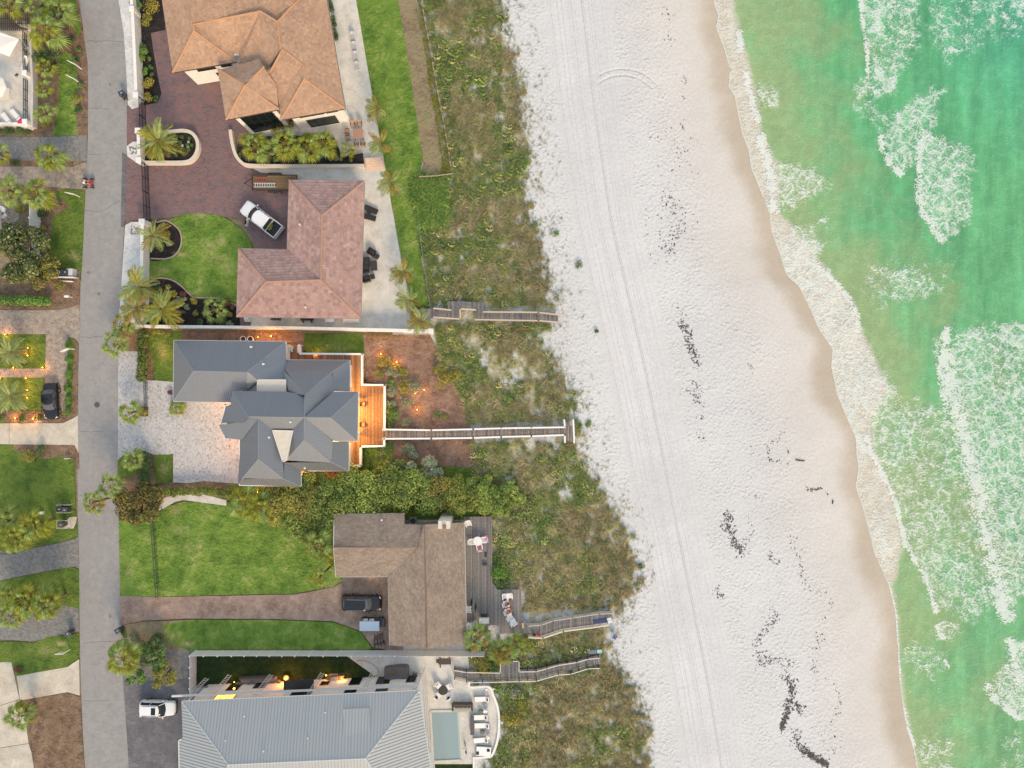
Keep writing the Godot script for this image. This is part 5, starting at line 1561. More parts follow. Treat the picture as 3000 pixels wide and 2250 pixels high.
func dunes():
	var zone = noise(61, 0.0045, 3, 0.5); var zone2 = noise(62, 0.02, 3, 0.6); var gaps = noise(33, 0.012, 5, 0.7)
	var pal = [[142, 162, 78], [174, 174, 100], [190, 176, 128], [172, 154, 108], [106, 134, 70], [216, 202, 150]]
	var pc = cols_of(pal)
	var xa = []; var ca = []; var xb = []; var cb = []; var xc = []; var cc = []
	var sandy = [["l", 1130, 640, 90], ["l", 1000, 540, 70], ["l", 1230, 780, 90], ["l", 1380, 800, 100], ["l", 1560, 780, 90], ["l", 1320, 900, 60], ["l", 1500, 1000, 60], ["l", 1560, 1100, 70], ["l", 1180, 840, 50], ["l", 1400, 680, 60], ["l", 1380, 1500, 60], ["l", 1500, 1460, 50], ["l", 1720, 1430, 40], ["m", 820, 900, 45], ["m", 850, 980, 35], ["m", 860, 560, 40], ["m", 800, 260, 50], ["m", 850, 330, 40], ["i", 1720, 150, 50], ["i", 1620, 70, 40], ["i", 1750, 30, 30], ["i", 1610, 410, 20], ["i", 1550, 680, 30], ["k", 1620, 850, 40], ["k", 1510, 960, 40], ["k", 1990, 740, 50], ["k", 2030, 880, 40], ["k", 1620, 1230, 50], ["k", 1990, 1290, 50], ["d", 2190, 680, 30]]
	var holes = []
	for a in sandy:
		holes.append([pt(a[0], a[1], a[2]), a[3] / FR[a[0]][2]])
	var tries = 0
	while tries < 104000:
		tries += 1
		var p = Vector2(rr(1200, 1920), rr(-40, 2290))
		var wob = Vector2(gaps.get_noise_2d(p.x * 2.0, p.y * 2.0) * 70.0, gaps.get_noise_2d(p.y * 2.0, p.x * 2.0) * 30.0) if p.x > 1420.0 else Vector2.ZERO
		var inside = Geometry2D.is_point_in_polygon(p + wob, dune_poly)
		var keep = 1.0
		var edge = 0.0
		if not inside:
			# runners and stray tufts on the open sand
			if p.x < 1450.0:
				continue
			var best = 1e9
			for q in [Vector2(-24, 0), Vector2(-55, 8), Vector2(-95, -6)]:
				if Geometry2D.is_point_in_polygon(p + q, dune_poly):
					best = minf(best, -q.x)
			if best > 1e8:
				continue
			keep = {24.0: 0.32, 55.0: 0.13, 95.0: 0.05}[best] * (0.3 + 1.6 * clampf(gaps.get_noise_2d(p.x, p.y) * 2.0 + 0.4, 0.0, 1.0))
			edge = 1.0
		if rng.randf() > keep:
			continue
		var skip = false
		for b in bare:
			if Geometry2D.is_point_in_polygon(p, b):
				skip = true
				break
		for hl in holes:
			var dd = p.distance_to(hl[0]) / hl[1] + zone2.get_noise_2d(p.x * 3.0, p.y * 3.0) * 0.9
			if dd < 1.0 and rng.randf() < 0.9:
				skip = true
				break
		if skip:
			continue
		if inside and gaps.get_noise_2d(p.x, p.y) > 0.22 and rng.randf() < 0.8:
			continue
		var w = W(p)
		w.y = terrain(p.x, p.y) - 0.03
		var g = zone.get_noise_2d(p.x, p.y) * 1.6 + zone2.get_noise_2d(p.x, p.y) * 0.7
		# greener on the house side, browner towards the sand
		var left = clampf((xat([Vector2(1560, 0), Vector2(1580, 700), Vector2(1600, 1200), Vector2(1700, 1500), Vector2(1640, 2250)], p.y) - p.x) / 300.0, -1.0, 1.0)
		g += left * 0.75 + 0.05
		var c
		if edge > 0.5:
			c = pc[[0, 4, 1, 2, 5][rng.randi() % 5]]
		elif g > 0.75:
			c = pc[[0, 0, 1, 4][rng.randi() % 4]]
		elif g > 0.15:
			c = pc[[1, 1, 0, 5, 4][rng.randi() % 5]]
		elif g > -0.4:
			c = pc[[2, 1, 3, 5][rng.randi() % 4]]
		else:
			c = pc[[3, 2, 2, 3, 4][rng.randi() % 5]]
		c = jit(c, 0.42)
		var s = (rr(0.55, 1.3) if rng.randf() < 0.75 else rr(1.3, 2.2)) * (0.5 if edge > 0.5 else 1.0)
		var tr = Transform3D(Basis(Vector3.UP, rr(-0.9, 0.9)).scaled(Vector3(s, s * rr(0.7, 1.2), s)), w)
		if g > 0.5 and rng.randf() < 0.26:
			xb.append(tr); cb.append(c)
		else:
			xa.append(tr); ca.append(c)
		if edge > 0.5 and rng.randf() < 0.07:
			xc.append(Transform3D(Basis(Vector3.UP, rr(0, TAU)).scaled(Vector3.ONE * rr(0.5, 1.4)), w + Vector3.UP * 0.02))
			cc.append(jit(C(186, 178, 156), 0.15))
	rng.seed = 101
	scatter("dune_grass", "mixed green and brown dune grass between the houses and the white sand", "grass", tuft(9, 0.5, 0.032, 0.35), xa, ca)
	var lg = G.new()
	var one = [Color(0.9, 0.9, 0.9), Color(0.7, 0.7, 0.7), Color(1, 1, 1)]
	leaf_mass(lg, Vector3(0, 0.14, 0), Vector3(0.24, 0.16, 0.24), 16, 0.15, one)
	scatter("dune_scrub", "low leafy green scrub among the dune grass", "scrub", lg.mesh(), xb, cb)
	# runners: thin stolons over the sand
	var rg = G.new()
	for k in 3:
		var a = TAU * k / 3.0
		rg.col = Color(1, 1, 1)
		rg.tube([Vector3.ZERO, Vector3(cos(a) * 0.7, 0.02, sin(a) * 0.7), Vector3(cos(a + 0.3) * 1.5, 0.01, sin(a + 0.3) * 1.5)], [0.014, 0.01, 0.006], 3, false)
	scatter("beach_runners", "thin trailing plant runners on the sand along the dune edge", "vine", rg.mesh(), xc, cc)
	# yellow-green strip on the landward side of the timber fence and the tall reeds below it
	var xs = []; var cs = []
	var strip = pp("m", [168, -120, 215, 0, 262, 230, 300, 440, 400, 980, 452, 1318, 365, 1335, 380, 1220, 330, 900, 290, 700, 250, 400, 200, 150])
	var reed = pp("m", [165, 1360, 400, 1350, 400, 1560, 400, 1700, 200, 1700])
	for k in 9000:
		var p = Vector2(rr(1200, 1340), rr(-20, 660))
		if Geometry2D.is_point_in_polygon(p, strip):
			xs.append(Transform3D(Basis(Vector3.UP, rr(0, TAU)).scaled(Vector3.ONE * rr(0.5, 0.9)), W(p) + Vector3.UP * 0.05))
			cs.append(jit(C(138, 138, 48), 0.25))
	scatter("ground_cover", "yellow-green creeping ground cover along the timber fence", "ground cover", lg.mesh(), xs, cs)
	xs = []; cs = []
	for k in 2600:
		var p = Vector2(rr(1200, 1330), rr(510, 670))
		var wob = Vector2(zone2.get_noise_2d(p.x * 4.0, p.y * 4.0), zone2.get_noise_2d(p.y * 4.0, p.x * 4.0)) * 26.0
		if Geometry2D.is_point_in_polygon(p + wob, reed):
			xs.append(Transform3D(Basis(Vector3.UP, rr(0, TAU)).scaled(Vector3.ONE * rr(1.2, 2.0)), W(p)))
			cs.append(jit(pc[[0, 4, 0, 1, 4][rng.randi() % 5]] * Color(0.9, 1.15, 0.8), 0.4))
	scatter("tall_grass", "bright green tall reedy grass beyond the end of the timber fence", "grass", tuft(8, 0.55, 0.06, 0.2), xs, cs)

func wrack():
	# dark seaweed left in lines along the sand
	var g = G.new()
	for k in 7:
		g.col = jit(C(96, 88, 86), 0.4)
		var q = rr(-0.26, 0.26)
		g.lathe(Vector3(q, -0.03, rr(-0.08, 0.08)), [[rr(0.04, 0.1), 0.0], [rr(0.03, 0.06), 0.05], [0.0, 0.07]], 5)
	var m = g.mesh()
	var xs = []; var cs = []
	for a in [["o", 26, 80, 1, 1440, 262, 1450, 300, 1462, 335, 1440, 350], ["o", 14, 40, 1, 1442, 400, 1445, 420, 1440, 440], ["o", 12, 210, 1, 1442, 430, 1462, 450, 1470, 490, 1462, 500, 1450, 530, 1446, 552], ["o", 24, 90, 1, 1405, 460, 1430, 490, 1425, 540, 1470, 510, 1490, 480], ["o", 9, 40, 1, 1445, 5, 1452, 60, 1452, 90, 1460, 150], ["o", 7, 260, 2, 1472, 690, 1484, 720, 1490, 745, 1504, 775, 1512, 800], ["o", 11, 60, 1, 1462, 668, 1478, 700], ["o", 9, 150, 1, 1505, 820, 1500, 850, 1522, 880, 1515, 950], ["q", 20, 330, 2, 490, 5, 462, 60, 480, 120, 520, 200, 560, 250], ["q", 22, 50, 1, 600, 20, 615, 150, 560, 190], ["q", 12, 50, 1, 720, 240, 740, 280, 770, 300], ["q", 20, 70, 1, 850, 150, 880, 210, 905, 260, 910, 340, 925, 400], ["q", 12, 50, 1, 925, 400, 940, 450, 1000, 475, 1060, 490, 1095, 560, 1050, 640], ["q", 14, 60, 1, 400, 430, 410, 500, 450, 480], ["q", 16, 170, 1, 725, 570, 755, 600, 740, 660, 670, 710, 640, 770, 635, 810], ["q", 22, 200, 1, 640, 840, 680, 860, 650, 910, 700, 880, 760, 875, 830, 880, 810, 940], ["q", 16, 80, 1, 1000, 720, 1030, 760, 975, 820, 980, 900, 990, 960, 1070, 1000], ["q", 20, 330, 2, 800, 970, 850, 1000, 860, 1060, 830, 1130, 870, 1150, 920, 1170], ["q", 12, 240, 2, 830, 1170, 815, 1210, 795, 1250, 792, 1300], ["q", 22, 150, 1, 870, 1290, 870, 1350, 900, 1400], ["q", 14, 420, 2, 900, 1400, 960, 1440, 1010, 1470, 1060, 1500], ["q", 16, 40, 1, 1100, 1010, 1125, 1080, 1140, 1160, 1080, 1250], ["q", 45, 60, 1, 1090, 1330, 1120, 1400, 1020, 1300, 1150, 1450], ["n", 16, 60, 1, 15, 500, 20, 520, 10, 880, 100, 900, 30, 1020, 130, 1180], ["p", 12, 90, 1, 240, 1060, 190, 1180, 105, 1240, 130, 1320, 240, 1350], ["p", 12, 60, 1, 360, 1520, 420, 1510, 500, 1530], ["p", 10, 50, 1, 0, 700, 15, 740, 5, 1550, 30, 1560]]:
		var line = pp(a[0], a.slice(4))
		var spread = a[1] / FR[a[0]][2]
		for k in int(a[2] * 0.52):
			var t = rng.randf() * (line.size() - 1)
			var i = int(t)
			var p = line[i].lerp(line[mini(i + 1, line.size() - 1)], t - i) + Vector2(rng.randfn(0, 1), rng.randfn(0, 1)) * spread * 0.8
			var w = W(p)
			w.y = terrain(p.x, p.y) + 0.02
			var s = rr(0.25, 0.95) * (1.05 if a[3] == 2 else 0.75)
			xs.append(Transform3D(Basis(Vector3.UP, rr(0, TAU)).scaled(Vector3(s * rr(0.5, 1.3), s, s * rr(0.5, 1.2))), w))
			cs.append(jit(Color(1, 1, 1), 0.3))
	scatter("seaweed", "dark clumps of seaweed washed up in broken lines along the beach", "seaweed", m, xs, cs, "matte")

func worn_grass():
	# dry, thin patches in the lawns
	var xs = []; var cs = []
	for a in [["d", 455, 385, 60, 22], ["d", 530, 590, 75, 26], ["d", 620, 560, 35, 20], ["d", 590, 680, 90, 26], ["d", 330, 655, 40, 12], ["d", 660, 750, 60, 30], ["d", 180, 770, 60, 26], ["g", 1640, 690, 40, 30], ["g", 1720, 870, 120, 40], ["g", 1790, 1050, 150, 60], ["g", 1220, 1250, 60, 60], ["h", 1800, 300, 90, 40], ["h", 1960, 370, 60, 20], ["h", 480, 440, 90, 40], ["h", 640, 370, 40, 16], ["c", 800, 1290, 60, 40], ["i", 200, 750, 50, 24], ["o", 640, 1405, 120, 6], ["o", 850, 300, 14, 60], ["o", 880, 560, 12, 50], ["e", 1550, 690, 50, 70], ["g", 1540, 300, 40, 50], ["f", 1480, 215, 120, 24], ["f", 1850, 1080, 60, 50]]:
		for k in 150:
			var p = pt(a[0], a[1] + rng.randfn(0, 1) * a[3] * 0.6, a[2] + rng.randfn(0, 1) * a[4] * 0.8)
			var w = W(p)
			w.y = gy(w.x, w.z) - 0.015
			xs.append(Transform3D(Basis(Vector3.UP, rr(0, TAU)).scaled(Vector3(1.0, 0.35, 1.0) * rr(0.3, 0.6)), w))
			cs.append(jit(C(206, 194, 138), 0.2))
	scatter("dry_grass", "dry straw coloured grass in thin patches of the lawns", "grass", tuft(7, 0.4, 0.03, 0.0), xs, cs)
func planting():
	# --- west of the road, from the top of the photo down ---
	palm("fan", "golden fan palm at the very top left corner over the pergola", "a", 70, 15, 4.6, 2.2, [390, 205], "golden", 16, 0.0, 5)
	palm("fan", "leaning golden green fan palm at the top left, its trunk pointing to the road", "a", 480, 335, 4.5, 2.4, [740, 505], "golden", 22)
	palm("fan", "blue-green fan palm at the top edge, left of the road", "a", 420, 60, 3.2, 1.9, null, "silver", 18)
	palm("fan", "dense green fan palm nearest the grass strip at the top left", "a", 620, 130, 3.0, 2.1, null, "fern", 22)
	tree("leafy_tree", "dark green bushy tree behind the railing of the top left terrace", "tree", "a", 470, 590, 2.2, 1.7, DARK, 0.22, 1600)
	tree("leafy_tree", "bushy blue-green tree at the top edge left of the road", "tree", "a", 540, 40, 3.0, 2.0, SILVER, 0.24, 1800)
	palm("fan", "small golden palm halfway along the top left railing", "a", 490, 720, 1.8, 1.5, null, "golden", 16)
	palm("fan", "small green palm beside the white pillar of the top left terrace", "a", 460, 955, 1.6, 1.3, null, "fern", 15)
	palm("fan", "grey-green bushy palm at the lower end of the top left railing", "a", 470, 1220, 1.6, 1.5, null, "silver", 18)
	hedge("clipped hedge below the white edge wall of the top left terrace", "a", [-160, 1425, 345, 1428], 0.7, 0.8, DARK, 2200, 0.14)
	for b in [["small green shrub beside the road, right of the upper white sign", "a", 860, 545, 0.35, GREEN], ["small dark shrub above the two white signs by the road", "a", 850, 660, 0.35, DARK], ["low green shrub just below the second white sign", "a", 885, 930, 0.5, GREEN], ["long grassy shrub on the road edge below the white signs", "a", 860, 1080, 0.7, OLIVE], ["round dark shrub on the road edge near the gravel drive", "a", 855, 1200, 0.6, DARK], ["dark shrub in the mulch under the leaning palm's trunk", "a", 790, 460, 0.6, DARK], ["shrub in the mulch at the foot of the top left terrace corner", "a", 520, 1350, 0.7, OLIVE]]:
		bush(b[0], b[1], b[2], b[3], b[4], b[5])
	palm("fan", "bright green fan palm on the strip between the two gravel drives", "c", 510, 215, 3.0, 2.0, [560, 290], "fern", 20)
	palm("fan", "fan palm cut by the left edge between the two gravel drives", "c", -10, 190, 3.0, 1.6, null, "golden", 14)
	bush("small dark shrub left of the palm between the two gravel drives", "c", 185, 285, 0.6, DARK)
	palm("fan", "green fan palm at the left edge above the two white patio chairs", "c", 80, 580, 3.6, 1.9, null, "fern", 18, 0.0, 5)
	palm("fan", "fan palm leaning left over the end of the white panel wall", "c", 385, 630, 4.4, 2.1, [660, 750], "fern", 20, 0.0, 6)
	for b in [["feathery dark shrub at the upper end of the white panel wall", "c", 470, 850, 0.75, DARK], ["small olive shrub between two dark ones along the white panel wall", "c", 485, 985, 0.45, OLIVE], ["feathery dark shrub at the middle of the white panel wall", "c", 450, 1135, 0.7, DARK], ["low dark shrub at the lower end of the white panel wall", "c", 470, 1320, 0.55, DARK], ["green shrub beside the two white patio chairs", "c", 240, 780, 0.8, OLIVE], ["grey-green shrub below the white patio chairs", "c", 190, 960, 1.1, SILVER]]:
		bush(b[0], b[1], b[2], b[3], b[4], b[5], "shrub", 0.0, 420, 0.18)
	tree("magnolia_tree", "large glossy dark tree with pale glints at the left edge above the three bins", "tree", "c", 170, 1250, 4.6, 3.6, [[64, 80, 34], [90, 102, 40], [120, 118, 48], [46, 62, 30], [100, 110, 50], [74, 92, 40], [150, 150, 110]], 0.34, 5200)  # the palest leaf colour paints in the glints on the glossy leaves
	tree("magnolia_tree", "yellowish rounded tree touching the bin enclosure", "tree", "c", 370, 1420, 3.6, 2.3, [[132, 122, 44], [110, 108, 42], [156, 140, 56], [84, 92, 38], [120, 114, 44], [160, 150, 80]], 0.3, 2600)
	tree("leafy_tree", "dark tree at the left edge above the magnolia", "tree", "c", 60, 1060, 3.4, 2.0, DARK, 0.26, 1800)
	hedge("green hedge below the magnolia along the tan driveway", "e", [-60, 215, 120, 200, 300, 205, 500, 205], 1.3, 1.4, GREEN, 4200, 0.2)
	bush("brownish shrub between the bin enclosure and the mailbox", "e", 600, 60, 1.0, OLIVE, "shrub", 1.0)
	palm("feather", "silver palm with lit trunks on the upper small lawn beside the pale driveway", "e", 100, 690, 2.9, 1.9, [268, 688], "silver", 17)
	palm("feather", "silver palm with lit trunks on the lower small lawn, left of the black car", "e", 105, 1110, 2.9, 1.9, [262, 1085], "silver", 17)
	bush("dark palmetto at the left edge of the upper small lawn", "e", -5, 600, 0.9, DARK)
	bush("dark shrub at the left edge below the upper silver palm", "e", 20, 770, 0.9, DARK)
	bush("dark shrub at the left end of the lit mulch bed", "e", 20, 1320, 0.9, GREEN)
	bush("green spiky shrub between the two lamps of the lit mulch bed", "e", 240, 1320, 0.8, DARK)
	bush("small dark shrub at the right end of the lit mulch bed", "e", 395, 1310, 0.4, DARK)
	for b in [["long low grassy shrub at the top of the mulch strip by the road", 670, 620], ["grassy shrub at the second place down the mulch strip by the road", 675, 760], ["grassy shrub halfway down the mulch strip by the road", 670, 900], ["grassy shrub behind the black car on the mulch strip", 665, 1030], ["grassy shrub level with the black car's bonnet on the mulch strip", 665, 1150], ["grassy shrub at the bottom of the mulch strip by the road", 660, 1265]]:
		bush(b[0], "e", b[1], b[2], 0.65, GREEN, "shrub", 0.7)
	bush("yellow-green bush in the mulch at the top of the big left lawn", "g", 310, 170, 1.0, OLIVE)
	bush("round dark green bush in the mulch at the top of the big left lawn", "g", 410, 125, 0.85, DARK)
	palm("fan", "blue-grey fan palm at the left edge of the big left lawn", "g", 50, 790, 3.0, 1.9, null, "silver", 16)
	palm("fan", "tall yellow-green fan palm nearest the dark bins on the big left lawn", "g", 300, 830, 4.2, 2.3, null, "golden", 22)
	palm("fan", "yellow-green fan palm overhanging the gravel drive at the left", "g", 130, 960, 4.0, 2.1, null, "golden", 20)
	palm("fan", "fan palm at the left edge under the gravel drive", "g", 60, 1500, 3.6, 2.0, null, "fern", 18)
	palm("fan", "fan palm in the middle of the clump below the left gravel drive", "g", 220, 1530, 4.2, 2.2, [330, 1440], "golden", 20)
	palm("fan", "right hand fan palm of the clump below the left gravel drive", "g", 420, 1560, 4.0, 2.0, null, "fern", 20)
	palm("fan", "yellowish fan palm at the left edge above the gravel parking place", "h", 120, 90, 3.4, 1.9, null, "golden", 18)
	palm("fan", "fan palm hanging over the road side of the gravel parking place", "h", 440, 20, 3.2, 1.6, null, "golden", 16)
	palm("fan", "shaggy green palm on the concrete slabs at the bottom left", "h", 200, 1110, 3.0, 2.0, null, "fern", 22)
	bush("pile of brushwood shrub beside the concrete drive at the bottom left", "h", 205, 625, 0.6, RED, "shrub", 0.4)
	# --- between the road and the houses ---
	for b in [["yellow bush at the top of the villa's dark bed", "a", 1640, 90, 1.7, YELLOW, 1.6], ["green shrub at the top of the villa's dark bed, next to the wall", "a", 1500, 80, 0.9, GREEN, 1.0], ["mixed yellow shrub below the big yellow bush in the villa's dark bed", "a", 1600, 235, 0.9, OLIVE, 0.9], ["leafy green shrub leaning over the wall, upper one in the villa's bed", "a", 1570, 560, 0.85, GREEN, 1.1], ["leafy green shrub below the one leaning over the villa's wall", "a", 1540, 650, 0.75, GREEN, 1.0], ["bright green shrub beside the clipped balls in the villa's bed", "a", 1580, 780, 0.55, GREEN, 0.6], ["pale yellow shrub at the lower end of the villa's bed", "a", 1640, 930, 0.9, YELLOW, 1.0], ["yellow shrub at the bottom tip of the villa's bed by the gate", "a", 1610, 1070, 0.75, YELLOW, 0.8], ["dark shrub at the bottom right corner of the villa's bed", "a", 1700, 1080, 0.5, DARK, 0.4]]:
		bush(b[0], b[1], b[2], b[3], b[4], b[5], "shrub", b[6], 600, 0.17)
	for b in [[1635, 650, "topmost"], [1645, 735, "middle"], [1655, 820, "lowest"]]:
		bush(b[2] + " of three clipped green balls in a row in the villa's dark bed", "a", b[0], b[1], 0.38, GREEN, "shrub", 0.55, 420, 0.07, "clipped balls in the villa's bed")
	for b in [[345, 1125, "top left"], [390, 1130, "top middle"], [452, 1132, "top right"], [375, 1168, "upper inner left"], [430, 1188, "centre"], [468, 1188, "rightmost"], [378, 1232, "lower inner left"], [445, 1232, "lower right"], [345, 1268, "bottom left"], [412, 1268, "bottom middle"]]:
		bush(b[2] + " small clipped green ball on dark mulch in the round-ended planter", "b", b[0], b[1], 0.3, GREEN, "shrub", 0.5, 300, 0.06, "clipped balls in the round-ended planter")
	for b in [[393, 1197, "left one of three white flowering plants in the round-ended planter"], [440, 1163, "upper one of three white flowering plants in the round-ended planter"], [438, 1207, "lower one of three white flowering plants in the round-ended planter"]]:
		bush(b[2], "b", b[0], b[1], 0.26, [[226, 232, 220], [210, 220, 200], [110, 150, 80]], "flower", 0.3, 240, 0.08, "", "flowering_plant")
	bush("rust coloured shrub under the big date palm of the planter", "b", 130, 1265, 0.6, RED, "shrub", 0.5)
	bush("brown shrub right of the big date palm's trunk in the planter", "b", 280, 1265, 0.45, RED, "shrub", 0.4)
	palm("feather", "big bright date palm in the round-ended planter beside the gate", "b", 178, 1150, 3.4, 2.3, [290, 1200], "golden", 20, 0.0, 4)
	palm("fan", "leftmost of the four big fan palms in the planter below the villa", "b", 965, 1190, 3.6, 2.0, [1010, 1270], "golden", 22, 0.0, 6)
	palm("fan", "second from left of the four big fan palms in the villa planter", "b", 1205, 1165, 3.8, 2.0, [1230, 1250], "golden", 22, 0.0, 6)
	palm("fan", "third from left of the four big fan palms in the villa planter", "b", 1380, 1195, 3.6, 2.0, [1400, 1270], "golden", 22, 0.0, 6)
	palm("fan", "rightmost of the four big fan palms in the planter below the villa", "b", 1515, 1165, 3.6, 1.8, [1560, 1230], "golden", 20, 0.0, 6)
	palm("fan", "small fan palm in the corner of the villa planter next to the table", "b", 1712, 1215, 1.9, 1.1, [1760, 1275], "fern", 14, 0.0, 3)
	for b in [[845, 1270, "dark green shrub at the left tip of the villa palm planter", DARK, 0.5], [1145, 1305, "round green shrub under the left palms of the villa planter", GREEN, 0.4], [1590, 1305, "yellow-green shrub left of the pair in the villa planter", YELLOW, 0.35], [1630, 1300, "pale green shrub in the middle of the villa planter's bare end", SILVER, 0.35], [1668, 1300, "yellow shrub nearest the steps in the villa planter", YELLOW, 0.3], [1745, 1310, "small yellow plant under the little palm in the villa planter", YELLOW, 0.25], [1115, 1260, "pale dead shrub between the left palms of the villa planter", SILVER, 0.5]]:
		bush(b[2], "b", b[0], b[1], b[4], b[3])
	hedge("low green hedge in front of the villa's tall window", "b", [1090, 1075, 1180, 1050, 1290, 1020], 0.7, 0.7, OLIVE, 900, 0.14)
	hedge("dark hedge along the sea wall of the tile villa", "b", [1560, -60, 1590, 90, 1625, 350], 0.7, 0.6, DARK, 2000, 0.14)
	# windswept palms along the bright lawn, from north to south
	palm("feather", "first of the windswept palms along the terrace, nearest the white loungers", "b", 1950, 880, 3.6, 1.46, [2015, 945], "dry", 15, 0.55, 5)
	palm("feather", "windswept palm beside the outdoor dining table", "b", 1985, 1165, 3.8, 1.55, [2055, 1235], "dry", 15, 0.55, 5)
	palm("feather", "windswept palm beside the garden steps, third from the top", "b", 2065, 1480, 3.8, 1.63, [2115, 1570], "dry", 16, 0.45, 6)
	palm("feather", "windswept palm level with the dark wicker seats", "d", 1925, 780, 3.4, 1.46, [1970, 800], "dry", 14, 0.6, 4)
	palm("feather", "windswept palm below the dark wicker seats", "d", 1960, 980, 3.4, 1.55, [2020, 1010], "dry", 15, 0.5, 5)
	palm("feather", "windswept palm standing over the start of the grey boardwalk", "d", 2045, 1130, 3.4, 1.55, [2080, 1170], "dry", 14, 0.4, 5)
	bush("small potted green shrub on the terrace near the first windswept palm", "b", 1888, 948, 0.3, DARK, "shrub", 0.45, 260, 0.08)
	# front garden of the pink-roofed house
	palm("feather", "thin palm in the small round bed, its fronds over the white wall", "c", 1665, 1065, 2.4, 1.8, [1740, 1070], "dry", 12, 0.0, 3)
	bush("yellow shrub in the small round palm bed of the front lawn", "c", 1820, 1060, 0.85, YELLOW, "shrub", 0.8)
	bush("pale green spiky plant in the small round palm bed", "c", 1840, 1160, 0.45, SILVER, "shrub", 0.4)
	bush("bright green plant in the small round palm bed", "c", 1770, 1180, 0.4, GREEN, "shrub", 0.4)
	palm("feather", "dark spiky palm over the long white wall, topmost of three", "e", 1330, 65, 3.0, 2.3, [1440, 120], "fern", 17, 0.2, 4)
	palm("feather", "dry palm straddling the corner of the long white wall", "e", 1290, 262, 3.2, 2.1, [1385, 280], "dry", 16, 0.2, 5)
	palm("feather", "golden palm with pale trunk inside the dark flower bed", "e", 1560, 285, 4.6, 2.2, [1765, 310], "golden", 18, 0.0, 5)
	palm("fan", "silvery low fan palm in the dark flower bed under the pink roof", "d", 568, 1055, 1.5, 1.9, null, "silver", 16, 0.0, 0)
	var k = 0
	for b in [[240, 890, OLIVE, "dull yellow plant at the top of the dark flower bed"], [285, 940, YELLOW, "bright yellow plant in the dark flower bed's upper bend"], [240, 955, GREEN, "green plant left of the bright yellow one in the dark flower bed"], [315, 985, SILVER, "pale blue-green plant in the dark flower bed's middle"], [350, 975, SILVER, "pale plant right of the blue-green one in the dark flower bed"], [342, 942, RED, "orange plant on the winding edge of the dark flower bed"], [340, 1010, YELLOW, "small golden plant in the dark flower bed's middle"], [425, 990, YELLOW, "yellow plant left of the silvery fan palm"], [375, 1035, SILVER, "pale spiky plant between golden palm and silvery fan palm"], [440, 1075, OLIVE, "olive fern touching the silvery fan palm"], [465, 1140, DARK, "large dark shrub below the silvery fan palm"], [620, 1150, DARK, "dark green mound below the silvery fan palm's right side"], [330, 1150, RED, "reddish shrub near the bottom of the dark flower bed"], [250, 1150, RED, "dark red shrub at the foot of the golden palm"], [685, 1085, YELLOW, "yellow plant beside the house corner in the dark flower bed"], [660, 1000, RED, "rust plant at the right end of the winding edge"], [700, 1030, RED, "small rust plant by the house in the dark flower bed"], [680, 1150, SILVER, "pale plant at the bottom right of the dark flower bed"], [120, 1140, DARK, "dark green shrub in the bottom left corner of the flower bed"], [140, 900, DARK, "dark shrub beside the white wall at the top of the flower bed"]]:
		bush(b[3], "d", b[0], b[1], [0.42, 0.5, 0.36, 0.6][k % 4] * (1.5 if b[2] == DARK else 1.0), b[2], "shrub", 0.5)
		k += 1
	# the grey metal house
	palm("fan", "olive palm at the road edge beside the wall's end pillar", "e", 1165, 425, 3.0, 1.6, [1250, 440], "dry", 14)
	palm("fan", "pale silver fan palm hanging over the road by the cobbled drive", "e", 1085, 615, 3.2, 1.8, [1200, 600], "silver", 18, 0.0, 2)
	hedge("tall column of hedge between cobbled drive and the small lawn by the grey house", "e", [1405, 500, 1412, 700, 1400, 945], 1.25, 1.7, [[72, 96, 34], [104, 118, 42], [134, 136, 56], [52, 74, 30]], 5200, 0.2)
	hedge("low yellow hedge under the white boundary wall by the small lawn", "e", [1460, 500, 1640, 515], 0.6, 0.6, OLIVE, 1100, 0.14)
	palm("fan", "green fan palm on the cobbled drive beside the iron gate", "e", 1235, 1265, 2.6, 1.7, [1350, 1250], "fern", 18)
	bush("brown clump beside the fan palm on the cobbled drive", "e", 1375, 1250, 0.75, OLIVE, "shrub", 0.7)
	palm("fan", "dark round cycad at the corner of the grey house's garage", "f", 182, 702, 1.2, 1.15, null, "fern", 26, 0.0, 0)
	bush("dark shrub at the right of the round cycad", "f", 250, 690, 0.7, OLIVE, "shrub", 0.7)
	bush("reddish flowers along the garage's road side", "f", 148, 580, 0.45, RED, "flower", 0.6, 300, 0.12, "", "flowering_plant")
	palm("fan", "pale silver fan palm on the small grass corner by the road", "g", 1245, 215, 2.6, 1.6, [1295, 300], "silver", 16, 0.0, 2)
	hedge("dark hedge column between the two little lawns below the cobbled drive", "g", [1390, 160, 1392, 320, 1385, 520], 1.35, 1.7, DARK, 4600, 0.2)
	hedge("long green hedge below the cobbled drive, left of the tree belt", "g", [1420, 490, 1640, 500, 1914, 490, 2180, 520, 2330, 540], 1.15, 1.5, [[92, 112, 42], [122, 134, 52], [150, 152, 66], [64, 88, 36]], 7000, 0.18)
	palm("fan", "blue-grey fan palm over the road above the big round tree", "g", 1030, 465, 4.2, 1.8, [1160, 520], "silver", 18, 0.0, 1)
	palm("fan", "fan palm with dead orange leaves leaning over the road", "g", 868, 612, 5.6, 1.7, [1135, 540], "dry", 16, 0.0, 8)
	tree("round_tree", "big round dark olive tree beside the road at the lawn's corner", "tree", "g", 1210, 640, 4.6, 3.1, [[86, 84, 34], [112, 102, 40], [64, 70, 32], [134, 116, 46]], 0.26, 5600)
	palm("fan", "small golden palm poking out of the big round tree by the lawn", "g", 1390, 735, 3.4, 1.1, null, "dry", 12, 0.0, 4)
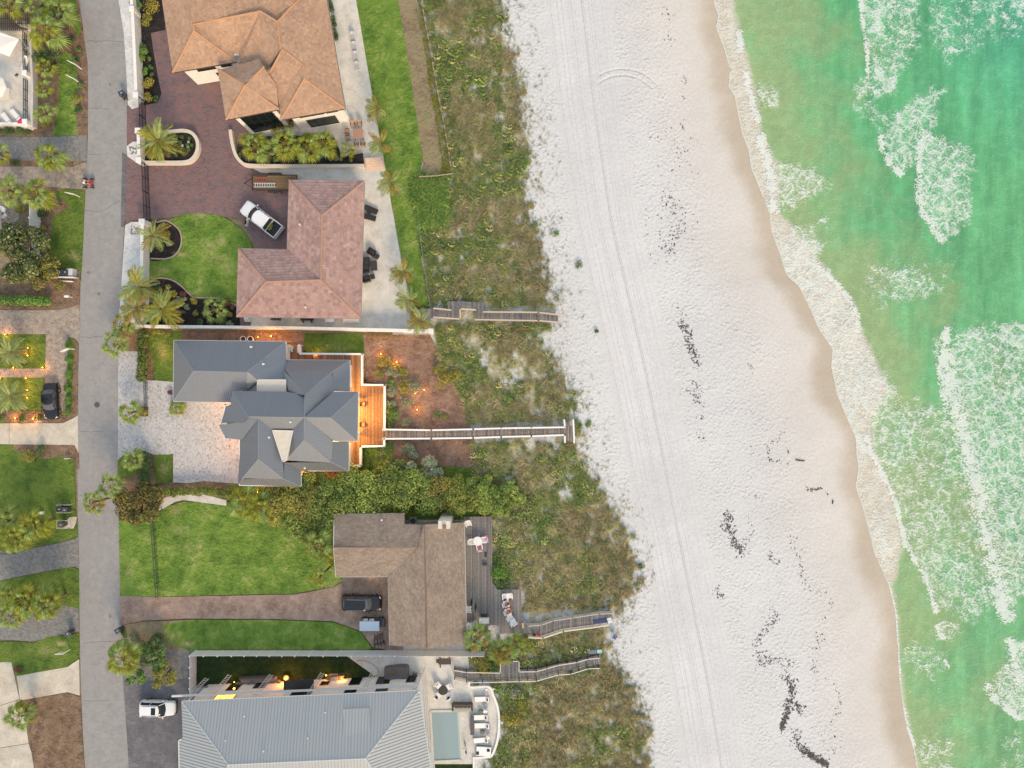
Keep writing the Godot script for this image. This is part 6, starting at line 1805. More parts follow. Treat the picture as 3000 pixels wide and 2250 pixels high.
	# belt of trees between the grey and the brown houses
	palm("fan", "left of two golden fan palms at the left end of the tree belt", "o", 528, 1088, 3.6, 2.3, null, "golden", 18)
	palm("fan", "right of two golden fan palms at the left end of the tree belt", "o", 562, 1098, 3.8, 2.2, null, "golden", 18)
	for b in [[615, 1092, 4.2, 3.0, OLIVE, "round olive tree right of the golden palms in the tree belt"], [645, 1125, 3.6, 2.2, DARK, "dark tree at the lower edge of the belt above the lawn corner"], [668, 1075, 3.8, 2.4, GREEN, "green tree just below the grey house's lit corner"], [712, 1092, 4.2, 2.8, DARK, "dark dense tree in the belt above the brown roof's left end"], [760, 1070, 4.0, 2.6, GREEN, "mid green tree in the belt below the grey house's right corner"], [800, 1085, 3.6, 2.2, DARK, "dark green tree in the belt above the middle of the brown roof"], [845, 1060, 3.8, 2.6, [[126, 140, 56], [98, 122, 46], [150, 158, 70], [76, 100, 42]], "bright yellow-green tree in the belt above the chimney"], [895, 1072, 3.6, 2.4, GREEN, "green tree in the belt right above the air conditioner"], [940, 1058, 3.2, 2.3, OLIVE, "olive tree in the belt above the white chimney"], [985, 1075, 3.0, 2.2, [[140, 144, 54], [112, 124, 48], [96, 112, 44]], "yellow-green tree at the belt's sea end above the deck"], [1030, 1070, 2.4, 2.0, GREEN, "green tree at the sea end of the belt"], [1070, 1090, 2.0, 1.7, [[120, 136, 54], [96, 118, 46]], "low bright bush-like tree next to the dune grass"], [885, 1030, 2.6, 1.9, SILVER, "silver-leaved tree above the belt at the bark garden"], [855, 1015, 2.2, 1.5, [[120, 132, 60], [92, 112, 48]], "light green tree between bark garden and lawn patch"], [930, 1020, 2.2, 1.5, SILVER, "pale silver-green shrub tree at the bark garden's lower edge"], [690, 1050, 2.4, 1.2, GREEN, "small green tree against the lit corner of the grey house"], [1105, 1070, 1.4, 1.5, GREEN, "low green shrub tree spreading from the belt into the dune grass"], [1050, 1045, 1.5, 1.3, [[140, 150, 60], [118, 136, 52]], "low yellow-green shrub tree at the upper sea end of the belt"], [590, 1072, 2.6, 1.8, OLIVE, "olive shrub tree under the lit eaves at the belt's upper left"], [735, 1115, 2.8, 1.7, GREEN, "green shrub tree touching the left end of the brown roof"]]:
		tree("belt_tree", b[5], "tree", "o", b[0], b[1], b[2], b[3] * 1.3, [[100, 122, 46], [122, 140, 56], [142, 152, 66], [80, 102, 42]] if b[4] == DARK else ([[112, 138, 54], [134, 152, 64], [152, 164, 76], [90, 114, 46]] if b[4] == GREEN else b[4]), 0.28, int(b[3] * 2200), "trees between the grey and brown houses")
	# bark garden
	for b in [[240, 720, 1.1, YELLOW, "lit golden grass clump at the top of the bark garden"], [330, 770, 0.8, YELLOW, "lit golden shrub right of the top clump in the bark garden"], [300, 800, 1.1, SILVER, "spiky grey-green grass below the lit clump of the bark garden"], [185, 820, 0.9, OLIVE, "olive shrub nearest the deck rail in the bark garden"], [390, 800, 0.8, OLIVE, "small olive shrub at the right of the lit clumps"], [300, 900, 0.65, GREEN, "green shrub in the middle of the bark garden"], [410, 920, 1.1, YELLOW, "yellow half of the large round shrub in the bark garden"], [490, 925, 1.4, SILVER, "pale silver round shrub in the bark garden's middle"], [300, 980, 1.0, SILVER, "wispy grey grass below the middle of the bark garden"], [430, 1060, 1.2, SILVER, "wispy grey-green grass above the lower lamp of the bark garden"], [290, 1080, 0.9, SILVER, "wispy grass beside the deck rail in the bark garden"], [320, 1160, 1.5, GREEN, "large green shrub above the start of the brown boardwalk"], [290, 1240, 0.8, DARK, "dark green shrub touching the brown boardwalk"], [420, 1220, 0.9, SILVER, "wispy grass right of the large green shrub at the boardwalk"], [710, 790, 1.1, OLIVE, "upper olive shrub on the dune edge of the bark garden"], [740, 870, 1.3, YELLOW, "yellow shrub on the dune edge of the bark garden"], [830, 820, 1.0, YELLOW, "yellow shrub just inside the dune grass"], [685, 1170, 0.5, GREEN, "small lone green plant near the dune edge of the bark garden"], [755, 1185, 0.4, OLIVE, "small lone dull plant right of the green one"], [430, 1470, 1.2, SILVER, "bluish shrub on the bark below the brown boardwalk"], [480, 1510, 1.1, SILVER, "pale blue shrub lowest on the bark below the boardwalk"]]:
		bush(b[4], "l", b[0], b[1], b[2], b[3], "shrub", b[2] * 0.8, 520, 0.17)
	# the shingle house
	palm("fan", "shaggy fan palm at the left wall of the brown house, upper part", "i", 110, 480, 4.2, 2.0, [190, 530], "dry", 18, 0.0, 5)
	palm("fan", "shaggy fan palm at the left wall of the brown house, lower part", "i", 160, 530, 3.8, 1.8, [210, 560], "golden", 16, 0.0, 5)
	palm("fan", "small yellow fan palm with long thin trunk left of the brown house", "i", 122, 690, 5.2, 1.4, [208, 605], "golden", 14, 0.0, 3)
	palm("fan", "dry fan palm at the lower right corner of the brown house", "i", 1135, 1085, 3.8, 1.9, [1120, 1120], "dry", 18, 0.0, 8)
	palm("fan", "dry fan palm over the white fence beside the pool terrace", "i", 1315, 1175, 3.8, 1.8, [1300, 1150], "dry", 18, 0.0, 8)
	palm("fan", "dark green fan palm between the two lower boardwalks", "i", 1395, 1115, 2.4, 1.5, null, "fern", 16, 0.0, 2)
	palm("fan", "small yellow-green fan palm right of the dark one between the lower boardwalks", "i", 1465, 1135, 1.6, 1.1, null, "golden", 12, 0.0, 1)
	bush("leafy green shrub at the side of the grey deck", "i", 1290, 640, 1.3, [[96, 142, 40], [118, 160, 52], [70, 112, 36]], "shrub", 1.3, 800, 0.18)
	bush("low green shrub below the grey deck's barbecue", "i", 1200, 1020, 1.1, DARK, "shrub", 0.9)
	bush("yellow-green thicket between pool terrace and lower boardwalk", "k", 720, 300, 1.9, OLIVE, "shrub", 1.2, 1400, 0.18)
	bush("green thicket at the foot of the dry palm beside the lower boardwalk", "k", 840, 340, 1.2, GREEN, "shrub", 0.9, 700, 0.18)
	for b in [[665, 515, 0.4, YELLOW, "yellow plant in the corner bed above the pool terrace wall"], [880, 565, 0.6, GREEN, "bright green shrub outside the curved terrace wall"], [1040, 600, 1.1, SILVER, "pale dry palmetto outside the curved terrace wall, upper"], [960, 830, 1.0, OLIVE, "olive palmetto outside the curved terrace wall, middle"], [1040, 880, 1.3, YELLOW, "yellow palmetto outside the curved terrace wall, lower"], [1150, 720, 1.4, [[150, 150, 50], [124, 134, 48]], "bright yellow-green patch of shrub in the lower dunes"]]:
		bush(b[4], "k", b[0], b[1], b[2], b[3], "shrub", b[2] * 0.7, 520, 0.17)
	# verge by the road at the bottom
	palm("fan", "big round golden green fan palm at the road above the white car", "h", 1275, 525, 4.2, 2.4, null, "golden", 26)
	tree("leafy_tree", "dark green tree between the round palm and the white panel fence", "tree", "h", 1520, 510, 3.2, 2.0, DARK, 0.24, 2000)
	tree("leafy_tree", "dark green rounded tree below the big round palm at the road", "tree", "h", 1360, 760, 2.8, 1.4, GREEN, 0.24, 1300)
	tree("leafy_tree", "yellow-olive rounded tree above the white car", "tree", "h", 1650, 740, 3.0, 1.7, OLIVE, 0.24, 1700)
	tree("leafy_tree", "sparse green tree in front of the white panel fence corner", "tree", "h", 1590, 600, 2.8, 1.5, GREEN, 0.22, 1100)
	bush("scruffy dark shrub strip behind the bins at the bottom road verge", "h", 1640, 300, 0.9, DARK, "shrub", 0.6)
	bush("grey dry shrub beside the bins at the bottom road verge", "h", 1400, 300, 0.8, SILVER, "shrub", 0.5)
	bush("small green plant at the bin on the bottom road verge", "h", 1300, 250, 0.4, GREEN)
	# a few lone plants on the sand
	for b in [["o", 1385, 1223, 0.5, DARK, "lone dark green plant on the sand beside the dune point"], ["o", 1202, 505, 0.5, GREEN, "lone green plant on the sand at the height of the white pickup"], ["o", 1250, 572, 0.7, DARK, "lone straggling plant on the sand level with the dark wicker seats"], ["o", 1268, 918, 0.8, GREEN, "green plant at the sand end of the brown boardwalk"], ["o", 1290, 715, 0.4, DARK, "lone small plant on the sand right of the grey boardwalk"]]:
		bush(b[5], b[0], b[1], b[2], b[3], b[4], "plant", 0.3, 160, 0.16, "", "beach_plant")

# ---------- vehicles ----------
func loft(g, rings):
	var n = rings.size(); var k = rings[0].size()
	var nn = []
	for i in n:
		var row = []
		for j in k:
			var du = rings[mini(i + 1, n - 1)][j] - rings[maxi(i - 1, 0)][j]
			var dv = rings[i][mini(j + 1, k - 1)] - rings[i][maxi(j - 1, 0)]
			row.append(du.cross(dv).normalized())
		nn.append(row)
	for i in n - 1:
		for j in k - 1:
			g.trin(rings[i][j], rings[i + 1][j], rings[i + 1][j + 1], nn[i][j], nn[i + 1][j], nn[i + 1][j + 1])
			g.trin(rings[i][j], rings[i + 1][j + 1], rings[i][j + 1], nn[i][j], nn[i + 1][j + 1], nn[i][j + 1])
	for e in [0, n - 1]:
		for j in range(1, k - 1):
			if e == 0:
				g.tri(rings[e][0], rings[e][j], rings[e][j + 1])
			else:
				g.tri(rings[e][0], rings[e][j + 1], rings[e][j])
func ring(x, w, prof, bow = 0.0):
	# half profile mirrored: [share of width, height]; bow curves it forward in the middle
	var out = []
	for p in prof:
		out.append(Vector3(x - bow * p[0] * p[0], p[1], w * p[0]))
	for i in range(prof.size() - 1, -1, -1):
		out.append(Vector3(x - bow * prof[i][0] * prof[i][0], prof[i][1], -w * prof[i][0]))
	return out
func heading(dx, dz):
	return atan2(-dz, dx)
func wheel(t, x, z, r, w):
	var g = G.new()
	g.col = C(34, 34, 36)
	g.tube([Vector3(x, r, z - w * 0.5), Vector3(x, r, z - w * 0.42), Vector3(x, r, z + w * 0.42), Vector3(x, r, z + w * 0.5)], [r * 0.88, r, r, r * 0.88], 16)
	var o = obj("wheel", g, "matte", t)
	var h = G.new()
	h.col = C(168, 170, 172)
	h.tube([Vector3(x, r, z - w * 0.52), Vector3(x, r, z + w * 0.52)], r * 0.6, 12)
	obj("rim", h, "metal", o)
func car(called, label, at, turn, L, Wd, style, paint):
	var t = thing(called, label, {"pickup": "pickup truck", "suv": "suv", "sedan": "car"}[style], at, turn)
	var hw = Wd * 0.5; var hl = L * 0.5
	var tall = {"pickup": 1.85, "suv": 1.78, "sedan": 1.45}[style]
	var belt = {"pickup": 1.18, "suv": 1.12, "sedan": 0.95}[style]
	var hood = {"pickup": 1.14, "suv": 1.06, "sedan": 0.88}[style]
	var prof = func(top): return [[0.86, 0.32], [0.98, 0.42], [1.0, 0.62], [0.985, top - 0.16], [0.93, top - 0.05], [0.78, top], [0.4, top + 0.025], [0.0, top + 0.03]]
	var ws0 = {"pickup": 0.275, "suv": 0.27, "sedan": 0.255}[style] * L; var ws1 = {"pickup": 0.125, "suv": 0.13, "sedan": 0.09}[style] * L
	var rs1 = {"pickup": -0.20, "suv": -0.39, "sedan": -0.2}[style] * L; var rs0 = {"pickup": -0.24, "suv": -0.465, "sedan": -0.34}[style] * L
	var g = G.new()
	g.col = paint
	var tail = belt if style != "sedan" else 0.98
	var stop = -hl if style != "pickup" else -0.245 * L
	var rings = []
	for s in [[hl, 0.5, hood - 0.3], [hl - 0.05, 0.7, hood - 0.2], [hl - 0.16, 0.85, hood - 0.12], [hl - 0.34, 0.94, hood - 0.06], [hl - 0.7, 1.0, hood], [ws0 + 0.1, 1.0, hood + 0.06], [ws0 - 0.1, 1.0, belt], [0.0, 1.0, belt], [stop + (0.5 if style != "pickup" else 0.1), 1.0, tail], [stop + 0.12, 0.96, tail - 0.02], [stop, 0.86 if style != "pickup" else 0.98, tail - 0.12]]:
		rings.append(ring(s[0], hw * s[1], prof.call(s[2])))
	rings.reverse()
	loft(g, rings)
	obj("body", g, "paint", t)
	var gg = G.new()
	gg.col = C(92, 96, 98) if paint.r < 0.4 else C(44, 50, 54)  # black cars get paler glass: the sky reflection is put into its colour
	var gh = []
	for s in [[ws0, 0.88, belt + 0.02], [lerp(ws0, ws1, 0.5), 0.86, (belt + tall) * 0.5], [ws1, 0.8, tall - 0.02], [(ws1 + rs1) * 0.5, 0.8, tall], [rs1, 0.79, tall - 0.03], [rs0, 0.85, belt + 0.02]]:
		gh.append(ring(s[0], hw * s[1], [[1.06, belt - 0.02], [1.0 if s[2] > belt + 0.3 else 1.05, maxf(belt, s[2] - 0.06)], [0.9, s[2] - 0.01], [0.45, s[2] + 0.015], [0.0, s[2] + 0.02]], 0.22 if s[0] >= ws1 else (-0.12 if s[0] <= rs1 and style != "pickup" else 0.0)))
	gh.reverse()
	loft(gg, gh)
	obj("windows", gg, "glass", t)
	var rg = G.new()
	rg.col = paint
	var rr_ = []
	for s in [[ws1 + 0.05, 0.74, tall - 0.03], [ws1 - 0.12, 0.8, tall + 0.01], [(ws1 + rs1) * 0.5, 0.81, tall + 0.03], [rs1 + 0.1, 0.8, tall], [rs1 - 0.04, 0.75, tall - 0.04]]:
		rr_.append(ring(s[0], hw * s[1], [[1.0, s[2] - 0.04], [0.96, s[2] + 0.005], [0.5, s[2] + 0.025], [0.0, s[2] + 0.03]], 0.2 if s[0] > ws1 - 0.2 else 0.0))
	rr_.reverse()
	loft(rg, rr_)
	obj("roof", rg, "paint", t)
	for s in [-1.0, 1.0]:
		var pg = G.new()
		pg.col = paint
		pg.bar(Vector3(ws0, belt, s * hw * 0.92), Vector3(ws1, tall - 0.02, s * hw * 0.8), 0.07, 0.05)
		pg.bar(Vector3(rs0, belt, s * hw * 0.9), Vector3(rs1, tall - 0.02, s * hw * 0.8), 0.1, 0.05)
		pg.bar(Vector3((ws1 + rs1) * 0.5, belt, s * hw * 0.95), Vector3((ws1 + rs1) * 0.5, tall - 0.04, s * hw * 0.82), 0.09, 0.04)
		obj("pillars", pg, "paint", t)
		var mg = G.new()
		mg.col = paint
		mg.cbox(Vector3(ws0 - 0.35, belt + 0.1, s * (hw + 0.13)), Vector3(0.13, 0.17, 0.22), 0.03)
		obj("side_mirror", mg, "paint", t)
		for x in [hl * 0.62, -hl * 0.6]:
			wheel(t, x, s * (hw - 0.12), 0.37 if style != "sedan" else 0.33, 0.24)
		var lg = G.new()
		lg.col = C(214, 216, 218)
		lg.cbox(Vector3(hl - 0.2, hood - 0.2, s * hw * 0.72), Vector3(0.22, 0.14, 0.3), 0.03, Basis(Vector3.UP, s * -0.5))
		obj("headlight", lg, "glass", t)
		var tg = G.new()
		tg.col = C(150, 26, 24)
		tg.cbox(Vector3(-hl + 0.07, belt - 0.18, s * hw * 0.8), Vector3(0.12, 0.24, 0.2), 0.02)
		obj("tail_light", tg, "glass", t)
	var bg = G.new()
	bg.col = C(40, 40, 42) if style != "pickup" else C(176, 178, 180)
	bg.cbox(Vector3(hl - 0.02, 0.5, 0), Vector3(0.16, 0.22, Wd * 0.84), 0.04)
	obj("front_bumper", bg, "satin", t)
	var bb = G.new()
	bb.col = bg.col
	bb.cbox(Vector3(-hl, 0.5, 0), Vector3(0.18, 0.22, Wd * 0.9), 0.04)
	obj("rear_bumper", bb, "satin", t)
	if style == "suv":
		for s in [-1.0, 1.0]:
			var kg = G.new()
			kg.col = C(150, 150, 152)
			kg.bar(Vector3(ws1 - 0.2, tall + 0.07, s * hw * 0.7), Vector3(rs1 + 0.25, tall + 0.07, s * hw * 0.7), 0.05, 0.05)
			obj("roof_rail", kg, "metal", t)
	if style == "pickup":
		var b0 = -hl; var b1 = -0.245 * L
		for s in [-1.0, 1.0]:
			var sg = G.new()
			sg.col = paint
			sg.cbox(Vector3((b0 + b1) * 0.5, 0.8, s * (hw - 0.07)), Vector3(b1 - b0, 0.86, 0.13), 0.04)
			obj("bed_side", sg, "paint", t)
		var tg2 = G.new()
		tg2.col = paint
		tg2.cbox(Vector3(b0 + 0.05, 0.84, 0), Vector3(0.1, 0.7, Wd - 0.3), 0.03)
		obj("tailgate", tg2, "paint", t)
		var fg = G.new()
		fg.col = C(30, 30, 32)
		fg.box(Vector3((b0 + b1) * 0.5 + 0.04, 0.7, 0), Vector3(b1 - b0 - 0.1, 0.08, Wd - 0.28))
		for k in 9:
			fg.box(Vector3((b0 + b1) * 0.5 + 0.04, 0.75, -0.7 + k * 0.175), Vector3(b1 - b0 - 0.14, 0.02, 0.06))
		obj("bed_floor", fg, "satin", t)
		var dg = G.new()
		dg.col = paint
		var bas = Basis(Vector3.UP, -1.1)
		dg.box(Vector3(ws0 - 0.4, 0.82, -hw - 0.42), Vector3(1.0, 0.7, 0.1), bas)
		var dr = obj("open_door", dg, "paint", t)
		var wg = G.new()
		wg.col = C(22, 26, 30)
		wg.box(Vector3(ws0 - 0.42, 1.4, -hw - 0.4), Vector3(0.8, 0.42, 0.04), bas)
		obj("door_window", wg, "glass", dr)
	if style == "suv" and paint.r > 0.4:
		var sg2 = G.new()
		sg2.col = C(24, 26, 28)
		sg2.box(Vector3(lerp(ws1, rs1, 0.28), tall + 0.055, 0), Vector3(0.55, 0.012, 0.9))
		obj("sunroof", sg2, "glass", t)
	return t

# ---------- simple furniture assembled from bevelled members ----------
func make(called, label, cat, at, turn, parts, group = ""):
	# parts: [name, material, colour, [x, y, z, sx, sy, sz, tilt about z] ...]
	var t = thing(called, label, cat, at, turn, group)
	for p in parts:
		var g = G.new()
		g.col = C(p[2][0], p[2][1], p[2][2])
		for b in p.slice(3):
			var bas = Basis(Vector3(0, 0, 1), b[6]) if b.size() > 6 else Basis()
			if minf(b[3], minf(b[4], b[5])) > 0.06:
				g.cbox(Vector3(b[0], b[1], b[2]), Vector3(b[3], b[4], b[5]), 0.025, bas)
			else:
				g.box(Vector3(b[0], b[1], b[2]), Vector3(b[3], b[4], b[5]), bas)
		obj(p[0], g, p[1], t)
	return t
func legs(c, x, z, h, s = 0.05):
	var out = []
	for k in [[1, 1], [1, -1], [-1, 1], [-1, -1]]:
		out.append(["leg", "satin", c, [k[0] * x, h * 0.5, k[1] * z, s, h, s]])
	return out
func lounger(label, at, turn, c, cushion, pillow = null, L = 1.9, w = 0.7, group = ""):
	var p = legs(c, L * 0.42, w * 0.42, 0.3)
	p.append(["frame", "satin", c, [0, 0.31, w * 0.47, L, 0.07, 0.05], [0, 0.31, -w * 0.47, L, 0.07, 0.05], [L * 0.49, 0.31, 0, 0.05, 0.07, w * 0.9], [-L * 0.49, 0.31, 0, 0.05, 0.07, w * 0.9]])
	p.append(["mattress", "cloth", cushion, [L * 0.14, 0.40, 0, L * 0.68, 0.1, w * 0.88]])
	p.append(["backrest", "cloth", cushion, [-L * 0.33, 0.52, 0, L * 0.34, 0.1, w * 0.88, -0.6]])
	if pillow != null:
		p.append(["pillow", "cloth", pillow, [-L * 0.36, 0.64, 0, 0.2, 0.1, w * 0.42, -0.6]])
	return make("sun_lounger", label, "lounger", at, turn, p, group)
func chair(label, at, turn, c, seat, group = "", w = 0.56, arms = true, called = "garden_chair"):
	var p = legs(c, w * 0.42, w * 0.42, 0.42, 0.045)
	p.append(["seat", "cloth", seat, [0, 0.44, 0, w, 0.08, w]])
	p.append(["backrest", "cloth", seat, [-w * 0.52, 0.7, 0, 0.07, 0.52, w, 0.15]])
	if arms:
		p.append(["armrest", "satin", c, [0, 0.64, w * 0.5, w, 0.04, 0.07]])
		p.append(["armrest", "satin", c, [0, 0.64, -w * 0.5, w, 0.04, 0.07]])
	return make(called, label, "chair", at, turn, p, group)
func slat_chair(label, at, turn, c, group = ""):
	var p = legs(c, 0.28, 0.28, 0.38, 0.06)
	for k in 6:
		p.append(["slat", "satin", c, [-0.26 + k * 0.1, 0.39, 0, 0.085, 0.03, 0.56]])
	for k in 5:
		p.append(["slat", "satin", c, [-0.36 - 0.05, 0.68, -0.23 + k * 0.115, 0.04, 0.6, 0.1, 0.3]])
	for s in [-1, 1]:
		p.append(["armrest", "satin", c, [0.02, 0.6, s * 0.34, 0.7, 0.035, 0.12]])
	return make("slatted_chair", label, "chair", at, turn, p, group)
func tub(label, at, turn, c, group = "", called = "wheeled_bin", lid_col = null):
	# a wheeled household bin
	var t = thing(called, label, "bin", at, turn, group)
	var g = G.new()
	g.col = C(c[0], c[1], c[2])
	var rings = []
	for s in [[0.0, 0.24, 0.22], [0.9, 0.32, 0.29], [0.98, 0.34, 0.31], [1.0, 0.33, 0.3]]:
		rings.append([Vector3(s[1], s[0] + 0.04, s[2]), Vector3(-s[1], s[0] + 0.04, s[2]), Vector3(-s[1], s[0] + 0.04, -s[2]), Vector3(s[1], s[0] + 0.04, -s[2]), Vector3(s[1], s[0] + 0.04, s[2])])
	for i in 3:
		for j in 4:
			g.quad(rings[i][j + 1], rings[i][j], rings[i + 1][j], rings[i + 1][j + 1])
	obj("bin_body", g, "satin", t)
	var l = G.new()
	l.col = C(c[0] + 6, c[1] + 6, c[2] + 8)
	l.cbox(Vector3(0, 1.09, 0), Vector3(0.72, 0.1, 0.66), 0.05)
	var lo = obj("lid", l, "satin", t)
	var k = G.new()
	k.col = C(206, 208, 210)
	k.box(Vector3(0.05, 1.146, 0), Vector3(0.2, 0.008, 0.1))
	obj("sticker", k, "satin", lo)
	for s in [-1, 1]:
		var w = G.new()
		w.col = C(24, 24, 24)
		w.tube([Vector3(-0.27, 0.12, s * 0.26), Vector3(-0.27, 0.12, s * 0.32)], 0.12, 12)
		obj("wheel", w, "matte", t)
	var h = G.new()
	h.col = C(c[0], c[1], c[2])
	h.tube([Vector3(-0.38, 0.98, -0.26), Vector3(-0.38, 0.98, 0.26)], 0.02, 6)
	obj("handle", h, "satin", t)
	return t
func round_table(label, at, r, h, c, cat = "table"):
	var t = thing("round_table", label, cat, at)
	var g = G.new()
	g.col = C(c[0], c[1], c[2])
	g.lathe(Vector3(0, h - 0.05, 0), [[0.0, 0.0], [r, 0.0], [r, 0.03], [r - 0.02, 0.05], [0.0, 0.05]], 24)
	obj("tabletop", g, "satin", t)
	var p = G.new()
	p.col = g.col
	p.lathe(Vector3.ZERO, [[r * 0.55, 0.0], [r * 0.5, 0.04], [0.05, 0.08], [0.05, h - 0.05]], 14)
	obj("pedestal", p, "satin", t)
	return t
func cloth(called, label, cat, f, a, h, c, group = ""):
	# a towel or sheet lying in soft folds
	var g = G.new()
	var line = flat(f, a, h)
	var mid = Vector2.ZERO
	for p in line:
		mid += p / line.size()
	var nz = noise(rng.randi(), 1.4, 2)
	var n = 10
	g.col = C(c[0], c[1], c[2])
	var at = func(i, j):
		var p = line[0].lerp(line[1], float(i) / n).lerp(line[3].lerp(line[2], float(i) / n), float(j) / n)
		return Vector3(p.x - mid.x, 0.03 + 0.05 * absf(nz.get_noise_2d(p.x * 1.6, p.y * 1.6)) , p.y - mid.y)
	for i in n:
		for j in n:
			var q = [at.call(i, j), at.call(i, j + 1), at.call(i + 1, j + 1), at.call(i + 1, j)]
			if (q[1] - q[0]).cross(q[2] - q[0]).y < 0.0:
				q.reverse()
			g.quad(q[0], q[1], q[2], q[3])
	var o = obj(called, g, "cloth")
	o.position = Vector3(mid.x, h, mid.y)
	return tag(o, label, cat, group)
func bicycle(label, at, turn, c):
	var t = thing("bicycle", label, "bicycle", at, turn)
	for x in [-0.5, 0.5]:
		var g = G.new()
		g.col = C(30, 30, 32)
		var pts = []
		for k in 19:
			pts.append(Vector3(x + 0.32 * cos(TAU * k / 18.0), 0.34 + 0.32 * sin(TAU * k / 18.0), 0))
		g.tube(pts, 0.025, 6, false)
		for k in 6:
			g.tube([Vector3(x, 0.34, 0), Vector3(x + 0.31 * cos(TAU * k / 6.0), 0.34 + 0.31 * sin(TAU * k / 6.0), 0)], 0.006, 3, false)
		obj("wheel", g, "satin", t)
	var fr = G.new()
	fr.col = C(c[0], c[1], c[2])
	for s in [[-0.5, 0.34, -0.08, 0.34], [-0.08, 0.34, -0.22, 0.82], [-0.5, 0.34, -0.2, 0.72], [-0.2, 0.74, 0.36, 0.78], [-0.08, 0.34, 0.36, 0.72], [0.34, 0.9, 0.5, 0.34]]:
		fr.tube([Vector3(s[0], s[1], 0), Vector3(s[2], s[3], 0)], 0.025, 6)
	obj("frame", fr, "paint", t)
	var sd = G.new()
	sd.col = C(24, 24, 24)
	sd.cbox(Vector3(-0.24, 0.88, 0), Vector3(0.26, 0.07, 0.15), 0.03)
	obj("saddle", sd, "satin", t)
	var hb = G.new()
	hb.col = C(40, 40, 40)
	hb.tube([Vector3(0.24, 1.0, -0.3), Vector3(0.34, 0.98, -0.08), Vector3(0.34, 0.98, 0.08), Vector3(0.24, 1.0, 0.3)], 0.018, 6)
	obj("handlebar", hb, "satin", t)
	return t

# ---------- lamps ----------
func lamp(label, f, x, y, h, energy, style = "stake", col = Color(1.0, 0.66, 0.26)):
	var at = on(f, x, y)
	var t = thing("garden_lamp", label, "lamp", at)
	var g = G.new()
	g.col = C(52, 46, 40)
	if style == "stake":
		g.tube([Vector3(0, -0.05, 0), Vector3(0, h - 0.06, 0)], 0.02, 6)
		g.lathe(Vector3(0, h - 0.08, 0), [[0.03, 0.0], [0.08, 0.05], [0.09, 0.08]], 10)
	else:
		g.cbox(Vector3(0, h + 0.1, 0), Vector3(0.16, 0.06, 0.16), 0.02)
		g.tube([Vector3(0, h + 0.1, 0), Vector3(0, h + 0.03, 0)], 0.03, 6)
	obj("lamp_holder", g, "satin", t)
	var b = G.new()
	b.lathe(Vector3(0, h - 0.05, 0), [[0.0, 0.0], [0.05, 0.02], [0.06, 0.06], [0.04, 0.1], [0.0, 0.12]], 10)
	obj("bulb", b, "glow", t)
	var l = OmniLight3D.new()
	l.name = "light"
	l.light_color = col
	l.light_energy = energy
	l.omni_range = 40.0
	l.omni_attenuation = 2.0
	l.light_size = 0.12
	l.shadow_enabled = true
	t.add_child(l)
	l.position = Vector3(0, h + 0.12 if style == "stake" else h - 0.12, 0)
	return t

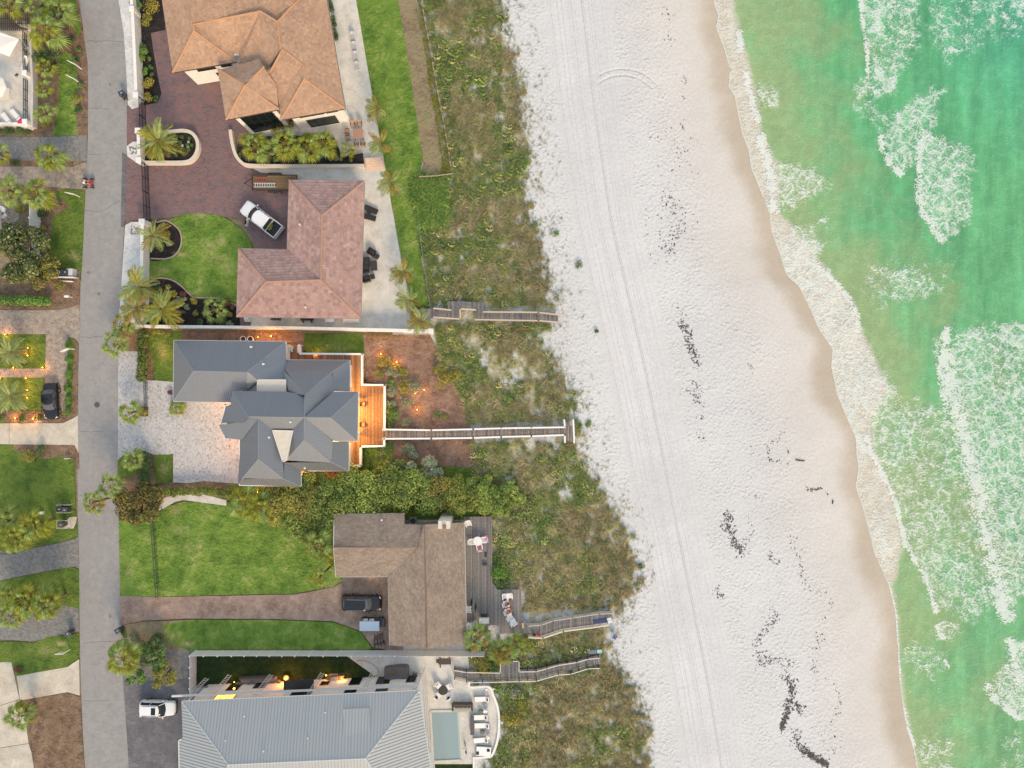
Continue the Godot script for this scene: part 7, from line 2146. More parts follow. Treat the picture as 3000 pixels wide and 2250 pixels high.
# ---------- people ----------
func cap_dist(p, b):
	var ab = b[1] - b[0]
	var t = clampf((p - b[0]).dot(ab) / maxf(ab.length_squared(), 1e-6), 0.0, 1.0)
	return p.distance_to(b[0] + ab * t) - lerp(b[2], b[3], t)
func nets(g, bones, cell, blend):
	# surface nets over the smooth union of tapered capsules [from, to, radius, radius, colour]
	var field = {}
	var near = {}
	for b in bones:
		var r = maxf(b[2], b[3]) + cell * 2.2
		var lo = Vector3i(((b[0].min(b[1]) - Vector3.ONE * r) / cell).floor()); var hi = Vector3i(((b[0].max(b[1]) + Vector3.ONE * r) / cell).ceil())
		for x in range(lo.x, hi.x + 1):
			for y in range(lo.y, hi.y + 1):
				for z in range(lo.z, hi.z + 1):
					var k = Vector3i(x, y, z)
					if field.has(k):
						continue
					var p = Vector3(k) * cell
					if cap_dist(p, b) > cell * 2.4:
						continue
					var s = 0.0
					var best = 1e9
					var c = Color.WHITE
					for q in bones:
						var d = cap_dist(p, q)
						s += exp(-d / blend)
						if d < best:
							best = d
							c = q[4]
					field[k] = -blend * log(s)
					near[k] = c
	var vert = {}
	var norm = {}
	for k in field:
		var n = 0; var ok = true
		var sum = Vector3.ZERO
		var f = []
		for i in 8:
			var q = k + Vector3i(i & 1, (i >> 1) & 1, i >> 2)
			if not field.has(q):
				ok = false
				break
			f.append(field[q])
		if not ok:
			continue
		for e in [[0, 1], [2, 3], [4, 5], [6, 7], [0, 2], [1, 3], [4, 6], [5, 7], [0, 4], [1, 5], [2, 6], [3, 7]]:
			if (f[e[0]] < 0.0) != (f[e[1]] < 0.0):
				var t = f[e[0]] / (f[e[0]] - f[e[1]])
				var a = Vector3(e[0] & 1, (e[0] >> 1) & 1, e[0] >> 2); var b = Vector3(e[1] & 1, (e[1] >> 1) & 1, e[1] >> 2)
				sum += a.lerp(b, t)
				n += 1
		if n > 0:
			vert[k] = (Vector3(k) + sum / n) * cell
			norm[k] = Vector3(f[1] + f[3] + f[5] + f[7] - f[0] - f[2] - f[4] - f[6], f[2] + f[3] + f[6] + f[7] - f[0] - f[1] - f[4] - f[5], f[4] + f[5] + f[6] + f[7] - f[0] - f[1] - f[2] - f[3]).normalized()
	for k in vert:
		for ax in 3:
			var d = Vector3i.ZERO; d[ax] = 1
			var u = Vector3i.ZERO; u[(ax + 1) % 3] = 1
			var v = Vector3i.ZERO; v[(ax + 2) % 3] = 1
			if not field.has(k + d) or (field[k] < 0.0) == (field[k + d] < 0.0):
				continue
			var q = [k, k - u, k - u - v, k - v]
			if not (vert.has(q[1]) and vert.has(q[2]) and vert.has(q[3])):
				continue
			if field[k] > 0.0:
				q = [q[0], q[3], q[2], q[1]]
			g.col = near[k]
			g.trin(vert[q[0]], vert[q[1]], vert[q[2]], norm[q[0]], norm[q[1]], norm[q[2]])
			g.trin(vert[q[0]], vert[q[2]], vert[q[3]], norm[q[0]], norm[q[2]], norm[q[3]])
func hand_bones(wrist, dir, down, side, skin):
	# palm, four curled fingers of unequal length, a thumb from the side of the palm
	var x = dir.normalized(); var z = x.cross(down).normalized(); var y = z.cross(x)
	var out = []
	for k in 4:
		out.append([wrist, wrist + x * 0.09 + z * (k - 1.5) * 0.02, 0.02, 0.014, skin])
		var r = wrist + x * 0.095 + z * (k - 1.5) * 0.023
		var ln = [0.032, 0.037, 0.034, 0.027][k if side > 0 else 3 - k]
		var p1 = r + x * ln + y * ln * 0.25; var p2 = p1 + x * ln * 0.6 + y * ln * 0.7
		out.append([r, p1, 0.0095, 0.009, skin]); out.append([p1, p2, 0.009, 0.0075, skin])
	var th = wrist + x * 0.035 - z * side * 0.035
	out.append([wrist + x * 0.02, th, 0.018, 0.012, skin])
	out.append([th, th + x * 0.045 - z * side * 0.018 + y * 0.015, 0.012, 0.009, skin])
	return out
func person(label, at, turn, pose, shirt, shorts, skin, hair):
	# pose "seat": sitting with hips 0.5 m up, thighs forward (+x), hands on thighs; "ride": leaning forward to a handlebar
	var t = thing("person", label, "person", at, turn)
	var hip = Vector3(0, pose.seat, 0)
	var chest = hip + Vector3(pose.lean * 0.3, 0.34, 0); var neck = hip + Vector3(pose.lean * 0.46, 0.5, 0)
	var head = neck + Vector3(0.04 + pose.lean * 0.05, 0.17, 0)
	var bones = [[hip, hip + Vector3(0, 0.12, 0), 0.13, 0.125, shorts], [hip + Vector3(0, 0.14, 0), chest, 0.13, 0.14, shirt], [chest, neck - Vector3(0, 0.04, 0), 0.14, 0.09, shirt], [neck - Vector3(0, 0.03, 0), head, 0.055, 0.05, skin]]
	var hands = []
	for s in [-1.0, 1.0]:
		var hj = hip + Vector3(0.02, 0.0, s * 0.1); var kn = hip + Vector3(0.44, pose.knee, s * 0.13); var an = Vector3(kn.x + pose.foot, 0.1, s * 0.12)
		bones.append([hj, hj.lerp(kn, 0.6), 0.095, 0.08, shorts]); bones.append([hj.lerp(kn, 0.6), kn, 0.075, 0.055, skin])
		bones.append([kn, kn.lerp(an, 0.35), 0.055, 0.058, skin]); bones.append([kn.lerp(an, 0.35), an, 0.057, 0.036, skin])
		bones.append([an, an + Vector3(0.15, -0.06, s * 0.02), 0.04, 0.032, skin])
		var sh = chest + Vector3(0, 0.12, s * 0.19); var el = sh + Vector3(0.12 + pose.reach * 0.3, -0.26, s * 0.05); var wr = hip + Vector3(0.32 + pose.reach, 0.14 + pose.reach * 0.4, s * 0.17)
		bones.append([chest + Vector3(0, 0.1, s * 0.08), sh, 0.09, 0.065, shirt])
		bones.append([sh, sh.lerp(el, 0.55), 0.062, 0.052, shirt]); bones.append([sh.lerp(el, 0.55), el, 0.048, 0.042, skin])
		bones.append([el, wr, 0.042, 0.028, skin])
		hands.append(hand_bones(wr, (wr - el).normalized(), Vector3.DOWN, s, skin))
	var g = G.new()
	nets(g, bones, 0.027, 0.016)
	for h in hands:
		nets(g, h, 0.009, 0.004)
	var face = [[head + Vector3(0, 0.04, 0), head + Vector3(0.01, 0.0, 0), 0.085, 0.08, skin], [head + Vector3(0.03, -0.06, 0), head + Vector3(0.055, -0.08, 0), 0.055, 0.04, skin], [head + Vector3(0.09, 0.015, 0), head + Vector3(0.108, -0.025, 0), 0.01, 0.016, skin]]
	for s in [-1.0, 1.0]:
		face.append([head + Vector3(0, 0.02, s * 0.083), head + Vector3(-0.005, -0.03, s * 0.083), 0.016, 0.012, skin])
		face.append([head + Vector3(0.085, 0.012, s * 0.032), head + Vector3(0.088, 0.012, s * 0.032), 0.011, 0.011, Color(0.03, 0.02, 0.02)])
	face.append([head + Vector3(0.088, -0.062, -0.018), head + Vector3(0.088, -0.062, 0.018), 0.009, 0.009, skin.darkened(0.35)])
	nets(g, face, 0.011, 0.009)
	obj("body", g, "matte", t)
	var hg = G.new()
	nets(hg, [[head + Vector3(-0.025, 0.06, 0), head + Vector3(0.01, 0.075, 0), 0.09, 0.082, hair], [head + Vector3(-0.05, 0.03, 0), head + Vector3(-0.055, -0.09, 0), 0.075, 0.05, hair]], 0.015, 0.012)
	obj("hair", hg, "matte", t)
	return t

# ---------- everything that stands about ----------
func vehicles():
	var white = C(232, 233, 234); var black = C(26, 27, 30)
	var p = on("d", 917, 410)
	car("pickup_truck", "white pickup truck with its driver's door open on the red brick driveway", p, heading(-250, -190), 5.7, 2.0, "pickup", white)
	var t = thing("palm_cuttings", "yellow-green palm cuttings heaped in the bed of the white pickup", "cuttings", on("d", 972, 452) + Vector3(0, 0.74, 0))
	var g = G.new()
	leaf_mass(g, Vector3(0, 0.15, 0), Vector3(0.5, 0.2, 0.7), 260, 0.22, cols_of(YELLOW))
	obj("leaves", g, "leaf", t)
	g = G.new()
	g.col = C(140, 120, 60)
	for k in 6:
		var a = rr(0, TAU)
		g.tube([Vector3(cos(a) * -0.5, 0.1, sin(a) * -0.6), Vector3(cos(a) * 0.5, 0.22, sin(a) * 0.6)], 0.018, 5)
	obj("stalks", g, "bark", t)
	car("parked_sedan", "black car parked on the pale driveway left of the road", on("e", 520, 1155), heading(0.03, 1), 4.5, 1.82, "sedan", black)
	car("parked_suv", "large black vehicle parked on the brown driveway in front of the brown house", on("i", 408, 838), heading(1, 0.02), 5.0, 1.95, "suv", black)
	car("parked_suv", "white car with dark sunroof on the dark asphalt by the white metal house", on("h", 1672, 1000), heading(1, 0.03), 4.5, 1.85, "suv", white)
	# open cart with a pale blue roof
	p = on("i", 484, 968)
	t = thing("golf_cart", "small open cart with flat pale blue roof beside the black vehicle", "golf cart", p, 0.0)
	g = G.new()
	g.col = C(150, 172, 196)
	g.cbox(Vector3(-0.3, 1.9, 0), Vector3(2.5, 0.08, 1.25), 0.04)
	obj("roof", g, "satin", t)
	for s in [[0.8, 0.5], [0.8, -0.5], [-1.4, 0.5], [-1.4, -0.5]]:
		g = G.new()
		g.col = C(60, 60, 62)
		g.tube([Vector3(s[0], 0.6, s[1]), Vector3(s[0] - 0.15, 1.88, s[1])], 0.025, 6)
		obj("roof_post", g, "satin", t)
	g = G.new()
	g.col = C(70, 74, 80)
	g.cbox(Vector3(-0.2, 0.42, 0), Vector3(2.7, 0.3, 1.15), 0.06)
	g.cbox(Vector3(1.15, 0.62, 0), Vector3(0.6, 0.34, 1.1), 0.12)
	obj("body", g, "paint", t)
	for x in [-0.2, -1.0]:
		g = G.new()
		g.col = C(220, 216, 206)
		g.cbox(Vector3(x, 0.68, 0), Vector3(0.5, 0.16, 1.05), 0.04)
		g.cbox(Vector3(x - 0.28, 0.95, 0), Vector3(0.12, 0.5, 1.05), 0.03)
		obj("seat", g, "cloth", t)
	for s in [-1.0, 1.0]:
		wheel(t, 0.9, s * 0.52, 0.25, 0.18); wheel(t, -1.2, s * 0.52, 0.25, 0.18)
	# trailer with ladders
	p = on("d", 1010, 148)
	t = thing("utility_trailer", "flat timber utility trailer by the hedge of the tile villa, half under the pink roof", "trailer", p)
	for k in 12:
		g = G.new()
		g.col = jit(C(150, 124, 92), 0.14)
		g.box(Vector3(0, 0.62, -0.83 + k * 0.15), Vector3(5.6, 0.04, 0.14))
		obj("plank", g, "timber", t)
	g = G.new()
	g.col = C(64, 52, 44)
	for s in [-1, 1]:
		g.box(Vector3(0, 0.72, s * 0.95), Vector3(5.7, 0.16, 0.07))
	g.box(Vector3(-2.85, 0.72, 0), Vector3(0.07, 0.16, 1.9)); g.box(Vector3(2.85, 0.72, 0), Vector3(0.07, 0.16, 1.9))
	g.box(Vector3(0, 0.5, 0), Vector3(5.6, 0.1, 0.12))
	obj("frame", g, "satin", t)
	g = G.new()
	g.col = C(40, 36, 34)
	g.bar(Vector3(-2.85, 0.55, 0.7), Vector3(-3.9, 0.5, 0), 0.08, 0.08); g.bar(Vector3(-2.85, 0.55, -0.7), Vector3(-3.9, 0.5, 0), 0.08, 0.08)
	g.bar(Vector3(-3.8, 0.5, 0), Vector3(-4.05, 0.5, 0), 0.12, 0.1)
	obj("drawbar", g, "satin", t)
	for s in [-1.0, 1.0]:
		for x in [-0.4, 0.45]:
			wheel(t, x, s * 1.12, 0.33, 0.2)
		g = G.new()
		g.col = C(48, 42, 40)
		g.cbox(Vector3(0.02, 0.75, s * 1.12), Vector3(1.75, 0.06, 0.28), 0.02)
		obj("mudguard", g, "satin", t)
	var lad = func(label, x, z, L, c):
		var q = thing("ladder", label, "ladder", p + Vector3(x, 0.68, z))
		for s in [-1, 1]:
			var lg = G.new()
			lg.col = c
			lg.box(Vector3(0, 0.05, s * 0.24), Vector3(L, 0.09, 0.05))
			obj("ladder_rail", lg, "satin", q)
		for k in int(L / 0.3):
			var lg = G.new()
			lg.col = c
			lg.box(Vector3(-L * 0.5 + 0.2 + k * 0.3, 0.05, 0), Vector3(0.06, 0.04, 0.44))
			obj("rung", lg, "satin", q)
	lad.call("long white ladder lying on the utility trailer", -1.25, 0.32, 2.8, C(214, 218, 222))
	lad.call("short red-railed ladder lying on the utility trailer", -1.75, -0.4, 1.5, C(176, 92, 84))
	# the pedal kart and its rider on the road
	p = on("c", 968, 512)
	t = thing("pedal_kart", "red four-wheeled pedal kart at the left edge of the road", "pedal kart", p, 0.0)
	g = G.new()
	g.col = C(206, 34, 30)
	g.cbox(Vector3(0.35, 0.42, 0), Vector3(0.5, 0.22, 0.4), 0.08)
	g.bar(Vector3(-0.5, 0.3, 0), Vector3(0.55, 0.34, 0), 0.08, 0.08)
	obj("body", g, "paint", t)
	for x in [-0.42, 0.48]:
		g = G.new()
		g.col = C(50, 50, 50)
		g.bar(Vector3(x, 0.27, -0.55), Vector3(x, 0.27, 0.55), 0.05, 0.05)
		obj("axle", g, "satin", t)
		for s in [-1.0, 1.0]:
			wheel(t, x, s * 0.56, 0.29 if x < 0.0 else 0.25, 0.09)
	g = G.new()
	g.col = C(180, 130, 50)
	g.cbox(Vector3(-0.25, 0.46, 0), Vector3(0.36, 0.08, 0.38), 0.03)
	obj("seat", g, "satin", t)
	g = G.new()
	g.col = C(40, 40, 40)
	g.tube([Vector3(0.3, 0.5, 0), Vector3(0.2, 0.8, 0)], 0.02, 6)
	g.tube([Vector3(0.2, 0.8, -0.2), Vector3(0.2, 0.8, 0.2)], 0.018, 6)
	obj("steering_bar", g, "satin", t)
	person("person in white shirt riding the red pedal kart on the road", p + Vector3(-0.25, 0, 0), 0.0, {"seat": 0.6, "lean": 0.25, "knee": 0.05, "foot": 0.12, "reach": 0.12}, C(238, 238, 236), C(120, 84, 60), C(206, 158, 128), C(96, 84, 74))

func cracks():
	for a in [["a", 930, 445, 985, 438, 1060, 446, 1170, 440, 1330, 452], ["c", 955, 190, 1010, 196, 1080, 192], ["c", 918, 800, 1000, 806, 1110, 800, 1300, 690], ["a", 945, 1170, 1050, 1166, 1180, 1178], ["e", 770, 540, 850, 548, 990, 540], ["e", 752, 1440, 860, 1448, 980, 1440], ["g", 745, 540, 800, 560, 850, 552], ["h", 850, 368, 960, 360, 1100, 352, 1210, 350], ["h", 850, 960, 980, 968, 1120, 962], ["h", 1120, 60, 1140, 100, 1134, 150]]:
		var line = spline(flat(a[0], a.slice(1)), 6)
		for i in line.size():
			line[i] += Vector2(rr(-0.05, 0.05), rr(-0.06, 0.06))
		kind(kerb_line("road_crack", self, line, 0.045, 0.0062, "matte", C(104, 102, 102), 0.0), "structure")
	var tar = G.new()
	tar.col = C(124, 122, 121)
	for a in [[0.6, "e", 945, 132], [0.5, "c", 955, 1468], [0.45, "h", 1140, 90], [0.4, "a", 1190, 915]]:
		var w = wv(a[1], a[2], a[3])
		var poly = PackedVector2Array()
		for k in 14:
			poly.append(Vector2(w.x, w.z) + Vector2.from_angle(TAU * k / 14.0) * a[0] * rr(0.25, 0.5))
		tar.prism(poly, 0.0, 0.0066)
	kind(obj("road_stain", tar, "matte"), "structure")
func furniture():
	var W_ = [236, 236, 234]; var K = [40, 40, 42]; var GR = [150, 150, 150]; var BR = [150, 124, 100]
	# terrace of the tile villa
	for b in [[1757, 310, "topmost"], [1770, 388, "second from top"], [1781, 466, "third from top"], [1793, 550, "lowest"]]:
		lounger(b[2] + " of four white lounge chairs in a row on the villa terrace", on("b", b[0], b[1]), heading(0.16, 1.0), W_, [176, 176, 178], [200, 200, 202], 1.15, 0.66, "lounge chairs along the villa terrace")
	make("dining_table", "square brown outdoor dining table on the villa terrace", "table", on("b", 1806, 1103), 0.06, legs(K, 0.5, 0.5, 0.7) + [["tabletop", "satin", [176, 136, 116], [0, 0.73, 0, 1.2, 0.05, 1.2]]])
	for b in [[1760, 1022, 0, 1, "upper left"], [1815, 1014, 0, 1, "upper right"], [1716, 1078, 1, 0, "left, upper"], [1722, 1132, 1, -0.2, "left, lower"], [1790, 1184, 0, -1, "lower left"], [1842, 1182, 0, -1, "lower right"]]:
		chair("tan chair at the square dining table, " + b[4] + " side", on("b", b[0], b[1]), heading(b[2], b[3]), K, [186, 152, 122], "chairs round the square dining table")
	# dark wicker on the pink house's terrace
	lounger("upper of two dark wicker loungers on the terrace right of the pink roof", on("d", 1695, 335), heading(1, 0.42), K, [52, 50, 52], null, 1.75, 0.66)
	lounger("lower of two dark wicker loungers on the terrace right of the pink roof", on("d", 1680, 390), heading(1, 0.26), K, [52, 50, 52], null, 1.75, 0.66)
	make("side_table", "small dark side table between the two wicker loungers", "table", on("d", 1677, 357), 0.3, legs(K, 0.18, 0.18, 0.4) + [["tabletop", "satin", [46, 44, 46], [0, 0.42, 0, 0.46, 0.05, 0.46]]])
	for b in [[1697, 640, 0.62, "upper dark wicker armchair of the seating group right of the pink roof"], [1660, 832, -0.3, "lower dark wicker armchair of the seating group right of the pink roof"]]:
		make("wicker_armchair", b[3], "armchair", on("d", b[0], b[1]), heading(1, b[2]), [["base", "satin", [46, 44, 46], [0, 0.2, 0, 0.9, 0.36, 0.85]], ["cushion", "cloth", [60, 58, 60], [0.05, 0.43, 0, 0.7, 0.12, 0.6]], ["backrest", "satin", [46, 44, 46], [-0.4, 0.55, 0, 0.14, 0.6, 0.85]], ["armrest", "satin", [46, 44, 46], [0, 0.5, 0.37, 0.85, 0.3, 0.12]], ["armrest", "satin", [46, 44, 46], [0, 0.5, -0.37, 0.85, 0.3, 0.12]]])
	for b in [[1733, 670, 0.62, "upper dark wicker footstool in front of its armchair"], [1702, 815, -0.3, "lower dark wicker footstool in front of its armchair"]]:
		make("footstool", b[3], "footstool", on("d", b[0], b[1]), heading(1, b[2]), [["base", "satin", [44, 42, 44], [0, 0.18, 0, 0.55, 0.32, 0.6]], ["cushion", "cloth", [58, 56, 58], [0, 0.38, 0, 0.5, 0.1, 0.55]]])
	make("wicker_sofa", "dark wicker sofa against the pink-roofed house", "sofa", on("d", 1655, 732), 0.0, [["base", "satin", [44, 42, 44], [0, 0.2, 0, 0.9, 0.36, 1.9]], ["cushion", "cloth", [58, 56, 60], [0.05, 0.43, 0.45, 0.7, 0.12, 0.85], [0.05, 0.43, -0.45, 0.7, 0.12, 0.85]], ["backrest", "satin", [44, 42, 44], [-0.4, 0.55, 0, 0.14, 0.6, 1.9]], ["armrest", "satin", [44, 42, 44], [0, 0.5, 0.9, 0.9, 0.3, 0.12]], ["armrest", "satin", [44, 42, 44], [0, 0.5, -0.9, 0.9, 0.3, 0.12]]])
	make("wicker_table", "dark wicker coffee table in front of the wicker sofa", "table", on("d", 1712, 738), 0.05, [["base", "satin", [44, 42, 44], [0, 0.2, 0, 0.8, 0.38, 1.15]], ["tabletop", "satin", [62, 60, 62], [0, 0.42, 0, 0.9, 0.04, 1.25]]])
	# along the lower wall of the pink house
	make("gas_grill", "dark gas grill under the lower edge of the pink roof", "grill", on("d", 1020, 1118), 0.0, legs(K, 0.36, 0.2, 0.7) + [["hood", "satin", [58, 58, 60], [0, 0.95, 0, 0.8, 0.34, 0.5]], ["shelf", "satin", [90, 90, 92], [0.55, 0.78, 0, 0.3, 0.04, 0.45], [-0.55, 0.78, 0, 0.3, 0.04, 0.45]]])
	make("garden_bench", "dark metal bench below the pink roof's lower edge", "bench", on("d", 1235, 1124), 0.0, [["seat", "satin", K, [0, 0.44, -0.1, 1.7, 0.05, 0.45]], ["backrest", "satin", K, [0, 0.75, -0.32, 1.7, 0.45, 0.05]], ["leg", "satin", K, [-0.55, 0.22, 0.05, 0.06, 0.44, 0.7]], ["leg", "satin", K, [0.55, 0.22, 0.05, 0.06, 0.44, 0.7]]])
	make("storage_box", "plain white box below the pink roof, left of the larger one", "box", on("d", 1400, 1128), 0.0, [["box_body", "satin", [226, 224, 220], [0, 0.3, 0, 1.1, 0.55, 0.5]], ["lid", "satin", W_, [0, 0.6, 0, 1.15, 0.06, 0.55]]])
	make("outdoor_counter", "white counter with beige top at the lower right corner of the pink roof", "counter", on("d", 1555, 1130), 0.0, [["cabinet", "satin", W_, [0, 0.45, 0, 1.9, 0.85, 0.55]], ["worktop", "satin", [206, 196, 182], [0, 0.9, 0, 1.6, 0.05, 0.4]]])
	make("entry_steps", "white steps at the lower left corner of the pink roof", "steps", on("d", 805, 1116), 0.0, [["step", "stucco", [240, 238, 234], [0, 0.1, 0.1, 0.8, 0.2, 0.6]], ["step", "stucco", [244, 242, 238], [-0.1, 0.28, -0.05, 0.6, 0.2, 0.4]]])
	# terrace at the top left
	var ty = Vector3(0, 0.7, 0)
	var at_ = func(x, y): return wv("a", x, y, 0.7)
	var t = thing("parasol", "big white octagonal parasol on the top left terrace", "parasol", at_.call(75, 1025))
	var g = G.new()
	g.col = C(232, 226, 216)
	for k in 8:
		var a = TAU * k / 8; var b = TAU * (k + 1) / 8
		g.tri(Vector3(0, 2.75, 0), Vector3(cos(b) * 1.6, 2.25, sin(b) * 1.6), Vector3(cos(a) * 1.6, 2.25, sin(a) * 1.6))
	obj("canopy", g, "cloth", t)
	g = G.new()
	g.col = C(190, 186, 180)
	g.tube([Vector3.ZERO, Vector3(0, 2.72, 0)], 0.03, 8)
	obj("pole", g, "satin", t)
	make("patio_table", "pale square table partly under the white octagonal parasol", "table", at_.call(95, 1040), 0.0, legs(W_, 0.5, 0.6, 0.7) + [["tabletop", "satin", [222, 218, 210], [0, 0.72, 0, 1.2, 0.05, 1.5]]])
	lounger("right lounger at the bottom of the top left terrace, with a pink towel", at_.call(195, 1255), heading(-0.7, -0.8), W_, [230, 228, 222], null, 1.8, 0.62)
	lounger("left white lounger at the bottom of the top left terrace", at_.call(95, 1295), heading(-0.6, -0.8), W_, [230, 228, 222], null, 1.8, 0.62)
	lounger("white lounger standing along the railing on the top left terrace", at_.call(290, 690), heading(-0.3, 1.0), W_, [236, 234, 230], null, 1.7, 0.6)
	cloth("towel", "pink towel on the end of the right lounger, top left terrace", "towel", "a", [195, 1275, 255, 1285, 245, 1335, 190, 1335], 1.2, [206, 60, 110])
	chair("grey chair at the railing near the shade sail, top left terrace", at_.call(295, 530), heading(-1, 0.4), GR, [186, 180, 176])
	bush("small red and green pot plant on the white pillar of the top left terrace", "a", 305, 890, 0.3, RED, "plant", 0.4, 160, 0.1, "", "pot_plant").position.y = 1.8
	bush("orange flowering pot plants in the corner of the top left terrace", "a", 20, 1320, 0.45, RED, "plant", 0.5, 200, 0.1, "", "pot_plant").position.y = 0.7
	t = thing("shade_sail", "white triangular shade sails over the top left terrace", "shade sail", at_.call(60, 470))
	var o = t.position
	g = G.new()
	g.col = C(236, 232, 226)
	for q in [[[-120, 300, 2.9], [208, 420, 2.7], [-120, 560, 3.3]], [[-60, 330, 3.0], [205, 425, 2.72], [100, 612, 2.4]], [[205, 425, 2.72], [100, 612, 2.4], [-120, 520, 3.2]]]:
		g.tri(wv("a", q[0][0], q[0][1], q[0][2]) - o, wv("a", q[1][0], q[1][1], q[1][2]) - o, wv("a", q[2][0], q[2][1], q[2][2]) - o)
	obj("sail", g, "cloth", t)
	g = G.new()
	g.col = C(60, 60, 62)
	g.tube([wv("a", 205, 420, 2.74) - o, wv("a", 330, 600, 0.8) - o], 0.025, 5)
	obj("guy_rope", g, "satin", t)
	t = thing("pergola", "dark slatted pergola at the top left corner of the photo", "pergola", at_.call(150, 160))
	o = t.position
	for k in 22:
		g = G.new()
		g.col = C(96, 88, 84)
		g.bar(wv("a", -150 + k * 21, -120, 2.75) - o, wv("a", -150 + k * 21, 330, 2.75) - o, 0.07, 0.1)
		obj("slat", g, "timber", t)
	for k in 8:
		g = G.new()
		g.col = C(84, 78, 74)
		g.bar(wv("a", -150, -80 + k * 56, 2.66) - o, wv("a", 312, -80 + k * 56, 2.66) - o, 0.07, 0.08)
		obj("beam", g, "timber", t)
	for q in [[300, 320], [300, -60], [-120, 320]]:
		g = G.new()
		g.col = C(222, 218, 212)
		var c = wv("a", q[0], q[1], 0.7) - o
		g.cbox(c + Vector3(0, 1.0, 0), Vector3(0.3, 2.0, 0.3), 0.02)
		obj("post", g, "satin", t)
	# left edge: patio chairs, fences, bins, signs
	chair("upper of two white patio chairs at the left edge", on("c", 66, 802), heading(-0.3, 1), W_, [232, 232, 230], "")
	chair("lower of two white patio chairs at the left edge", on("c", 82, 868), heading(-0.6, -1), W_, [226, 220, 212], "")
	make("patio_table", "grey tabletop cut by the left edge next to the white patio chairs", "table", on("c", -5, 905), 0.0, legs(GR, 0.5, 0.6, 0.7) + [["tabletop", "satin", [150, 152, 160], [0, 0.72, 0, 1.5, 0.05, 1.7]]])
	panel_fence("white panel fence running up and down beside the left lawn", "c", [440, 740, 440, 920, 436, 1100, 432, 1330], 2.1, 1.9)
	panel_fence("short white fence under the magnolia above the tan driveway", "e", [-60, 178, 100, 175, 240, 172], 0.9, 1.6)
	t = thing("bin_enclosure", "white enclosure holding three dark bins beside the road", "enclosure", on("c", 720, 1490))
	o = t.position
	g = G.new()
	g.col = C(226, 228, 230)
	g.bar(wv("c", 590, 1528) - o + Vector3(0, 0.55, 0), wv("c", 850, 1530) - o + Vector3(0, 0.55, 0), 0.08, 1.1)
	obj("side_panel", g, "satin", t)
	g = G.new()
	g.col = C(208, 210, 212)
	g.cbox(wv("c", 800, 1476) - o + Vector3(0, 0.5, 0), Vector3(0.75, 1.0, 0.9), 0.03)
	obj("end_cabinet", g, "satin", t)
	for k in 3:
		tub(["left", "middle", "right"][k] + " dark bin in the white three-bin enclosure", on("c", 650 + k * 58, 1484), PI * 0.5, [62, 66, 74])
	wall_line("low_wall", "low white bar of wall below the three-bin enclosure", "wall", "c", [650, 1562, 800, 1570], 0.35, 0.12, "satin", C(238, 238, 236))
	tub("dark blue bin at the road edge by the end of the villa's wall", on("a", 1360, 1045), 0.4, [62, 68, 80])
	tub("upper dark bin of the pair on the left lawn beside the road", on("g", 655, 668), 0.0, [70, 72, 76])
	tub("left dark bin of the pair with a pale frame on the left lawn", on("g", 605, 660), 0.0, [48, 50, 54])
	tub("dark bin in a pale frame on the small concrete pad", on("g", 620, 806), 0.0, [72, 74, 78])
	for b in [["pale frame round the bin on the concrete pad", "g", 625, 805, 1.3, 1.0], ["pale frame round the pair of bins on the left lawn", "g", 635, 660, 1.6, 1.0]]:
		make("bin_surround", b[0], "enclosure", on(b[1], b[2], b[3]), 0.0, [["frame_rail", "satin", [206, 206, 202], [0, 0.9, b[5] * 0.5, b[4], 0.06, 0.05], [0, 0.9, -b[5] * 0.5, b[4], 0.06, 0.05], [-b[4] * 0.5, 0.9, 0, 0.05, 0.06, b[5]]], ["frame_post", "satin", [206, 206, 202], [-b[4] * 0.5, 0.45, b[5] * 0.5, 0.06, 0.9, 0.06], [-b[4] * 0.5, 0.45, -b[5] * 0.5, 0.06, 0.9, 0.06], [b[4] * 0.5, 0.45, b[5] * 0.5, 0.06, 0.9, 0.06], [b[4] * 0.5, 0.45, -b[5] * 0.5, 0.06, 0.9, 0.06]]])
	tub("dark bin on the gravel parking place left of the road", on("h", 758, 240), 0.9, [74, 76, 82])
	tub("upper dark bin on the right road verge above the round palm", on("h", 1272, 205), 0.6, [74, 78, 84])
	tub("lower dark bin with pale frame on the right road verge above the round palm", on("h", 1308, 325), 0.2, [70, 74, 80])
	make("bin_surround", "pale timber frame behind the lower bin on the right road verge", "enclosure", on("h", 1345, 322), 0.0, [["frame_rail", "satin", [206, 202, 194], [0, 0.8, 0.42, 0.9, 0.06, 0.05], [0, 0.8, -0.42, 0.9, 0.06, 0.05], [0.45, 0.8, 0, 0.05, 0.06, 0.84]], ["frame_post", "satin", [206, 202, 194], [0.45, 0.4, 0.42, 0.06, 0.8, 0.06], [0.45, 0.4, -0.42, 0.06, 0.8, 0.06]]])
	make("mailbox", "dark mailbox on a post at the corner of the white pavement by the gate", "mailbox", on("a", 1392, 1085), 0.4, [["post", "satin", [60, 50, 46], [0, 0.5, 0, 0.1, 1.0, 0.1]], ["box_body", "satin", [56, 52, 54], [0, 1.1, 0, 0.5, 0.24, 0.22]]])
	make("mailbox", "white mailbox beside the tan driveway under the magnolia hedge", "mailbox", on("e", 690, 168), 0.0, [["post", "satin", W_, [0, 0.5, 0, 0.12, 1.0, 0.12]], ["box_body", "satin", W_, [0, 1.1, 0, 0.55, 0.28, 0.26]]])
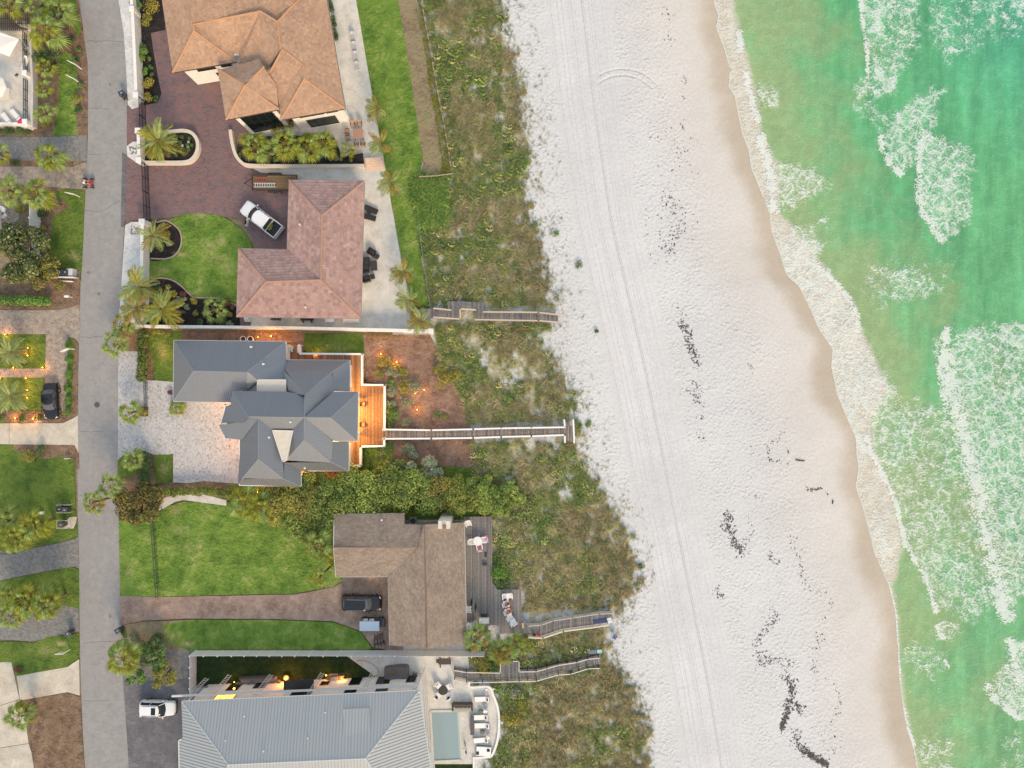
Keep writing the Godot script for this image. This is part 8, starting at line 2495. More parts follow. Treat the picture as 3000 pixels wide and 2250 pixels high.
	var post_sign = func(label, f, x, y, dx, dz):
		var s = thing("sign_post", label, "sign", on(f, x, y), heading(dx, dz))
		var q = G.new()
		q.col = C(238, 238, 236)
		q.cbox(Vector3(0, 0.75, 0), Vector3(0.11, 1.5, 0.11), 0.02)
		obj("post", q, "satin", s)
		q = G.new()
		q.col = C(238, 238, 236)
		q.cbox(Vector3(0.45, 1.45, 0), Vector3(1.1, 0.1, 0.09), 0.02)
		obj("arm", q, "satin", s)
		q = G.new()
		q.col = C(230, 230, 228)
		q.box(Vector3(0.55, 1.05, 0), Vector3(0.75, 0.6, 0.03))
		obj("panel", q, "satin", s)
	post_sign.call("upper of two white post signs on the grass by the road, top left", "a", 880, 745, -0.85, -0.4)
	post_sign.call("lower of two white post signs on the grass by the road, top left", "a", 868, 900, -0.9, -0.45)
	post_sign.call("white post sign on the lawn beside the red pedal kart", "c", 862, 652, -1, -0.2)
	post_sign.call("thin white post sign in the mulch strip above the black car", "e", 712, 660, -0.9, 0.4)
	post_sign.call("small pale post sign on the grass below the gravel parking place", "h", 730, 430, -1, 0.05)
	make("house_sign", "small white name board on the lawn's mulch corner near the road", "sign", on("g", 648, 200), 0.0, [["panel", "satin", [240, 240, 238], [0, 0.4, 0, 0.6, 0.3, 0.06]], ["post", "satin", W_, [0.25, 0.2, 0, 0.05, 0.4, 0.05]], ["post", "satin", W_, [-0.25, 0.2, 0, 0.05, 0.4, 0.05]]])
	make("house_sign", "small white name board at the end of the lit mulch bed", "sign", on("e", 380, 1352), 0.0, [["panel", "satin", [240, 240, 238], [0, 0.35, 0, 0.75, 0.3, 0.06]], ["post", "satin", W_, [0.3, 0.15, 0, 0.05, 0.3, 0.05]], ["post", "satin", W_, [-0.3, 0.15, 0, 0.05, 0.3, 0.05]]])
	make("utility_box", "small white utility box on the big left lawn", "box", on("g", 402, 705), 0.0, [["box_body", "satin", [214, 224, 220], [0, 0.2, 0, 0.45, 0.4, 0.3]], ["lid", "satin", [224, 232, 228], [0, 0.42, 0, 0.5, 0.05, 0.34]]])
	t = thing("manhole_cover", "dark round manhole cover in the road", "manhole cover", on("e", 925, 1190))
	g = G.new()
	g.col = C(92, 86, 82)
	g.lathe(Vector3(0, -0.02, 0), [[0.3, 0.0], [0.3, 0.03], [0.26, 0.034], [0.0, 0.034]], 24)
	obj("cover", g, "satin", t)
	g = G.new()
	g.col = C(70, 66, 64)
	g.lathe(Vector3(0, -0.02, 0), [[0.36, 0.0], [0.36, 0.022], [0.31, 0.022]], 24)
	obj("ring", g, "satin", t)
	# cobbles heaps in the white road strips
	for b in [["heap of grey stones on the small white pavement by the round planter", "c", 1455, 165, 10], ["heap of grey stones at the top of the white strip below the gates", "c", 1465, 1015, 14]]:
		t = thing("stone_heap", b[0], "stones", on(b[1], b[2], b[3]))
		for k in b[4] * 2:
			g = G.new()
			g.col = jit(C(140, 132, 126), 0.35)
			var r = rr(0.06, 0.13)
			g.lathe(Vector3(rr(-0.55, 0.55), 0, rr(-0.55, 0.55)), [[r, 0.0], [r * 0.9, r * 0.6], [0.0, r]], 6)
			obj("stone", g, "matte", t)
	# deck of the grey house
	var dy = func(x, y): return wv("f", x, y, 0.7)
	slat_chair("white slatted chair at the upper corner of the lit timber deck", dy.call(1115, 228), heading(-0.2, 1), W_)
	make("garden_bench", "white slatted bench at the gap of the deck's white rail", "bench", dy.call(1185, 228), PI * 0.5, [["seat", "satin", W_, [0, 0.42, 0, 1.0, 0.04, 0.4]], ["backrest", "satin", W_, [0, 0.7, 0.2, 1.0, 0.45, 0.04]], ["leg", "satin", W_, [-0.42, 0.2, 0, 0.06, 0.4, 0.38]], ["leg", "satin", W_, [0.42, 0.2, 0, 0.06, 0.4, 0.38]]])
	for b in [[1700, 672, "upper brown wicker chair on the deck, between the porch posts"], [1697, 838, "lower brown wicker chair on the deck, between the porch posts"]]:
		make("wicker_armchair", b[2], "armchair", dy.call(b[0], b[1]), heading(1, 0.1), [["base", "satin", [112, 78, 56], [0, 0.2, 0, 0.62, 0.36, 0.62]], ["cushion", "cloth", [156, 120, 90], [0.04, 0.43, 0, 0.5, 0.1, 0.48]], ["backrest", "satin", [112, 78, 56], [-0.28, 0.6, 0, 0.1, 0.6, 0.6]], ["armrest", "satin", [112, 78, 56], [0, 0.5, 0.28, 0.6, 0.22, 0.08]], ["armrest", "satin", [112, 78, 56], [0, 0.5, -0.28, 0.6, 0.22, 0.08]]])
	for b in [[740, 158, "left of two white round tubs beside the garage wall"], [798, 158, "right of two white round tubs beside the garage wall"]]:
		t = thing("plant_tub", b[2], "tub", on("f", b[0], b[1] - 8))
		g = G.new()
		g.col = C(236, 234, 230)
		g.lathe(Vector3.ZERO, [[0.3, 0.0], [0.38, 0.5], [0.4, 0.5], [0.4, 0.55], [0.33, 0.55], [0.32, 0.45]], 18)
		obj("tub_body", g, "satin", t)
		g = G.new()
		g.col = C(70, 60, 50)
		g.lathe(Vector3(0, 0.44, 0), [[0.33, 0.0], [0.0, 0.03]], 18)
		obj("soil", g, "matte", t)
	for k in 7:
		bush(["leftmost", "second from left", "third from left", "middle", "third from right", "second from right", "rightmost"][k] + " dry clump in the row along the white boundary wall", "f", 1752 + k * 43, 128, 0.38, [[190, 140, 104], [160, 120, 84], [140, 130, 70]], "plant", 0.3, 220, 0.12, "dry clumps along the boundary wall", "dry_plant")
	# deck of the brown house
	var iy = func(x, y): return wv("i", x, y, 0.6)
	slat_chair("white slatted chair at the upper end of the grey deck", iy.call(1090, 336), heading(0.3, 1), W_)
	round_table("round white table in the pink-towel group on the grey deck", iy.call(1150, 446), 0.58, 0.72, W_)
	slat_chair("white chair left of the round white table on the grey deck", iy.call(1112, 452), heading(1, -0.1), W_)
	slat_chair("white chair with pink towel right of the round white table", iy.call(1192, 440), heading(-1, 0.1), W_)
	slat_chair("white chair with pink towel below the round white table", iy.call(1162, 486), heading(-0.2, -1), W_)
	cloth("towel", "pink towel over the chair right of the round white table", "towel", "i", [1192, 420, 1212, 416, 1214, 448, 1196, 452], 1.1, [226, 120, 160])
	cloth("towel", "pink towel over the chair below the round white table", "towel", "i", [1146, 486, 1178, 482, 1180, 506, 1150, 508], 1.1, [226, 110, 152])
	cloth("towel", "dark crumpled cloth on the grey deck below the round table", "towel", "i", [1194, 524, 1208, 526, 1206, 560, 1194, 556], 0.62, [56, 58, 56])
	make("deck_box", "small black box on the grey deck", "box", iy.call(1195, 602), 0.0, [["box_body", "satin", K, [0, 0.12, 0, 0.55, 0.24, 0.24]], ["lid", "satin", [56, 56, 58], [0, 0.26, 0, 0.58, 0.04, 0.27]]])
	for b in [[1110, 850, "upper of two dark folded parasols lying on the grey deck"], [1136, 880, "lower of two dark folded parasols lying on the grey deck"]]:
		t = thing("folded_parasol", b[2], "parasol", iy.call(b[0], b[1]), PI * 0.48)
		g = G.new()
		g.col = C(44, 44, 46)
		g.tube([Vector3(-0.55, 0.09, 0), Vector3(0, 0.1, 0), Vector3(0.5, 0.07, 0)], [0.05, 0.1, 0.03], 8)
		obj("canopy", g, "cloth", t)
		g = G.new()
		g.col = C(120, 110, 100)
		g.tube([Vector3(-0.9, 0.06, 0), Vector3(-0.5, 0.09, 0)], 0.025, 6)
		obj("pole", g, "satin", t)
	slat_chair("white chair against the brown house wall on the grey deck", iy.call(1092, 888), heading(1, 0), W_)
	make("gas_grill", "barbecue with pale cover and dark shelf on the grey deck", "grill", iy.call(1192, 950), 0.0, legs(K, 0.5, 0.28, 0.6) + [["hood", "satin", [206, 214, 212], [0, 0.82, 0.06, 1.25, 0.5, 0.7]], ["shelf", "satin", [50, 48, 48], [0, 0.75, -0.55, 0.8, 0.05, 0.45]]])
	slat_chair("white chair nearest the house corner beside the barbecue", iy.call(1098, 996), heading(0.5, -1), W_)
	slat_chair("white chair beside the barbecue, right of the corner chair", iy.call(1126, 984), heading(-0.4, -1), [206, 210, 214])
	slat_chair("topmost left white chair in the row at the deck's sea corner", iy.call(1328, 806), heading(0.1, 1), W_)
	slat_chair("topmost right white chair in the row at the deck's sea corner", iy.call(1356, 804), heading(0.1, 1), W_)
	slat_chair("white chair with the upper seated person at the deck's sea corner", iy.call(1335, 852), heading(1, -0.3), W_)
	slat_chair("white chair with the lower seated person at the deck's sea corner", iy.call(1345, 902), heading(1, -0.4), W_)
	slat_chair("empty white chair below the seated people on the grey deck", iy.call(1362, 940), heading(1, -0.6), W_)
	slat_chair("lowest white chair in the row at the deck's sea corner", iy.call(1384, 972), heading(1, -0.6), W_)
	person("upper of two people sitting in white chairs on the grey deck", iy.call(1335, 852), heading(1, -0.3), {"seat": 0.5, "lean": -0.12, "knee": 0.02, "foot": 0.08, "reach": 0.0}, C(186, 120, 92), C(60, 60, 70), C(198, 142, 112), C(96, 58, 40))
	person("lower of two people sitting in white chairs on the grey deck", iy.call(1345, 902), heading(1, -0.4), {"seat": 0.5, "lean": -0.12, "knee": 0.02, "foot": 0.1, "reach": 0.02}, C(206, 130, 110), C(150, 90, 80), C(204, 150, 120), C(128, 78, 52))
	cloth("towel", "small orange and white towel at the edge of the grey deck", "towel", "i", [1434, 986, 1446, 984, 1450, 1018, 1438, 1020], 0.64, [236, 190, 150])
	for b in [[1514, 1066, [40, 40, 40], "black bucket beside the rail at the start of the pale-railed boardwalk"], [1545, 1066, [190, 30, 40], "red bucket beside the rail at the start of the pale-railed boardwalk"]]:
		t = thing("bucket", b[3], "bucket", iy.call(b[0], b[1] - 6))
		g = G.new()
		g.col = C(b[2][0], b[2][1], b[2][2])
		g.lathe(Vector3.ZERO, [[0.0, 0.01], [0.17, 0.0], [0.23, 0.34], [0.24, 0.36], [0.2, 0.34], [0.0, 0.3]], 16)
		obj("bucket_body", g, "satin", t)
		g = G.new()
		g.col = C(170, 170, 170)
		g.tube([Vector3(-0.23, 0.34, 0), Vector3(-0.12, 0.44, 0.1), Vector3(0.12, 0.44, 0.1), Vector3(0.23, 0.34, 0)], 0.008, 4)
		obj("handle", g, "satin", t)
	cloth("towel", "dark blue towel at the sea end of the pale-railed boardwalk", "towel", "i", [1895, 968, 1985, 952, 1992, 978, 1900, 990], 0.64, [70, 80, 120])
	chair("white beach chair at the sea end of the pale-railed boardwalk", iy.call(2000, 958), heading(-1, 0.3), W_, [228, 230, 236])
	chair("blue folding chair on the sand beyond the pale-railed boardwalk", on("i", 2034, 1070), heading(-0.4, 1), [90, 96, 120], [96, 110, 160], "", 0.5, false)
	cloth("towel", "grey-blue towel over the upper black railing near the beach", "towel", "k", [1788, 190, 1860, 180, 1862, 222, 1790, 226], 1.5, [116, 122, 140])
	cloth("towel", "turquoise towel at the sea end of the black-railed boardwalk", "towel", "k", [1866, 184, 1915, 178, 1915, 214, 1868, 216], 1.5, [150, 206, 206])
	t = thing("air_conditioner", "square air conditioner with round fan behind the brown house", "air conditioner", on("i", 736, 315))
	g = G.new()
	g.col = C(150, 154, 154)
	g.cbox(Vector3(0, 0.42, 0), Vector3(0.85, 0.84, 0.9), 0.04)
	obj("casing", g, "satin", t)
	g = G.new()
	g.col = C(60, 62, 64)
	g.lathe(Vector3(0, 0.845, 0), [[0.36, 0.0], [0.36, 0.02], [0.3, 0.012], [0.06, 0.012], [0.05, 0.03], [0.0, 0.03]], 20)
	obj("fan_grille", g, "satin", t)
	for k in 4:
		bicycle(["bicycle nearest the house wall in the black group by the brown driveway", "second bicycle from the wall in the black group by the brown driveway", "third bicycle from the wall in the black group by the brown driveway", "outermost bicycle in the black group by the brown driveway"][k], on("i", 542 - k * 18, 1080 + k * 5), PI * 0.5 + 0.25 - k * 0.08, [[40, 42, 44], [120, 124, 128], [50, 54, 60], [90, 94, 96]][k])
	# yard of the white metal house
	lounge_yard(W_, K, GR)
	for b in [["long dark driftwood stick on the sand near the surf", "p", 300, 1324, 362, 1330, 0.07], ["short upright driftwood stick above the long one", "p", 248, 1262, 252, 1282, 0.06], ["lone driftwood stick on the sand below the long one", "p", 548, 1588, 543, 1614, 0.07]]:
		g = G.new()
		g.col = C(66, 58, 52)
		var p0 = wv(b[1], b[2], b[3]); var p1 = wv(b[1], b[4], b[5])
		for q in [p0, p1]:
			pass
		p0.y = beach_height(pt(b[1], b[2], b[3]).x, pt(b[1], b[2], b[3]).y) + b[6]; p1.y = beach_height(pt(b[1], b[4], b[5]).x, pt(b[1], b[4], b[5]).y) + b[6]
		g.tube([p0, p0.lerp(p1, 0.4) + Vector3(0, 0.02, 0.03), p0.lerp(p1, 0.8) + Vector3(0.02, 0, 0.05), p1], [b[6], b[6] * 0.95, b[6] * 0.8, b[6] * 0.4], 7)
		tag(obj("driftwood", g, "bark"), b[0], "driftwood")
	for b in [["pale curved log lying in the dune grass below the grey boardwalk", "l", [1335, 462, 1380, 432, 1430, 424, 1480, 432]], ["pale straight log in the dune grass left of the curved log", "l", [1115, 448, 1180, 452, 1252, 456]], ["thin pale log in the dune grass below the curved one", "l", [1200, 520, 1280, 517, 1340, 524]]]:
		g = G.new()
		g.col = C(196, 176, 148)
		var pts = []
		for q in pp(b[1], b[2]):
			pts.append(W(q) + Vector3(0, 0.42, 0))
		g.tube(pts, 0.09, 7)
		tag(obj("fallen_log", g, "bark"), b[0], "log")

func lounge_yard(W_, K, GR):
	var ky = func(x, y):
		var w = wv("k", x, y)
		w.y = gy(w.x, w.z)
		return w
	round_table("dark round fire table between four white chairs on the pool terrace", ky.call(338, 562), 0.6, 0.45, [58, 54, 52])
	for b in [[288, 512, 0.8, 0.8, "upper left"], [402, 524, -0.9, 0.6, "upper right"], [286, 616, 0.7, -0.8, "lower left"], [384, 620, -0.6, -0.9, "lower right"]]:
		var p = legs(W_, 0.3, 0.3, 0.3)
		p.append(["seat", "cloth", [234, 234, 230], [0, 0.38, 0, 0.72, 0.16, 0.7]]); p.append(["backrest", "cloth", [234, 234, 230], [-0.34, 0.62, 0, 0.14, 0.5, 0.7]]); p.append(["pillow", "cloth", [40, 40, 42], [-0.18, 0.56, 0, 0.12, 0.3, 0.32, 0.3]])
		make("lounge_chair", b[4] + " white lounge chair with black pillow at the round fire table", "armchair", ky.call(b[0], b[1]), heading(b[2], b[3]), p, "white chairs at the fire table")
	var t = make("daybed", "dark wicker daybed with pale cushions at the head of the pool", "daybed", ky.call(530, 725), 0.0, [["base", "satin", [92, 84, 78], [0, 0.2, 0.1, 2.4, 0.36, 1.1]], ["cushion", "cloth", [176, 170, 158], [0, 0.42, 0.3, 2.3, 0.1, 0.6]], ["backrest", "satin", [84, 76, 70], [0.1, 0.62, -0.35, 2.2, 0.5, 0.22]], ["pillow", "cloth", [110, 96, 92], [-0.7, 0.6, -0.05, 0.45, 0.35, 0.2], [-0.2, 0.6, -0.05, 0.45, 0.35, 0.2], [0.35, 0.6, -0.05, 0.45, 0.35, 0.2], [0.85, 0.6, -0.05, 0.4, 0.35, 0.2]], ["armrest", "satin", [60, 54, 50], [-1.25, 0.4, 0.05, 0.16, 0.4, 0.9], [1.25, 0.4, 0.05, 0.16, 0.4, 0.9]]])
	for b in [[722, 650, 0.03, "first white lounger from the top on the curved pool terrace"], [708, 830, 0.05, "second white lounger from the top on the curved pool terrace"], [722, 912, 0.02, "third white lounger from the top on the curved pool terrace"], [712, 1056, 0.08, "fourth white lounger from the top on the curved pool terrace"]]:
		lounger(b[3], ky.call(b[0], b[1]), heading(-1, b[2]), [120, 116, 112], [238, 238, 236], [34, 34, 36], 1.95, 0.72, "")
	make("double_daybed", "wide white double lounger with two black pillows at the bottom of the pool terrace", "daybed", ky.call(740, 1168), -0.06, [["base", "satin", [120, 116, 112], [0, 0.16, 0, 1.95, 0.28, 1.2]], ["mattress", "cloth", [240, 240, 238], [0, 0.36, 0, 1.9, 0.12, 1.15]], ["pillow", "cloth", [34, 34, 36], [-0.75, 0.47, 0.25, 0.34, 0.12, 0.34], [0.6, 0.47, -0.2, 0.36, 0.12, 0.3]]])
	for b in [[758, 716, "upper round grey side table by the loungers"], [782, 968, "lower round grey side table by the loungers"]]:
		round_table(b[2], ky.call(b[0], b[1]), 0.34, 0.45, [170, 172, 174])
	for b in [[710, 780, "upper dark round pouf by the pool loungers"], [727, 982, "lower dark round pouf by the pool loungers"]]:
		var q = thing("pouf", b[2], "pouf", ky.call(b[0], b[1]))
		var g = G.new()
		g.col = C(124, 118, 110)
		g.lathe(Vector3.ZERO, [[0.22, 0.0], [0.27, 0.1], [0.27, 0.3], [0.22, 0.4], [0.0, 0.42]], 18)
		obj("cushion", g, "cloth", q)
		g = G.new()
		g.col = C(90, 84, 78)
		g.lathe(Vector3(0, 0.41, 0), [[0.04, 0.0], [0.03, 0.025], [0.0, 0.03]], 10)
		obj("button", g, "cloth", q)
	for b in [[757, 768, "upper white curved chair between the pool loungers"], [780, 1024, "lower white curved chair between the pool loungers"]]:
		chair(b[2], ky.call(b[0], b[1]), heading(-0.3, 1), W_, [240, 240, 238], "", 0.5, false)
	make("garden_bench", "long dark backless bench between the pool and the loungers", "bench", ky.call(628, 908), 0.0, [["seat", "satin", [84, 84, 88], [0, 0.42, 0, 0.5, 0.08, 2.5]], ["leg", "satin", [70, 70, 74], [0, 0.2, 1.0, 0.44, 0.4, 0.08]], ["leg", "satin", [70, 70, 74], [0, 0.2, -1.0, 0.44, 0.4, 0.08]]])
	bicycle("black and white bicycle standing beside the lower end of the pool", ky.call(562, 1135), PI * 0.5 + 0.15, [230, 230, 228])
	make("deck_lantern", "small white cube lantern inside the top of the curved terrace wall", "lantern", ky.call(768, 560), 0.4, [["base", "satin", [40, 40, 40], [0, 0.03, 0, 0.3, 0.06, 0.3]], ["shade", "satin", [240, 240, 238], [0, 0.2, 0, 0.28, 0.28, 0.28]]])
	for b in [[838, 552, "upper white globe lamp outside the curved terrace wall"], [922, 884, "lower white globe lamp outside the curved terrace wall"]]:
		var q = thing("globe_lamp", b[2], "lamp", on("k", b[0], b[1]))
		var g = G.new()
		g.col = C(60, 60, 60)
		g.tube([Vector3.ZERO, Vector3(0, 0.5, 0)], 0.03, 8)
		obj("pole", g, "satin", q)
		g = G.new()
		g.col = C(240, 240, 238)
		g.lathe(Vector3(0, 0.48, 0), [[0.0, 0.0], [0.1, 0.05], [0.14, 0.14], [0.1, 0.23], [0.0, 0.28]], 14)
		obj("globe", g, "satin", q)
	make("outdoor_dining_set", "dark covered dining set under the white fence on the pool terrace", "table", ky.call(358, 268), 0.0, [["tabletop", "cloth", [84, 74, 72], [0, 0.72, 0, 1.6, 0.1, 0.75]], ["side_bench", "satin", [66, 60, 60], [-0.95, 0.44, 0.05, 0.35, 0.08, 0.5], [-0.6, 0.44, 0.6, 0.16, 0.08, 0.6]], ["leg", "satin", [50, 46, 46], [-0.6, 0.36, 0, 0.08, 0.7, 0.5]], ["leg", "satin", [50, 46, 46], [0.6, 0.36, 0, 0.08, 0.7, 0.5]]])
	var jy = func(x, y): return on("j", x, y)
	for b in [[625, 335, "left round grey wicker chair on the dark turf"], [728, 335, "middle round grey wicker chair on the dark turf"], [935, 318, "right round brown wicker chair on the dark turf"]]:
		var q = thing("tub_chair", b[2], "chair", jy.call(b[0], b[1]))
		var g = G.new()
		g.col = C(112, 108, 106)
		g.lathe(Vector3.ZERO, [[0.36, 0.0], [0.44, 0.4], [0.46, 0.72], [0.42, 0.74], [0.37, 0.45], [0.0, 0.42]], 20)
		obj("shell", g, "satin", q)
		g = G.new()
		g.col = C(150, 146, 142)
		g.lathe(Vector3(0, 0.42, 0), [[0.36, 0.0], [0.34, 0.09], [0.0, 0.12]], 18)
		obj("cushion", g, "cloth", q)
	make("outdoor_sofa", "long grey outdoor sofa along the edge of the dark turf", "sofa", jy.call(780, 292), 0.05, [["base", "satin", [104, 100, 98], [0, 0.2, 0, 4.6, 0.36, 0.8]], ["cushion", "cloth", [132, 128, 126], [-1.5, 0.44, 0.05, 1.45, 0.14, 0.65], [0, 0.44, 0.05, 1.45, 0.14, 0.65], [1.5, 0.44, 0.05, 1.45, 0.14, 0.65]], ["backrest", "satin", [96, 92, 90], [0, 0.58, -0.36, 4.6, 0.5, 0.14]]])
	make("outdoor_sofa", "lamplit brown outdoor sofa with pale throw on the dark turf", "sofa", jy.call(1400, 280), 0.05, [["base", "satin", [120, 96, 76], [0, 0.2, 0, 2.2, 0.36, 1.0]], ["cushion", "cloth", [146, 118, 92], [-0.5, 0.44, 0.1, 0.95, 0.14, 0.75], [0.5, 0.44, 0.1, 0.95, 0.14, 0.75]], ["backrest", "satin", [120, 96, 76], [0, 0.6, -0.44, 2.2, 0.5, 0.14]]])
	cloth("blanket", "dark and white patterned throw over the lamplit sofa", "blanket", "j", [1345, 262, 1412, 258, 1406, 330, 1350, 330], 0.72, [196, 186, 170])
	make("gas_grill", "grey grill with cover at the road end of the dark turf", "grill", jy.call(340, 362), 0.1, legs(K, 0.4, 0.24, 0.6) + [["hood", "satin", [128, 132, 142], [0, 0.82, 0, 1.4, 0.5, 0.75]]])
	t = thing("covered_furniture", "large grey covered heap of outdoor furniture at the end of the dark turf", "cover", jy.call(1895, 255))
	var g = G.new()
	g.col = C(112, 106, 104)
	loft(g, [ring(-1.55, 1.05, [[1.0, 0.0], [0.98, 0.7], [0.85, 0.85], [0.0, 0.8]]), ring(-0.9, 1.2, [[1.0, 0.0], [0.96, 0.95], [0.85, 1.1], [0.0, 1.0]]), ring(0.2, 1.3, [[1.0, 0.0], [0.97, 0.85], [0.88, 1.0], [0.0, 0.85]]), ring(1.1, 1.35, [[1.0, 0.0], [0.97, 1.0], [0.86, 1.15], [0.0, 1.05]]), ring(1.5, 1.2, [[1.0, 0.0], [0.95, 0.8], [0.8, 0.9], [0.0, 0.9]])])
	obj("cover", g, "cloth", t)
	g = G.new()
	g.col = C(150, 118, 84)
	g.cbox(Vector3(-0.5, 1.15, -0.75), Vector3(0.8, 0.12, 0.4), 0.03)
	obj("timber_box", g, "timber", t)
	for k in 2:
		var q = thing("folded_chair", ["left dark folded chair leaning beside the covered heap", "right dark folded chair leaning beside the covered heap"][k], "chair", jy.call(2040 + k * 20, 240 + k * 60), 1.2)
		for s in [-0.2, 0.2]:
			var c = G.new()
			c.col = C(66, 64, 64)
			c.box(Vector3(0, 0.45, s), Vector3(0.06, 0.95, 0.05), Basis(Vector3(0, 0, 1), 0.2))
			obj("leg", c, "satin", q)
		var c2 = G.new()
		c2.col = C(80, 78, 78)
		c2.box(Vector3(-0.03, 0.6, 0), Vector3(0.05, 0.5, 0.4), Basis(Vector3(0, 0, 1), 0.2))
		obj("seat", c2, "cloth", q)
	g = G.new()
	g.col = C(170, 140, 70)
	var pts = []
	for p in spline(flat("j", [1560, 150, 1620, 146, 1690, 172, 1730, 205, 1742, 240, 1725, 275, 1705, 285, 1715, 262, 1745, 268, 1750, 290]), 5):
		pts.append(Vector3(p.x, gy(p.x, p.y) + 0.03, p.y))
	g.tube(pts, 0.03, 6)
	tag(obj("garden_hose", g, "satin"), "yellow-brown garden hose curling over the dark turf", "hose")

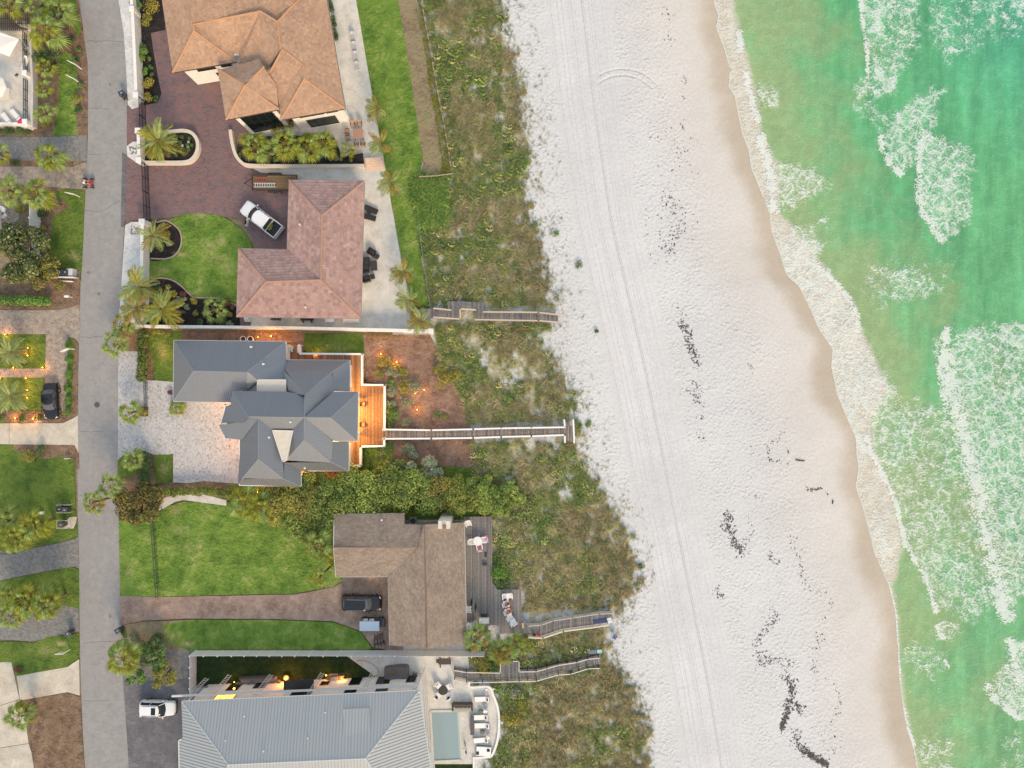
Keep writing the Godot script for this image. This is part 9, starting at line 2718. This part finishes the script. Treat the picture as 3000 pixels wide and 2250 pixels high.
func lamps():
	# porch lights below the eaves of the grey house, facing the deck
	for b in [[1560, 372, "upper porch light under the grey house's sea side eaves"], [1640, 640, "second porch light over the lit timber deck"], [1640, 765, "porch light between the two wicker chairs of the deck"], [1640, 905, "fourth porch light over the lit timber deck"], [1560, 1080, "lowest porch light under the grey house's sea side eaves"]]:
		lamp(b[2], "f", b[0], b[1], 3.3, 12.5, "hang", Color(1.0, 0.77, 0.45))
	for b in [["f", 990, 130, 1.6, 5.0, "lamp on the gravel walk behind the garage"], ["f", 860, 135, 0.5, 0.5, "small lamp beside the two white tubs behind the garage"], ["f", 1330, 270, 0.5, 1.2, "step lamp on the narrow upper arm of the timber deck"], ["f", 880, 1372, 1.4, 4.5, "lamp below the lower eaves of the grey house"], ["f", 1075, 1372, 1.0, 2.5, "right lamp below the lower eaves of the grey house"], ["f", 1300, 1290, 1.2, 5.0, "lamp on the small lit court at the grey house's lower right corner"], ["f", 1565, 1255, 0.4, 0.8, "small lamp in the bark beside the little lawn"]]:
		lamp(b[5], b[0], b[1], b[2], b[3], b[4])
	for b in [["f", 655, 672, 2.6, 4.0, "wall lamp at the corner of garage and entrance"], ["f", 690, 1000, 2.6, 4.0, "wall lamp beside the cobbled drive at the entrance"], ["f", 100, 250, 1.6, 1.6, "wall lamp at the garage's road side"]]:
		lamp(b[5], b[0], b[1], b[2], b[3], b[4], "hang", Color(1.0, 0.68, 0.45))
	for b in [["l", 200, 645, 1.0, "garden spot at the top of the bark garden"], ["l", 338, 715, 1.0, "garden spot between the two golden grass clumps"], ["l", 320, 775, 0.6, "low garden spot under the second golden clump"], ["l", 575, 955, 0.5, "garden spot beside the pale round shrub"], ["l", 500, 985, 0.5, "garden spot below the pale round shrub"], ["l", 515, 1125, 1.0, "garden spot at the lower part of the bark garden"]]:
		lamp(b[4], b[0], b[1], b[2], 0.35, b[3])
	for b in [[68, 522, 1.2, "path lamp at the upper left corner of the upper small lawn"], [150, 836, 0.9, "path lamp halfway along the upper edge of the pale walkway"], [425, 836, 0.9, "path lamp at the inner corner of the pale walkway"], [20, 940, 0.9, "path lamp at the left edge below the pale walkway"], [268, 938, 0.9, "path lamp halfway along the lower edge of the pale walkway"], [285, 650, 0.8, "upper tree spot at the trunk of the upper silver palm"], [285, 722, 0.8, "lower tree spot at the trunk of the upper silver palm"], [282, 1048, 0.8, "upper tree spot at the trunk of the lower silver palm"], [282, 1122, 0.8, "lower tree spot at the trunk of the lower silver palm"], [165, 1318, 1.6, "left bright spot in the lit mulch bed"], [338, 1320, 1.6, "right bright spot in the lit mulch bed"], [12, 715, 0.8, "spot at the left edge of the upper small lawn"], [20, 1100, 0.6, "spot at the left edge of the lower small lawn"], [1205, 568, 0.3, "tiny lamp in the mulch by the silver palm at the road"]]:
		lamp(b[3], "e", b[0], b[1], 0.35, b[2])
	# fire bowl on the dark turf
	var t = thing("fire_bowl", "burning fire bowl shining on the dark turf", "fire bowl", on("j", 1005, 275))
	var g = G.new()
	g.col = C(70, 66, 62)
	g.lathe(Vector3.ZERO, [[0.2, 0.0], [0.24, 0.06], [0.3, 0.3], [0.4, 0.5], [0.38, 0.52], [0.25, 0.4], [0.0, 0.36]], 18)
	obj("bowl", g, "satin", t)
	g = G.new()
	for k in 7:
		var a = TAU * k / 7.0
		g.lathe(Vector3(cos(a) * 0.12, 0.4, sin(a) * 0.12), [[0.06, 0.0], [0.08, 0.1], [0.04, 0.25 + 0.05 * (k % 3)], [0.0, 0.4]], 7)
	M["flame"] = M["glow"].duplicate()
	M["flame"].emission_energy_multiplier = 9.0
	obj("flame", g, "flame", t)
	var l = OmniLight3D.new()
	l.name = "light"
	l.light_color = Color(1.0, 0.6, 0.18)
	l.light_energy = 4.0
	l.light_size = 0.25
	l.omni_range = 40.0
	l.omni_attenuation = 2.0
	l.shadow_enabled = true
	t.add_child(l)
	l.position = Vector3(0, 0.95, 0)
	for b in [[590, 305, 0.8, "left garden lamp behind the long grey sofa"], [392, 372, 1.2, "garden lamp at the road end of the white house"], [1328, 250, 1.4, "left lamp beside the brown outdoor sofa"], [1460, 278, 1.2, "right lamp beside the brown outdoor sofa"], [1690, 345, 2.5, "wall lamp near the doors at the end of the dark turf"], [1290, 385, 1.6, "wall lamp right of the entrance bay"]]:
		lamp(b[3], "j", b[0], b[1], 0.6 if b[1] < 320 else 1.6, b[2])

func _ready():
	rng.seed = 11
	var cam = Camera3D.new()
	cam.name = "camera"
	cam.position = Vector3(0, H, 0)
	cam.rotation_degrees = Vector3(-90, 0, 0)
	cam.fov = rad_to_deg(2.0 * atan(1125.0 * S / H))
	cam.far = 2000.0
	add_child(cam)
	cam.current = true
	var env = Environment.new()
	env.background_mode = Environment.BG_SKY
	var sky = Sky.new()
	var sm = ProceduralSkyMaterial.new()
	sm.sky_top_color = Color(0.73, 0.785, 0.85)
	sm.sky_horizon_color = Color(0.93, 0.87, 0.82)
	sm.sky_curve = 0.22
	sm.ground_bottom_color = Color(0.5, 0.5, 0.48)
	sm.ground_horizon_color = Color(0.9, 0.82, 0.76)
	sm.sun_angle_max = 4.0
	sm.energy_multiplier = 0.94
	sky.sky_material = sm
	env.sky = sky
	env.tonemap_mode = Environment.TONE_MAPPER_LINEAR
	env.tonemap_exposure = 1.4
	env.sdfgi_enabled = true; env.ssao_enabled = true; env.ssil_enabled = true
	var we = WorldEnvironment.new()
	we.name = "world"
	we.environment = env
	add_child(we)
	var sun = DirectionalLight3D.new()
	sun.name = "sun"
	sun.light_color = Color(1.0, 0.885, 0.735)
	sun.light_energy = 0.74
	sun.light_angular_distance = 20.0
	sun.shadow_enabled = true
	sun.rotation_degrees = Vector3(-31, 17, 0)
	add_child(sun)
	materials()
	lines()
	ground()
	sand()
	sea()
	paving()
	tile_house()
	pink_house()
	grey_house()
	shingle_house()
	white_house()
	fences()
	vehicles()
	cracks()
	furniture()
	lamps()
	planting()
	worn_grass()
	dunes()
	wrack()
